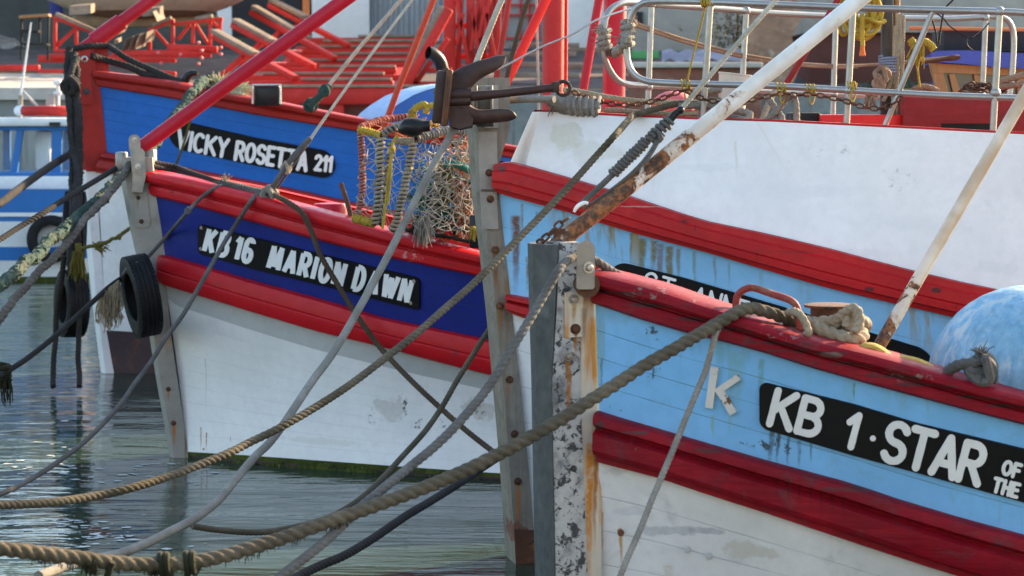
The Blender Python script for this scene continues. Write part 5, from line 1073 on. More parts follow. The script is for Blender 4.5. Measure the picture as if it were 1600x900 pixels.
for k in range(9):
    c_ = at(1346 + rr_.uniform(-12, 12), 12 + rr_.uniform(-6, 10), dy_ + rr_.uniform(-.06, .06)); R1, R2 = rr_.uniform(.06, .10), rr_.uniform(.08, .14); ph = rr_.uniform(0, 3)
    mb.tube(catmull([c_ + Vector((R1 * math.cos(a * .7), .03 * math.sin(a * .7 + ph), R2 * math.sin(a * .7) - .02)) for a in range(10)], 3), .0115, 7)
mb.tube(catmull([at(1318, 18, dy_), at(1312, 35, dy_), at(1314, 52, dy_), at(1321, 54, dy_), at(1326, 40, dy_), at(1324, 20, dy_)], 4), .012, 7)
mb.tube(catmull([at(1347, 22, dy_ - .1), at(1347, 45, dy_ - .1), at(1348, 72, dy_ - .1)], 4), .014, 7)
mb.tube(catmull([at(1340, 30, dy_ - .08), at(1358, 30, dy_ - .08), at(1372, 36, dy_ - .05), at(1383, 33, dy_)], 4), .013, 7)
yc = thing(mb, 'rope_coil', 'r_yellow', 'tangled coil of yellow rope hanging behind the top rail', 'rope coil')
mb = MB(); mb.lathe(at(1347.5, 70, dy_ - .1), (0, 0, -1), [(.001, 0), (.012, .0), (.014, .03), (.02, .06), (.016, .066), (.001, .064)], 10); mb.build('orange_end', M['r_orange'], yc)
mb = MB()
for (P, r) in (([(1402, 20), (1401, 80), (1399, 110), (1394, 150)], .011), ([(1408, 22), (1405, 70), (1402, 110), (1398, 175)], .012), ([(1412, 24), (1411, 80), (1409, 130), (1404, 190)], .010), ([(1405, 23), (1409, 90), (1407, 150), (1410, 196)], .011), ([(1398, 40), (1396, 100), (1388, 140), (1380, 158)], .012), ([(1400, 130), (1402, 160), (1400, 196)], .013), ([(1395, 150), (1396, 196)], .012)):
    rope_mb(mb, [at(u, v, 14.25 + .01 * i) for i, (u, v) in enumerate(P)], r, 3)
thing(mb, 'rope_hank', 'r_cream', 'hank of cream ropes hanging down the dark mast post', 'rope')
mb = MB(); knot(mb, at(1378, 116, 14.2), .045, .016, 41, 4); knot(mb, at(1374, 130, 14.2), .035, .016, 42, 3); rope_mb(mb, [at(1378, 120, 14.2), at(1372, 136, 14.2), at(1366, 150, 14.2)], .02, 4); fray(mb, at(1360, 152, 14.2), (0, 0, -1), 40, .07, .5, .005, 6); thing(mb, 'rope_knot', 'r_sun', 'brown rope knot low on the dark mast post', 'knot')
M['r_blue'] = rope_mat('blue white twine', (.25, .30, .42))
mb = MB(); coil(mb, [at(1387, 88, 14.28), at(1387, 102, 14.28), at(1386, 116, 14.28)], .052, .007, .016, 6); thing(mb, 'twine_lashing', 'r_blue', 'blue and white twine wound round the dark mast post', 'twine')
mb = MB(); rope_mb(mb, [at(1424, 64, 14.3), at(1432, 72, 14.25), at(1442, 66, 14.2), at(1452, 70, 14.2), at(1458, 76, 14.2)], .024, 4, jit=.4); fray(mb, at(1436, 74, 14.2), (-.3, 0, -1), 50, .12, .5, .005, 17); rope_mb(mb, [at(1431, 84, 14.25), at(1434, 110, 14.25), at(1437, 136, 14.25)], .007, 3); thing(mb, 'yellow_tangle', 'r_yellow', 'frayed yellow rope tangle in front of the blue wheelhouse roof', 'rope')
mb = MB(); mb.tube(catmull([at(1400, 103, 14.4), at(1440, 98, 14.4), at(1485, 91, 14.4), at(1500, 89, 14.4)], 4), [.008, .008, .009, .009, .01, .01, .011, .012, .016, .018, .016, .013, .010], 8); thing(mb, 'rusty_hook', 'rust', 'long rusty boathook lying level in front of the blue roof', 'boathook')
mb = chain([at(1498, 143, 14.5), at(1515, 134, 14.5), at(1530, 138, 14.48), at(1512, 141, 14.45), at(1540, 131, 14.5), at(1552, 140, 14.46), at(1525, 130, 14.52), at(1508, 137, 14.5), at(1560, 142, 14.5), at(1575, 141, 14.5), at(1545, 145, 14.4), at(1520, 146, 14.42), at(1500, 146, 14.42)], .045, .032, .011, 5); thing(mb, 'chain_pile', 'rust', 'heap of rusty chain on the red hatch box', 'chain')
rope([at(1428, 141, 14.4), at(1440, 136, 14.4), at(1455, 138, 14.4), at(1466, 144, 14.4)], .02, 'r_sun', 'tan rope lying on the left end of the red hatch box')
for k, (a, b) in enumerate((((1560, 128), (1640, 104)), ((1560, 136), (1640, 124)))): rope([at(*a, 14.4), at((a[0] + b[0]) / 2, (a[1] + b[1]) / 2 + 1, 14.4), at(*b, 14.4)], .020, 'r_sun', ['upper thick tan rope at the right edge above the hatch box', 'lower thick tan rope at the right edge above the hatch box'][k])
mb = MB()
for (P, r) in (([(1490, -20), (1491, -3), (1476, 15), (1470, 45), (1467, 70)], .006), ([(1460, 18), (1475, 30), (1483, 40), (1500, 52), (1515, 60), (1530, 52), (1545, 36)], .0045), ([(1513, 58), (1511, 70), (1520, 79)], .005), ([(1453, 20), (1462, 50), (1464, 68)], .006)): mb.tube(catmull([at(u, v, 14.3) for u, v in P], 4), r, 6)
thing(mb, 'loose_wires', 'plastic_black', 'loose black wires dangling from the rail above the wheelhouse', 'wire')
# --- gear on the nearest boat
mb = MB(); bc = kr(1296, 530, .28)
for k in range(2): rope_mb(mb, [bc + Vector((math.cos(a * math.pi / 6) * (.125 + .02 * k), math.sin(a * math.pi / 6) * (.125 + .02 * k), -.0 + .05 * k - .035 * math.sin(a * .5))) for a in range(13)], .027, 3, depth=.38, pitch=4.4)
rope_mb(mb, [kr(1258, 503, .14), kr(1280, 514, .1), kr(1305, 524, .09), kr(1330, 529, .10), kr(1347, 526, .16), kr(1341, 514, .24)], .029, 3, depth=.38, pitch=4.4)
for P in ([(1300, 512), (1308, 498), (1320, 489), (1330, 482), (1338, 484), (1343, 496), (1341, 510), (1335, 520)], [(1303, 512), (1312, 497), (1325, 500), (1321, 512)], [(1322, 484), (1330, 500), (1326, 516)]): rope_mb(mb, [kr(u, v, .14 - .01 * i) for i, (u, v) in enumerate(P)], .021, 3, depth=.38, pitch=4.4)
thing(mb, 'bollard_rope', 'r_cream', 'thick cream rope made fast round the rusty bollard', 'rope')
rope([kr(1232, 488, .06), kr(1243, 487, .0), kr(1252, 494, -.03), kr(1260, 508, -.035), kr(1263, 520, -.03), kr(1258, 524, .02)], .016, 'r_cream', 'short cream rope loop round the right leg of the red fairlead')
M['hose_yellow'] = paint('yellow webbing', (.55, .36, .09), .8, var=.8, scale=3, grain=(60, 60, 60), bump=.5)
for k, P in enumerate(([(1338, 552), (1350, 543), (1364, 543), (1380, 551), (1396, 566)], [(1386, 568), (1404, 562), (1424, 564), (1446, 572), (1474, 590)])):
    mb = MB(); mb.tube(catmull([kr(u, v, .06) for u, v in P], 5), .026, 10, ell=(1, .7)); thing(mb, 'webbing_strap', 'hose_yellow', ['yellow webbing strap on the rail at the foot of the rusty leg', 'yellow webbing strap on the rail left of the blue float'][k], 'strap', 'yellow webbing straps on the rail')
bfl = kr(1606, 606, .42); mb = MB(); mb.sphere(bfl + Vector((.02, .1, .0)), .41, 40, (1, 1, 1)); bf = thing(mb, 'mooring_float', 'buoy_blue', 'large round pale blue float on the deck at the right edge', 'float')
fc = at(1528, 572, dd(bfl) - .40); mb = MB(); rope_mb(mb, [at(1478, 582, dd(bfl) - .36), at(1498, 571, dd(bfl) - .40), at(1520, 568, dd(bfl) - .41), at(1538, 562, dd(bfl) - .42)], .022, 4, jit=.25); knot(mb, at(1534, 576, dd(bfl) - .42), .05, .020, 51, 4); rope_mb(mb, [at(1545, 562, dd(bfl) - .42), at(1555, 580, dd(bfl) - .42), at(1556, 600, dd(bfl) - .42)], .010, 3); fray(mb, at(1534, 560, dd(bfl) - .42), (-.2, -.2, 1), 30, .06, .6, .003, 5)
thing(mb, 'float_rope', 'r_rough2', 'frayed grey brown rope knotted on the large blue float', 'rope') if 'r_rough2' in M else thing(mb, 'float_rope', 'r_grey', 'frayed grey brown rope knotted on the large blue float', 'rope')
# --- tyres
def tyre(c, axis, R, W, name, label, group=None, parent=None):
    a = Vector(axis).normalized(); prof = []
    def s(r, h): prof.append((r * R, h * W))
    s(.58, -.40); s(.60, -.46); s(.66, -.50); s(.80, -.52); s(.90, -.49); s(.955, -.45); s(.98, -.40)
    for g in (-.28, -.1, .1, .28): s(1.0, g - .03); s(.982, g - .02); s(.982, g + .02); s(1.0, g + .03)
    s(.98, .40); s(.955, .45); s(.90, .49); s(.80, .52); s(.66, .50); s(.60, .46); s(.58, .40); s(.72, .42); s(.86, .30); s(.90, 0); s(.86, -.30); s(.72, -.42); s(.58, -.40)
    mb = MB(); mb.lathe(c, a, prof, 48); t = thing(mb, name, 'tyre', label, 'tyre', group)
    # shoulder tread blocks
    x = a.cross(Vector((0, 0, 1))).normalized(); y = a.cross(x)
    for sd in (-1, 1):
        mb = MB()
        for k in range(56):
            an = 2 * math.pi * k / 56; r_ = x * math.cos(an) + y * math.sin(an); tg = a.cross(r_); rot = Matrix((a, tg, r_)).transposed(); mb.box(Vector(c) + r_ * R * .975 + a * sd * W * .405, (W * .12, R * .075, R * .035), rot)
        mb.build('tread', M['tyre'], t, kind='stuff')
    return t
tc_ = at(220.5, 462, ty_d - .12)
tyre(tc_, Vector((-.92, -.36, -.16)), .305, .17, 'fender_tyre', 'black tyre hung upright against the navy boat\'s stem', 'tyres hung as fenders')
tyre(at(112, 474, 22.7), Vector((-.9, -.42, .03)), .32, .2, 'fender_tyre', 'black tyre hanging just above the water at the red stemmed boat', 'tyres hung as fenders')
tyre(at(117, 352, 22.75), Vector((-.93, -.12, .03)), .325, .2, 'fender_tyre', 'black tyre hanging above another tyre on the tall stem', 'tyres hung as fenders')
tyre(q(82, 373, -.1), Vector((.12, -1, .03)), .36, .2, 'fender_tyre', 'black tyre flat against the small workboat\'s white side', 'tyres hung as fenders')
tb = MB(); rope_mb(tb, [at(108, 76, 23.3), at(106, 120, 23.2), at(112, 200, 23.0), at(114, 260, 22.9), at(113, 330, 22.4), at(110, 400, 22.35), at(112, 425, 22.35)], .036, 4, jit=.3)
rope_mb(tb, [at(116, 84, 23.3), at(118, 120, 23.15), at(121, 180, 22.95), at(122, 262, 22.8), at(121, 330, 22.35), at(119, 380, 22.35)], .042, 4, jit=.3)
rope_mb(tb, [at(120, 90, 23.25), at(112, 110, 23.1), at(106, 140, 23.0), at(110, 200, 22.9), at(118, 250, 22.8), at(122, 300, 22.45)], .03, 4, jit=.3); knot(tb, at(110, 134, 23.0), .085, .03, 61, 6)
thing(tb, 'rope_bundle', 'r_charcoal', 'bundle of dark ropes hanging down the tall red stem', 'rope')
rope([at(100, 400, 22.35), at(96, 440, 22.4), at(88, 490, 22.5), at(87, 530, 22.4), at(84, 560, 22.3), at(83, 590, 22.2), at(83, 604, 22.1)], .026, 'r_dark', 'wet rope trailing into the water, left one under the low tyre')
rope([at(120, 420, 22.35), at(124, 470, 22.45), at(123, 530, 22.4), at(122, 560, 22.3), at(124, 585, 22.2), at(124, 604, 22.1)], .026, 'r_dark', 'wet rope trailing into the water, right one under the low tyre')
mb = MB(); fray(mb, at(122, 400, 22.3), (0, 0, -1), 120, .2, .35, .008, 71, .6); mb.tube(catmull([at(122, 380, 22.3), at(123, 395, 22.3), at(121, 412, 22.3)], 4), .03, 8); thing(mb, 'weed_clump', 'weed_olive', 'olive weed clump on top of the low hanging tyre', 'weed')
mb = MB(); rope_mb(mb, [at(126, 388, 22.2), at(150, 383, 22.0), at(168, 378, 21.9), at(186, 369, 21.8), at(203, 357, 21.7)], .016, 3, jit=.6); rope_mb(mb, [at(190, 366, 21.8), at(186, 374, 21.8)], .014, 3, jit=.5); fray(mb, at(150, 384, 22), (1, 0, -.3), 30, .1, .5, .006, 8); thing(mb, 'weedy_rope', 'weed_olive', 'weedy olive rope stretched across the white bow behind the grey stem', 'rope')
# --- ropes and gear on the red stemmed boat
rope([V.px(112, 76, .1), V.px(125, 74, .2), V.px(141, 72, .18), vr(168, 72, .1), vr(180, 79, .05), vr(200, 92, .05), vr(240, 110, .05), vr(286, 130, .05)], .03, 'r_charcoal', 'upper dark rope from the tall red stem head to the rail')
rope([V.px(142, 87, .2), vr(165, 94, .1), vr(200, 104, .08), vr(225, 115, .06), vr(250, 118, .06), vr(285, 128, .05)], .034, 'r_charcoal', 'lower dark rope from the tall red stem head to the rail')
rope([vr(306, 162, -.1), vr(300, 180, -.12), vr(290, 215, -.12), vr(280, 245, -.12), vr(273, 260, -.12)], .012, 'r_dirty_yellow' if 'r_dirty_yellow' in M else 'weed_olive', 'thin olive yellow line hanging across the letters VICKY')
mb = MB(); fray(mb, vr(340, 142, .1), (.1, 0, 1), 150, .17, .8, .008, 81, .5); rope_mb(mb, [vr(334, 140, .1), vr(345, 142, .1), vr(362, 146, .1), vr(380, 150, .1)], .05, 4, jit=.5); fray(mb, vr(365, 146, .1), (1, 0, .3), 60, .2, .6, .008, 82, .4)
M['r_straw'] = rope_mat('straw rope', (.52, .50, .30)); thing(mb, 'rope_tuft', 'r_straw', 'frayed straw coloured rope tuft on the blue boat\'s rail', 'rope')
mb = MB(); mb.tube([ar(552, 350, .12), ar(543, 318, .16), ar(533, 287, .2)], .019, 8); thing(mb, 'stick', 'rust', 'dark stick standing beside the red capstan', 'stick')
# --- creels
def wrapped(cage, P, R, r, pitch, mat, bare='r_dark'):
    mb = MB(); pts = [at(*p) for p in P]; mb.tube(catmull(pts, 5), R, 8); o = mb.build('frame_bar', M[bare], cage)
    mb = MB(); coil(mb, pts, R + r * .7, r, pitch, 6, .15); mb.build('wrapping', M[mat], o)
def net(cage, quad_, nu, nv, r, mat, seed, sag=.03, name='netting', skew=True):
    rr = random.Random(seed); a, b, c, d = [at(*p) for p in quad_]; mb = MB()
    def S_(x, y):
        p = a.lerp(b, x).lerp(d.lerp(c, x), y); return p
    off = {}
    def node(i, j):
        k = (i, j)
        if k not in off: off[k] = S_(max(0, min(1, i / nu)), max(0, min(1, j / nv))) + Vector((rr.uniform(-1, 1), rr.uniform(-1.5, 1.5), rr.uniform(-1, 1))) * sag
        return off[k]
    for i in range(nu + 1):
        for j in range(nv + 1):
            if (i + j) % 2: continue
            for di in (-1, 1):
                if 0 <= i + di <= nu and j + 1 <= nv and rr.random() < .94: mb.tube([node(i, j), node(i + di, j + 1)], r, 4, caps=False)
    mb.build(name, M[mat], cage, kind='stuff')
D1, D2 = 16.5, 16.9
cg = empty('lobster_pot', at(640, 370, D1), 'lobster pot with cord wrapped frame and pale netting, left one of the two', 'lobster pot', 'lobster pots on the navy boat')
fl, fr2, bl, br = (566, D1), (650, D1 - .25), (620, D2), (700, D2)
wrapped(cg, [(563, 204, D1), (566, 260, D1), (565, 310, D1), (556, 345, D1)], .011, .009, .022, 'r_pink')
wrapped(cg, [(561, 203, D1), (580, 207, D1 - .05), (595, 212, D1 - .1)], .013, .009, .02, 'r_yellow')
wrapped(cg, [(595, 212, D1 - .1), (594, 250, D1 - .1), (592, 300, D1 - .1), (586, 352, D1 - .1)], .014, .011, .03, 'r_cream')
wrapped(cg, [(562, 200, D1), (590, 189, D1 + .2), (620, 184, D1 + .35), (650, 183, D2)], .011, .010, .03, 'r_pink')
wrapped(cg, [(598, 209, D1 - .1), (615, 200, D1 - .1), (634, 194, D1)], .013, .010, .026, 'r_pale')
wrapped(cg, [(618, 219, D1 - .15), (632, 221, D1 - .18), (648, 220, D1 - .2)], .015, .008, .012, 'r_cream')
wrapped(cg, [(646, 220, D1 - .2), (642, 245, D1 - .2), (636, 275, D1 - .2), (628, 310, D1 - .2), (620, 345, D1 - .2), (612, 362, D1 - .2)], .014, .011, .028, 'r_cream')
wrapped(cg, [(650, 216, D1 - .2), (675, 210, D1 - .1), (700, 203, D1), (728, 206, D1 + .1)], .014, .011, .026, 'r_pale')
wrapped(cg, [(612, 225, D1 - .05), (606, 270, D1 - .05), (600, 320, D1 - .05), (592, 352, D1 - .05)], .012, .010, .03, 'r_cream')
wrapped(cg, [(553, 341, D1), (568, 345, D1 - .05), (584, 349, D1 - .1)], .016, .010, .02, 'r_yellow')
wrapped(cg, [(632, 190, D2), (660, 192, D2), (685, 197, D2)], .011, .009, .03, 'r_yellow')
net(cg, [(565, 206, D1), (645, 222, D1 - .2), (625, 355, D1 - .2), (557, 345, D1)], 14, 22, .0026, 'net_pale', 1)
net(cg, [(645, 222, D1 - .2), (740, 210, D1 + .1), (740, 365, D1 + .1), (625, 355, D1 - .2)], 16, 22, .0026, 'net_pale', 2)
net(cg, [(563, 203, D1), (648, 218, D1 - .2), (735, 208, D1 + .1), (650, 184, D2)], 12, 10, .0026, 'net_orange', 3)
cg2 = empty('lobster_pot', at(710, 375, D2), 'lobster pot with green and orange netting beside the grey stem', 'lobster pot', 'lobster pots on the navy boat')
D3 = 16.75
wrapped(cg2, [(690, 250, D3), (682, 300, D3), (676, 330, D3), (668, 352, D3)], .016, .012, .034, 'r_pale')
wrapped(cg2, [(698, 262, D3), (696, 300, D3), (690, 325, D3)], .016, .014, .036, 'weed_olive')
wrapped(cg2, [(728, 206, D3), (718, 220, D3), (706, 228, D3)], .013, .012, .03, 'r_pale')
wrapped(cg2, [(664, 357, D3), (662, 368, D3), (672, 372, D3)], .018, .014, .03, 'r_pale')
for P in ([(640, 348, D3), (700, 355, D3), (760, 366, D3)], [(650, 338, D3 + .1), (705, 343, D3 + .1), (760, 350, D3 + .1)], [(645, 364, D3), (700, 370, D3), (760, 384, D3)], [(690, 262, D3), (720, 278, D3), (760, 296, D3)]):
    mb = MB(); mb.tube([at(*p) for p in P], .013, 8); mb.build('frame_bar', M['r_dark'], cg2)
net(cg2, [(640, 255, D3 + .1), (765, 230, D3 + .1), (765, 360, D3 + .1), (640, 350, D3 + .1)], 30, 30, .0026, 'net_green', 4, .02)
net(cg2, [(700, 215, D3 + .02), (765, 215, D3 + .02), (765, 385, D3 + .02), (715, 375, D3 + .02)], 18, 44, .0026, 'net_orange', 5, .02)
net(cg2, [(650, 230, D3 - .1), (740, 225, D3 - .1), (740, 370, D3 - .1), (640, 362, D3 - .1)], 18, 24, .0024, 'net_pale', 6, .03)
net(cg2, [(650, 300, D3 + .2), (765, 290, D3 + .2), (765, 372, D3 + .2), (650, 362, D3 + .2)], 26, 26, .003, 'r_dark', 7, .03)
mb = MB(); rr_ = random.Random(77)
for k in range(26):
    P = []; x, y = rr_.uniform(630, 745), rr_.uniform(300, 372)
    for j in range(4): P.append(at(x, y, D3 + .35 + rr_.uniform(-.05, .05))); x += rr_.uniform(-16, 16); y += rr_.uniform(-12, 12)
    mb.tube(catmull(P, 3), rr_.uniform(.01, .022), 6)
mb.build('bunched_net', M['r_dark'], cg2, kind='stuff')
for mt_, (xa, xb, ya, yb), nk in (('net_green', (655, 750, 262, 345), 60), ('net_orange', (700, 758, 225, 350), 60), ('net_orange', (650, 750, 345, 378), 30), ('r_brown', (640, 750, 300, 375), 40), ('r_cream', (650, 745, 235, 340), 26)):
    mb = MB()
    for k in range(nk):
        P = []; x, y = rr_.uniform(xa, xb), rr_.uniform(ya, yb)
        for j in range(4): P.append(at(x, y, D3 + .25 + rr_.uniform(-.12, .1))); x = max(xa, min(xb, x + rr_.uniform(-14, 14))); y = max(ya, min(yb, y + rr_.uniform(-14, 14)))
        mb.tube(catmull(P, 3), rr_.uniform(.004, .011), 5)
    mb.build('bunched_net', M[mt_], cg2, kind='stuff')
mb = MB(); mb.tube(catmull([at(693, 258, D3 - .12), at(712, 256, D3 - .12), at(732, 266, D3 - .1), at(752, 280, D3 - .1)], 4), [.03, .036, .04, .042, .044, .045, .045, .044, .04, .036, .03, .024, .016], 10, ell=(1, .6)); mb.build('net_roll', M['net_green'], cg2)
mb = MB(); P_ = [at(622, 203, D1 - .3), at(628, 202, D1 - .3), at(634, 199, D1 - .3), at(644, 199, D1 - .3), at(655, 198, D1 - .3), at(660, 197, D1 - .3), at(664, 197, D1 - .3), at(672, 196.5, D1 - .3)]
mb.tube(P_, [.012, .042, .060, .066, .058, .043, .040, .038], 18); thing(mb, 'pot_float', 'plastic_black', 'black bottle shaped float lying on top of the lobster pot', 'float')
mb = MB(); rope_mb(mb, [at(622, 212, D1 - .35), at(614, 222, D1 - .35), at(612, 240, D1 - .35), at(607, 275, D1 - .35), at(604, 310, D1 - .35), at(600, 340, D1 - .35), at(598, 358, D1 - .35)], .010, 3); rope_mb(mb, [at(612, 238, D1 - .35), at(610, 280, D1 - .36), at(606, 320, D1 - .36)], .008, 3); knot(mb, at(613, 234, D1 - .36), .018, .008, 3, 3); thing(mb, 'pot_line', 'r_yellow', 'yellow line hanging down the front of the left lobster pot', 'rope')
mb = MB(); rope_mb(mb, [at(645, 174, D1), at(652, 168, D1), at(662, 163, D1), at(668, 166, D1)], .024, 4, jit=.4); fray(mb, at(645, 175, D1), (-.2, 0, -1), 40, .06, .5, .004, 4); rope_mb(mb, [at(665, 178, D1), at(668, 168, D1), at(676, 165, D1), at(682, 172, D1)], .022, 4, jit=.4); thing(mb, 'rope_scraps', 'r_yellow', 'scraps of yellow rope sticking up behind the black float', 'rope')
mb = MB(); mb.box(at(744, 362, 16.2), (.09, .06, .22), bevel=.01); tg = thing(mb, 'black_panel', 'plastic_black', 'small black panel beside the stem carrying a yellow tassel', 'panel')
mb = MB(); fray(mb, at(741, 358, 16.1), (0, 0, -1), 40, .07, .22, .004, 3); mb.sphere(at(741, 357, 16.1), .016, 8); thing(mb, 'tassel', 'r_yellow', 'tiny yellow tassel hanging on the black panel', 'tassel')
mb = MB(); fray(mb, at(661, 345, D1 - .1), (0, 0, -1), 60, .16, .4, .006, 33, .5); thing(mb, 'rag', 'r_pale', 'grey frayed rag hanging on the pot bars above the red rail', 'rag')

# --- flecks of foam on the water
mb = MB(); rr_ = random.Random(55)
for k in range(150):
    u, v = rr_.choice([(rr_.gauss(70, 60), rr_.gauss(728, 10)), (rr_.gauss(190, 90), rr_.gauss(738, 14)), (rr_.gauss(110, 40), rr_.gauss(818, 5)), (rr_.uniform(0, 330), rr_.uniform(600, 880)), (rr_.gauss(160, 30), rr_.gauss(840, 8))])
    c_ = on_z(u, v, .004); s_ = rr_.uniform(.004, .026); n_ = 9
    mb.add([c_ + Vector((math.cos(2 * math.pi * i / n_) * s_ * rr_.uniform(.8, 2.2), math.sin(2 * math.pi * i / n_) * s_ * rr_.uniform(.5, 1.6), 0)) for i in range(n_)], [list(range(n_))])
M['foam'] = paint('grey white foam', (.5, .53, .53), .7, var=.8, bump=.1)
thing(mb, 'foam', 'foam', None, None, kind='stuff')
# ================================================================== stains on the hulls, and shade painted into a rail groove
RU, OR, OL, DK = (.16, .06, .02), (.40, .17, .05), (.17, .13, .03), (.05, .06, .06)
def SM(L, band, boat): return [((band.map(u, v) if band else boat.px(u, v, .14)), boat.O, kd, w, ln, c, k) for (u, v, kd, w, ln, c, k) in L]
sm_st = SM([(1004, 372, 'drip', .035, .30, OL, .9), (1022, 376, 'drip', .03, .22, OL, .9), (1032, 380, 'drip', .03, .34, RU, .7), (1046, 384, 'drip', .035, .36, OL, .9), (1060, 388, 'drip', .02, .22, OL, .7), (1085, 392, 'drip', .018, .25, OL, .6), (1118, 402, 'drip', .015, .2, OL, .5), (986, 364, 'drip', .014, .2, OL, .6),
    (935, 352, 'drip', .02, .16, (.2, .3, .3), .6), (952, 356, 'drip', .015, .2, OL, .4), (806, 336, 'drip', .040, .50, (.15, .06, .025), .95), (816, 318, 'drip', .014, .22, OL, .7), (824, 400, 'drip', .014, .25, OL, .8), (838, 330, 'drip', .010, .12, DK, .5), (1140, 410, 'drip', .012, .16, OL, .4), (1190, 424, 'drip', .02, .12, (.2, .3, .3), .4)], st_band, S)
stain_and_shade('lb_st', sm_st)
sm_kb = SM([(1205, 668, 'drip', .018, .18, DK, .8), (1216, 676, 'drip', .012, .16, DK, .8), (1232, 682, 'drip', .010, .15, DK, .8), (1250, 688, 'drip', .012, .13, DK, .7), (1268, 692, 'drip', .008, .10, DK, .6), (1212, 690, 'specks', .10, .06, DK, .9), (1190, 560, 'drip', .02, .3, (.12, .25, .22), .6), (1150, 548, 'drip', .05, .32, (.16, .34, .36), .6), (1125, 520, 'drip', .04, .2, (.15, .32, .36), .6), (1335, 598, 'drip', .008, .09, (.12, .22, .1), .8), (1012, 520, 'specks', .07, .05, DK, .9), (1022, 580, 'specks', .05, .05, DK, .8), (960, 640, 'specks', .05, .03, DK, .7), (1115, 648, 'drip', .012, .12, (.2, .35, .25), .7), (1142, 648, 'drip', .010, .10, (.2, .33, .25), .6), (1180, 690, 'specks', .08, .05, DK, .8), (940, 560, 'drip', .008, .2, DK, .5)], kb_top, K)
stain_and_shade('lb_kb', sm_kb)
sm_kh = SM([(970, 832, 'patch', .018, .018, (.45, .17, .03), 1.0), (972, 836, 'drip', .012, .16, (.45, .25, .08), .9), (1040, 830, 'patch', .14, .03, (.36, .38, .4), .7), (1110, 830, 'patch', .09, .02, (.34, .36, .38), .8), (965, 738, 'patch', .06, .03, (.45, .46, .47), .6), (1180, 860, 'patch', .12, .05, (.48, .46, .40), .7), (1045, 885, 'drip', .03, .1, (.5, .45, .35), .6), (990, 800, 'patch', .1, .03, (.45, .47, .5), .5), (941, 800, 'drip', .012, .3, (.3, .25, .2), .6)], kb_low, K)
stain_and_shade('white_kb', sm_kh)
ma_low = Band(A, a_gb, a_wt)
sm_mh = SM([(313, 668, 'drip', .010, .20, OR, .8), (322, 676, 'drip', .010, .17, OR, .95), (318, 702, 'patch', .012, .012, (.3, .06, .03), 1.0), (360, 682, 'drip', .006, .06, OR, .7), (610, 640, 'patch', .14, .12, (.52, .51, .49), .8), (634, 628, 'specks', .035, .16, (.14, .13, .13), 1.0), (655, 668, 'specks', .10, .06, (.2, .18, .17), .9), (580, 655, 'specks', .05, .10, (.3, .28, .27), .9), (745, 640, 'patch', .16, .09, (.50, .48, .44), .8), (755, 645, 'specks', .12, .06, (.24, .16, .12), .9), (700, 668, 'specks', .12, .05, (.25, .22, .2), .9), (500, 690, 'patch', .5, .03, (.58, .58, .52), .5), (320, 560, 'drip', .006, .5, (.45, .46, .47), .8)], ma_low, A)
stain_and_shade('white_ma', sm_mh)
sm_ss = SM([(774, 384, 'drip', .030, .30, RU, .95), (781, 474, 'drip', .022, .22, (.3, .13, .04), .9), (809, 752, 'drip', .022, .40, (.32, .12, .03), 1.0), (766, 308, 'drip', .02, .15, RU, .7), (796, 590, 'drip', .014, .15, (.3, .14, .05), .7), (804, 676, 'drip', .014, .12, (.3, .14, .05), .7), (770, 160, 'drip', .03, .12, RU, .5), (812, 830, 'patch', .12, .08, (.14, .05, .03), .9)], None, S)
stain_and_shade('stem_grey', sm_ss)
sm_ms = SM([(263, 606, 'drip', .020, .12, (.3, .13, .03), .8), (271, 660, 'drip', .022, .22, (.35, .14, .03), 1.0), (248, 503, 'drip', .016, .1, (.3, .15, .05), .5), (290, 670, 'drip', .02, .3, (.14, .06, .03), .9), (216, 312, 'drip', .015, .1, (.25, .14, .06), .6)], None, A)
stain_and_shade('stem_steel', sm_ms)
sm_ks = SM([(888, 562, 'drip', .020, .32, (.33, .13, .03), .95), (899, 520, 'drip', .014, .12, (.35, .14, .03), .9), (896, 474, 'drip', .012, .12, (.4, .2, .06), .8)], None, K)
stain_and_shade('stem_kb', sm_ks); stain_and_shade('cream_rust', SM([(921, 690, 'drip', .03, .75, (.50, .20, .03), 1.0), (930, 700, 'drip', .015, .5, (.3, .12, .03), .9), (899, 516, 'drip', .016, .04, (.35, .13, .03), 1.0), (896, 472, 'drip', .016, .1, (.4, .2, .05), .9), (912, 480, 'drip', .02, .2, (.3, .2, .12), .7)], None, K))
kb_rub = Band(K, k_rt, k_rb); kb_cap = Band(K, k_ct, k_cb)
stain_and_shade('red_kb', SM([(960 + 62 * i, interp(960 + 62 * i, [(930, 424), (1200, 507), (1600, 616)]) + 22 + (i * 7) % 5, 'patch', .12 + .03 * (i % 3), .007, (.05, .03, .03), .95) for i in range(11)] + [(1010, 455, 'specks', .12, .03, (.2, .17, .16), .8), (1230, 520, 'specks', .18, .03, (.22, .16, .15), .8), (1420, 585, 'specks', .2, .03, (.2, .15, .14), .8), (1290, 552, 'patch', .06, .02, (.2, .15, .14), .7)], kb_cap, K))  # row of thin patches paints shade into the cap rail groove; specks are scrapes
stain_and_shade('red_kb', SM([(1212 + 17 * i, 738 + 5 * i, 'drip', .005, .12, (.06, .008, .012), .8) for i in range(7)] + [(1100, 700, 'patch', .08, .012, (.08, .03, .03), .9), (990, 672, 'patch', .08, .015, (.09, .04, .04), .9), (930, 660, 'patch', .03, .03, (.06, .03, .03), .9), (1330, 760, 'patch', .14, .012, (.09, .03, .03), .8), (1430, 800, 'drip', .004, .12, (.07, .01, .015), .7)], kb_rub, K))

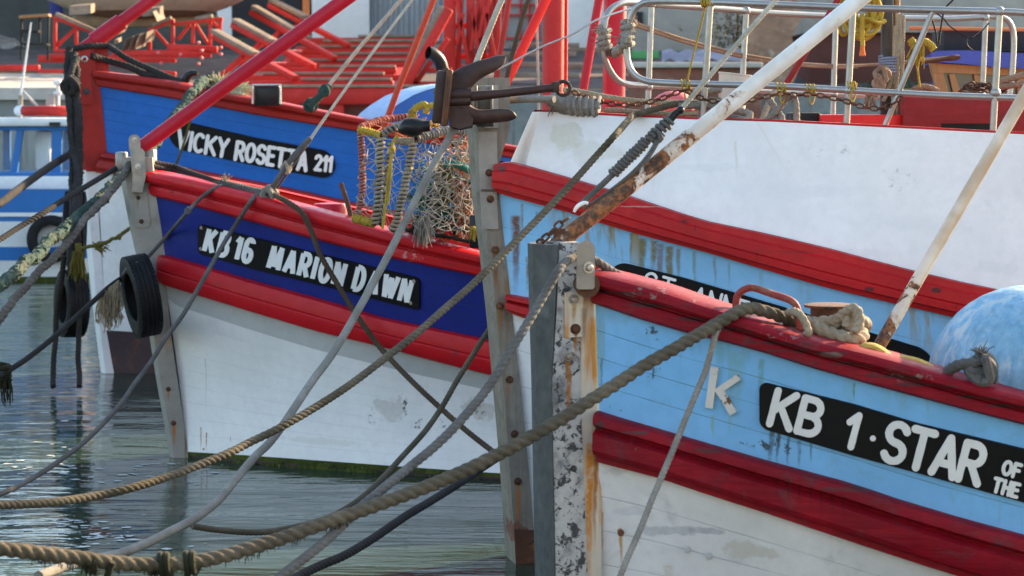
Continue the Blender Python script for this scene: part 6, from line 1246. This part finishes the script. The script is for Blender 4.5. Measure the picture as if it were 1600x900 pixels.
bw_band = Band(S, bt[: len(bt) - j0], lowrow[: len(bt) - j0])
stain_and_shade('white_st', SM([(885, 215, 'patch', .12, .10, (.56, .55, .42), .6), (935, 240, 'patch', .2, .08, (.6, .58, .5), .5), (1020, 230, 'drip', .02, .3, (.58, .56, .46), .5), (1100, 262, 'patch', .3, .03, (.64, .65, .66), .35), (1250, 300, 'patch', .4, .05, (.65, .67, .68), .3), (1450, 350, 'patch', .4, .06, (.64, .66, .67), .3), (1330, 395, 'patch', .25, .03, (.6, .6, .6), .35), (1560, 420, 'patch', .2, .05, (.6, .61, .62), .4), (1405, 280, 'specks', .1, .08, (.4, .4, .4), .6), (1290, 235, 'specks', .15, .05, (.45, .45, .45), .6), (1150, 220, 'drip', .012, .25, (.6, .55, .42), .5)], bw_band, S))
srb = Band(S, s_rt, s_rb)
stain_and_shade('red_st', SM([(1354, 450, 'patch', .03, .014, (.05, .02, .02), 1.), (1458, 452, 'patch', .035, .02, (.05, .02, .02), 1.), (1068, 345, 'patch', .03, .016, (.05, .02, .02), .9), (1084, 352, 'drip', .006, .05, (.04, .02, .02), .9), (800, 285, 'specks', .12, .09, (.06, .03, .03), .9), (785, 262, 'patch', .05, .03, (.07, .05, .05), .8), (1000, 322, 'patch', .25, .006, (.55, .3, .28), .6), (1240, 392, 'patch', .3, .006, (.22, .02, .02), .8), (1490, 470, 'drip', .004, .1, (.1, .01, .01), .8), (1180, 392, 'drip', .004, .1, (.12, .01, .01), .8), (940, 318, 'drip', .004, .1, (.14, .01, .01), .8)], srb, S))
mcb = Band(A, a_ct, a_cb); mrb = Band(A, a_rt, a_rb)
stain_and_shade('red_ma', SM([(271, 299, 'patch', .018, .02, (.08, .02, .02), 1.), (300, 305, 'drip', .004, .12, (.2, .01, .015), .8), (520, 360, 'drip', .004, .12, (.22, .01, .015), .8), (640, 400, 'specks', .2, .05, (.5, .3, .3), .7), (440, 335, 'specks', .15, .04, (.2, .03, .03), .8), (700, 412, 'patch', .1, .012, (.25, .02, .03), .8)], mcb, A) + SM([(420, 465, 'drip', .004, .15, (.22, .01, .015), .8), (620, 525, 'drip', .004, .15, (.22, .01, .015), .8), (340, 440, 'specks', .12, .05, (.2, .03, .03), .7), (545, 510, 'patch', .16, .012, (.26, .015, .02), .8), (700, 548, 'specks', .15, .05, (.18, .03, .03), .8)], mrb, A))
# ================================================================== harbour setting behind the boats
mb = MB(); mb.quad((-300, 1.2, 0), (300, 1.2, 0), (300, 41, 0), (-300, 41, 0)); mb.build('water', M['water'], kind='structure', smooth=False, origin=(0, 0, 0))
def gz(Y): return interp(Y, [(40, 2.93), (41.5, 2.80), (58, 4.05), (300, 4.3)])
mb = MB(); xs = [-120 + 3 * i for i in range(81)]; ys = [40.0, 41.5, 43.5, 46, 49, 52, 55, 58, 70, 300]; rg = random.Random(4)
mb.grid([[Vector((x, y, gz(y) + (rg.uniform(-.04, .04) if 40 < y < 60 else 0))) for x in xs] for y in ys]); mb.build('ground', M['ground'], kind='structure', origin=(0, 40, 2.9))
mb = MB(); mb.box((0, 40.3, .4), (240, .6, 5.06), bevel=.05); mb.build('quay', M['concrete_dark'], kind='structure')
mb = MB(); a_ = on_y(-700, 136, 40.0); b_ = on_y(112, 136, 40.0); z1 = 3.2
mb.add([Vector((a_.x, 39.9, 2.945)), Vector((b_.x, 39.9, 2.945)), Vector((b_.x, 44.2, z1 + .03)), Vector((a_.x, 44.2, z1 + .03))], [(0, 1, 2, 3)]); mb.add([Vector((a_.x, 39.9, 2.945)), Vector((b_.x, 39.9, 2.945)), Vector((b_.x, 39.9, 2.75)), Vector((a_.x, 39.9, 2.75))], [(0, 1, 2, 3)]); mb.build('pavement', M['concrete'], kind='structure')
# the quay the camera stands on, with an unseen shed added behind it against the low sky
mb = MB(); mb.box((0, -24.4, -.4), (240, 51, 2.8), bevel=.05); mb.build('near_quay', M['concrete_dark'], kind='structure')
def bbox(name, u0, v0, u1, v1, Y, depth, mat, label=None, cat=None, parent=None, bev=.02, zb=None, group=None):
    p, r = on_y(u0, v0, Y), on_y(u1, v1, Y); zb_ = r.z if zb is None else zb; mb = MB()
    mb.box(((p.x + r.x) / 2, Y + depth / 2, (p.z + zb_) / 2), (r.x - p.x, depth, p.z - zb_), bevel=bev); return mb.build(name, M[mat], parent, label=label, cat=cat, group=group)
# brick retaining wall, pale kerb and green mat on the right
bw = bbox('brick_wall', 984, 106, 1190, 150, 39.4, .5, 'brick', 'red brown brick quay wall behind the tube railings', 'wall', zb=-.5)
bbox('wall_coping', 982, 97, 1192, 106, 39.3, .7, 'concrete', parent=bw)
M['green'] = paint('faded green felt', (.10, .30, .12), .9, var=.8, bump=.2)
bbox('green_mat', 987, 79, 1030, 92, 43.5, .3, 'green', 'faded green mat behind the pale coping of the brick wall', 'mat')
M['tarp_lilac'] = paint('pale lilac sheeting', (.40, .37, .44), .8, var=.6, bump=.6)
mb = MB(); rr_ = random.Random(8); R_ = []
for j in range(5):
    R_.append([on_y(1034 + 13 * i, 95 - j * 4, 43.4 + j * .2) + Vector((0, 0, rr_.uniform(-.05, .05) + .05 * math.sin(j * .8))) for i in range(11)])
mb.grid(R_); mb.build('plastic_sheet', M['tarp_lilac'], None, label='pale lilac plastic sheeting spread beside the green mat', cat='sheet')
bb = bbox('brown_building', 1268, 52, 1800, 175, 45.5, 5, 'wall_brown', 'brown red rendered building at the right behind the railings', 'building', zb=2.8)
bbox('upper_wall', 1262, -160, 1800, 51, 45.3, 5.4, 'wall_grey', parent=bb)
# worn brick and stone pillar, lit on its right side
mb = MB(); rows = []; rr_ = random.Random(21)
for k in range(15):
    v = -70 + k * 16; w = 3 * math.sin(k * 1.3)
    P0, P1 = on_y(1172 + w, v, 43.0), on_y(1250 + 2 * w - k * .6, v, 43.0); z = P0.z
    ring = []
    for (x, y) in ((0, 0), (.33, 0), (.66, 0), (1, 0), (1, .5), (1, 1), (.66, 1), (.33, 1), (0, 1), (0, .5)):
        ring.append(Vector((lerp(P0.x, P1.x, x) + rr_.uniform(-.03, .03), 43 + y * .9 + rr_.uniform(-.03, .03), z)))
    rows.append(ring)
mb.grid(rows, closed=True); mb.build('stone_pillar', M['stone_warm'], None, label='crumbling brick and stone pillar glowing in the sun behind the white pole', cat='pillar')
# buildings at the head of the slip
YB = 58.0; zt = 9.5
wb0 = bbox('grey_building', -900, -235, 484, 60, YB, 6, 'wall_dark', 'long dark grey rendered building at the back on the left', 'building', zb=3.6)
bbox('dark_doorway', 366, -120, 440, 56, YB - .05, .1, 'roof_dark', parent=wb0, bev=0); bbox('orange_jamb', 472, -120, 484, 54, YB - .12, .14, 'orange', parent=wb0, bev=0); bbox('pale_door', 338, -120, 362, 56, YB - .08, .1, 'sb_white', parent=wb0, bev=0)
bbox('dark_doorway', 445, -120, 470, 56, YB - .05, .1, 'roof_dark', parent=wb0, bev=0)
bbox('white_building', 485.5, -235, 577, 60, YB - .3, 6, 'wall_white', 'white rendered building with a chipped corner at the back', 'building', zb=3.6)
mb = MB(); p0, p1 = on_y(578.5, -235, YB), on_y(772, 60, YB); n_ = 150; ring = []
for k in range(n_ + 1): ring.append((lerp(p0.x, p1.x, k / n_), YB + .03 * math.sin(k * 2 * math.pi / 6.5)))
mb.grid([[Vector((x, y, zt + 1.5)) for x, y in ring], [Vector((x, y, 4.2)) for x, y in ring]]); cs = mb.build('corrugated_shed', M['corrugated'], None, label='grey corrugated metal shed at the back between white and red', cat='shed')
mb = MB(); mb.box(((p0.x + p1.x) / 2, YB + 3.2, 7.0), (p1.x - p0.x, 6, 7)); mb.build('shed_body', M['corrugated'], cs); bbox('white_vent', 694, -20, 702, 16, YB - .15, .1, 'sb_white', parent=cs)
gb = bbox('panelled_building', 773.5, -235, 884, 60, YB, 6, 'corrugated', 'grey panelled building with red window bars behind the mast', 'building', zb=3.6)
for k, (a, b, c, d) in enumerate(((784, -40, 788, 62), (812, -40, 815, 62), (826, -40, 829, 62), (840, -40, 843, 62))): bbox('window_bar', a, b, c, d, YB - .1, .08, 'cradle_red', parent=gb, bev=0)
for v in (8, 24, 60): bbox('cross_bar', 782, v - 2, 845, v + 1, YB - .2, .08, 'cradle_red', parent=gb, bev=0)
bbox('white_house', 885.5, -235, 989, 64, YB - .5, 6, 'wall_white', 'white house wall behind the mast of the navy boat', 'house', zb=3.6)
cbld = bbox('concrete_building', 990.5, -235, 1262, 82, YB - 2, 6, 'wall_grey', 'drab concrete building behind the tube railings', 'building', zb=3.4)
for (a, b, c, d) in ((994, 18, 1004, 42), (1140, -60, 1150, 60)): bbox('drain_pipe' if a > 1100 else 'wall_opening', a, b, c, d, YB - 2.08, .08, 'corrugated' if a > 1100 else 'roof_dark', parent=cbld, bev=0)
bbox('back_wall', 1263, -235, 2600, 60, YB, 6, 'wall_grey', 'grey wall far back on the right', 'wall', zb=3.6)
# ---- slipway cradle with timber capped beams
YC = 47.0
cr = empty('slipway_cradle', on_y(500, 135, 42.0), 'red steel slipway cradle with rows of timber capped beams', 'slipway cradle')
def on_ramp(u, v): return None
for (v, x0, x1, Y, h, tx0, tx1) in ((59, 470, 668, 55.5, 7, 560, 650), (66, 480, 662, 53.6, 8, 505, 660), (75, 470, 645, 51.8, 9, 480, 640), (86, 455, 642, 50.0, 9, 515, 640), (96, 430, 640, 48.0, 9, 480, 634), (106, 400, 620, 46.2, 9, 500, 618), (117, 340, 640, 44.4, 10, 400, 600), (126, 330, 615, 42.8, 11, 470, 612), (137, 318, 720, 39.6, 24, 322, 700)):
    p, r = on_y(x0, v, Y), on_y(x1, v, Y); hh = (h + 2) * Y / FPX
    mb = MB(); mb.bar(Vector((p.x, Y, p.z - hh / 2)), Vector((r.x, Y, p.z - hh / 2)), .18, hh); bo = mb.build('beam', M['cradle_red'], cr)
    a, b = on_y(tx0, v, Y), on_y(tx1, v, Y); th = 4.2 * Y / FPX; mb = MB(); mb.bar(Vector((a.x, Y, p.z + th / 2 + .004)), Vector((b.x, Y, p.z + th / 2 + .004)), .24, th); mb.build('bearer', M['bearer'], bo)
for (T, Rb, Y0, Y1, leg) in (([(335, 50), (400, 86)], [(335, 56), (462, 123)], 44.0, 42.5, [(384, 84), (336, 126)]), ([(368, 33), (428, 66)], [(364, 39), (490, 104)], 46.5, 45.0, [(410, 64), (372, 100)]), ([(397, 12), (482, 61)], [(393, 19), (524, 92)], 49.0, 47.5, [(440, 46), (410, 74)]), ([(425, 2), (478, 28)], [(421, 8), (545, 72)], 52.0, 50.5, [(468, 34), (448, 60)])):
    f = lambda q_, t: on_y(q_[0], q_[1], lerp(Y0, Y1, t))
    mb = MB(); mb.bar(f(Rb[0], 0), f(Rb[1], 1), .14, .11); bo = mb.build('arm', M['cradle_red'], cr)
    mb = MB(); mb.bar(f(T[0], 0) + Vector((0, -.02, .02)), f(T[1], .5) + Vector((0, -.02, .02)), .2, .075); mb.build('bearer', M['bearer'], bo)
    mb = MB(); mb.bar(f(leg[0], .4) + Vector((0, .1, 0)), f(leg[1], .4) + Vector((0, .1, 0)), .10, .10); mb.build('arm_leg', M['cradle_red'], bo)
for (x0, v0, x1, v1, Y0, Y1) in ((520, 60, 470, 136, 55, 41.5), (580, 60, 545, 136, 55, 41.5), (640, 60, 612, 132, 55, 41.5), (470, 62, 400, 136, 55, 41.5), (420, 80, 345, 136, 51, 41.5)):
    mb = MB(); mb.bar(on_y(x0, v0, Y0) - Vector((0, 0, .22)), on_y(x1, v1, Y1) - Vector((0, 0, .22)), .2, .16); mb.build('girder', M['cradle_red'], cr)
for (v, x0, n_) in ((79, 452, 6), (98, 424, 7), (117, 380, 9)):
    mb = MB()
    for k in range(n_): mb.sphere(on_y(x0 + 3.6 * k, v, 41.2 + (117 - v) * .1), .018, 8)
    mb.build('bolt_row', M['paint_pink'], cr, kind='stuff')
mb = MB(); p, r = on_y(312, 163, 39.75), on_y(760, 163, 39.75); mb.box(((p.x + r.x) / 2, 39.85, (p.z - 1) / 2 + .0), (r.x - p.x, .2, p.z + 1), bevel=.02); mb.build('sill_wall', M['wall_brown'], cr)
for x in (352, 440, 528, 616): mb = MB(); mb.bar(on_y(x, 160, 39.65), on_y(x, 260, 39.65), .2, .2, (0, 1, 0)); mb.build('post', M['cradle_red'], cr)
# sloped arm and lattice gantry
ga = empty('red_gantry', on_y(740, 125, 45.0), 'tall red lattice gantry behind the exhaust pipe and anchor', 'gantry')
for (a, b, w) in (((703, -60), (703, 118), .22), ((716, 118), (722, -60), .10), ((736, -60), (734, 118), .16), ((748, -60), (746, 108), .09), ((757, -60), (753, 108), .16), ((769, -60), (767, 110), .09), ((779, -60), (776, 112), .12)):
    mb = MB(); mb.bar(on_y(*a, 44.8), on_y(*b, 44.8), w, w, (0, 1, 0)); mb.build('leg', M['cradle_red'], ga)
for (a, b) in (((712, -10), (732, 100)), ((724, 20), (714, 70)), ((744, 10), (736, 80)), ((738, 20), (752, 104)), ((758, 10), (748, 60)), ((760, 20), (776, 105)), ((766, -10), (752, 90))):
    mb = MB(); mb.bar(on_y(*a, 44.6), on_y(*b, 44.6), .07, .07, (0, 1, 0)); mb.build('brace', M['cradle_red'], ga)
for v in (106, 88, 40, -10): mb = MB(); mb.bar(on_y(700, v, 45.0), on_y(782, v, 45.0), .1, .1); mb.build('cross_beam', M['cradle_red'], ga)
sa = empty('sloping_arm', on_y(640, 135, 43.5), 'broad red sloping arm with grey timber edge left of the gantry', 'slipway arm')
mb = MB(); mb.bar(on_y(702, 14, 43.6), on_y(634, 136, 43.6), .16, .26, (0, 1, 0)); ab = mb.build('arm', M['cradle_red'], sa)
mb = MB(); mb.bar(on_y(695, 12, 43.6), on_y(627, 134, 43.6), .2, .06, (0, 1, 0)); mb.build('timber_edge', M['bearer'], ab)
for (a, b) in (((700, 60), (648, 132)), ((642, 131), (712, 131)), ((668, 110), (706, 110))): mb = MB(); mb.bar(on_y(*a, 43.7), on_y(*b, 43.7), .09, .09); mb.build('strut', M['cradle_red'], sa)
# ---- hull standing on the slip and the trusses that carry it
hs = empty('slipped_hull', on_y(225, 32, 48.0), 'cream and brown boat hull standing on the slip at top left', 'boat hull')
c_ = on_y(228, 30, 49.2); c_.z += 1.55
def hullring(fr, k0, k1):
    rows = []
    for i in range(k0, k1 + 1):
        ph = math.pi / 2 * i / 14; row = []
        for k in range(33):
            a = 2 * math.pi * k / 32; row.append(c_ + Vector((2.75 * math.cos(a) * math.sin(ph) ** .8, 1.9 * math.sin(a) * math.sin(ph), -1.55 * math.cos(ph))))
        rows.append(row)
    return rows
mb = MB(); mb.grid(hullring(0, 0, 4)); mb.build('bottom', M['hull_slip_low'], hs)
R_ = hullring(0, 4, 14); R_.append([p + Vector((0, 0, .9)) for p in R_[-1]]); mb = MB(); mb.grid(R_); mb.build('topside', M['hull_slip'], hs)
mb = MB(); mb.box(c_ + Vector((0, 0, -1.60)), (3.0, .16, .22), bevel=.02); mb.build('keel', M['hull_slip_low'], hs)
tr = empty('boat_cradle', on_y(180, 95, 44.5), 'red truss cradle carrying the cream and brown hull', 'slipway cradle')
def bars(L, Y, w, name):
    for (a, b) in L: mb = MB(); mb.bar(on_y(*a, Y), on_y(*b, Y), w, w, (0, 1, 0) if abs(a[0] - b[0]) < 6 else (0, 0, 1)); mb.build(name, M['cradle_red'], tr)
bars([((86, 26), (86, 80)), ((119, 44), (119, 70)), ((156, 56), (156, 78)), ((234, 48), (234, 86)), ((270, 30), (270, 88)), ((303, 36), (301, 68)), ((329, 30), (328, 72)), ((345, 28), (344, 44))], 45.0, .062, 'post')
bars([((88, 73), (117, 45)), ((240, 46), (268, 78)), ((306, 38), (326, 70)), ((297, 38), (278, 62)), ((332, 34), (346, 48))], 45.05, .055, 'brace')
bars([((84, 27), (158, 56)), ((84, 79), (160, 82)), ((232, 48), (272, 31)), ((272, 38), (348, 29))], 44.95, .06, 'chord')
bars([((60, 92), (275, 92)), ((262, 74), (340, 78)), ((176, 84), (330, 84)), ((225, 112), (275, 118))], 44.4, .13, 'sill_beam')
for (a, b) in (((88, 22), (152, 50)), ((240, 40), (268, 28)), ((306, 30), (332, 25))): mb = MB(); mb.bar(on_y(*a, 45.0), on_y(*b, 45.0), .22, .07); mb.build('bearer', M['bearer'], tr)
for k, (u0, v0, u1, v1, tl) in enumerate(((188, 62, 196, 84, 8), (200, 56, 208, 80, 8), (212, 54, 222, 77, 6), (226, 50, 234, 68, 4), (182, 44, 189, 55, 6), (246, 18, 253, 34, -7), (178, 63, 184, 70, 0), (108, 10, 142, 24, 0), (222, 14, 250, 26, 0))):
    mb = MB(); a = on_y(u0 + tl, v0, 44.3); b = on_y(u1 - tl * .3, v1, 44.3); mb.prism([on_y(u0 + tl, v0, 44.3), on_y(u1 + tl, v0 - 3, 44.5), on_y(u1, v1 - 3, 44.5), on_y(u0, v1, 44.3)], (.02, .3, .04))
    mb.build('sun_catching_board', M['bearer'], tr, smooth=False)  # shoring boards turned to catch the sun, standing in for bright spots
for k in range(9): mb = MB(); rr_ = random.Random(90 + k); mb.sphere(on_y(rr_.choice([268, 282, 310, 315, 326, 345, 247, 252]), rr_.uniform(62, 102), 44.1), .035, 8); mb.build('work_lamp' if False else 'bolt_head', M['paint_pink'], tr)
# ---- yard clutter on the left
mb = MB(); rr_ = random.Random(17); R_ = []
for j in range(8):
    R_.append([on_y(-140 + 10 * i, lerp(74, 20, j / 7 * max(.1, 1 - max(0, i - 9) / 9)), 47.0 + j * .22) + Vector((rr_.uniform(-.07, .07), rr_.uniform(-.07, .07), rr_.uniform(-.07, .07))) for i in range(19)])
mb.grid(R_); mb.build('rubble_heap', M['stone'], None, label='blue grey heap of rubble at the far left edge', cat='rubble', smooth=False)
sf_ = empty('steel_trestle', on_y(55, 96, 43.2), 'dark steel trestle standing left of the truss cradle', 'trestle')
for (a, b, w) in (((34, 27), (33, 94), .035), ((62, 28), (62, 66), .035), ((76, 26), (75, 95), .035), ((45, 40), (44, 84), .03)): mb = MB(); mb.bar(on_y(*a, 43.2), on_y(*b, 43.2), w, w, (0, 1, 0)); mb.build('leg', M['dk_frame'], sf_)
for (a, b, w) in (((32, 27), (78, 24), .05), ((34, 68), (76, 70), .03), ((34, 48), (62, 50), .05)): mb = MB(); mb.bar(on_y(*a, 43.2), on_y(*b, 43.2), .3, w); mb.build('top_board' if a[1] < 30 else 'rail', M['wood' if a[1] < 30 else 'dk_frame'], sf_)
for k, (u0, u1, v, Y, h, lb) in enumerate(((-200, 62, 106, 42.6, .10, 'red steel beam lying along the pavement at far left'), (60, 132, 111, 42.3, .06, 'thin red beam lying between the far left beam and the stem'), (75, 132, 88, 44.2, .09, 'red beam on the ground under the dark trestle'))):
    mb = MB(); p, r = on_y(u0, v, Y), on_y(u1, v, Y); mb.bar(p, r, .15, h); mb.build('steel_beam', M['cradle_red'], None, label=lb, cat='beam', group='red beams on the yard')
bbox('blue_sheet', 77, -40, 98, 22, 50, .06, 'tarp', 'dark blue sheet hanging behind the slipped hull', 'sheet')
for k, (u0, u1, v, Y, lb) in enumerate(((795, 905, 70, 53, 'timber baulk lying highest on the yard left of the mast'), (770, 900, 84, 50.5, 'timber baulk lying second highest behind the red mast'), (770, 910, 101, 47.5, 'timber baulk lying in the middle behind the red mast'), (775, 905, 117, 44.8, 'timber baulk lying second lowest behind the red mast'), (890, 985, 78, 51, 'timber baulk behind the crimson leg, upper one'), (880, 990, 104, 47.0, 'timber baulk behind the crimson leg, lower one'))):
    mb = MB(); p, r = on_y(u0, v, Y), on_y(u1, v + 1, Y); mb.bar(p, r, .25, .10); mb.build('timber_baulk', M['bearer'], None, label=lb, cat='timber', group='timber baulks on the yard')
def shrub(u, v, Y, R, n, name, label, mat, hgt=1.0):
    e = empty(name, on_y(u, v, Y), label, 'shrub'); rr = random.Random(int(u)); mb = MB(); c = on_y(u, v, Y)
    for k in range(n):
        d_ = Vector((rr.gauss(0, .5), rr.gauss(0, .35), abs(rr.gauss(0, .55)) * hgt)) * R; p = c + d_; s_ = rr.uniform(.03, .07); a = Vector((rr.uniform(-1, 1), rr.uniform(-1, 1), rr.uniform(-1, 1))).normalized(); b = a.orthogonal().normalized()
        mb.add([p - a * s_, p + b * s_ * .4, p + a * s_, p - b * s_ * .4], [(0, 1, 2, 3)])
    mb.build('foliage', M[mat], e, smooth=False); mb = MB()
    for k in range(5): mb.tube([c, c + Vector((rr.uniform(-.3, .3), rr.uniform(-.2, .2), R * .8 * hgt))], .012, 5)
    mb.build('stem', M['wood'], e)
M['leaf_dry'] = paint('dry olive leaves', (.14, .12, .05), .8, var=.5, bump=.1); M['leaf'] = paint('dark green leaves', (.035, .07, .022), .8, var=.5, bump=.1)
shrub(1150, 75, 50, .75, 500, 'dry_shrub', 'dry olive shrub against the concrete building behind the railings', 'leaf_dry', 1.5)
shrub(1395, 143, 42, .38, 500, 'green_shrub', 'low dark green shrub at the foot of the brown building', 'leaf', .6)

nw = MB(); nw.box((0, -16, 4.2), (90, 9, 6.4), bevel=.03); nq = nw.build('sky_block_shed', M['wall_grey'], None, label='unseen grey shed added behind the camera to block low sky', cat='shed')  # added out of view to block low sky and darken reflections
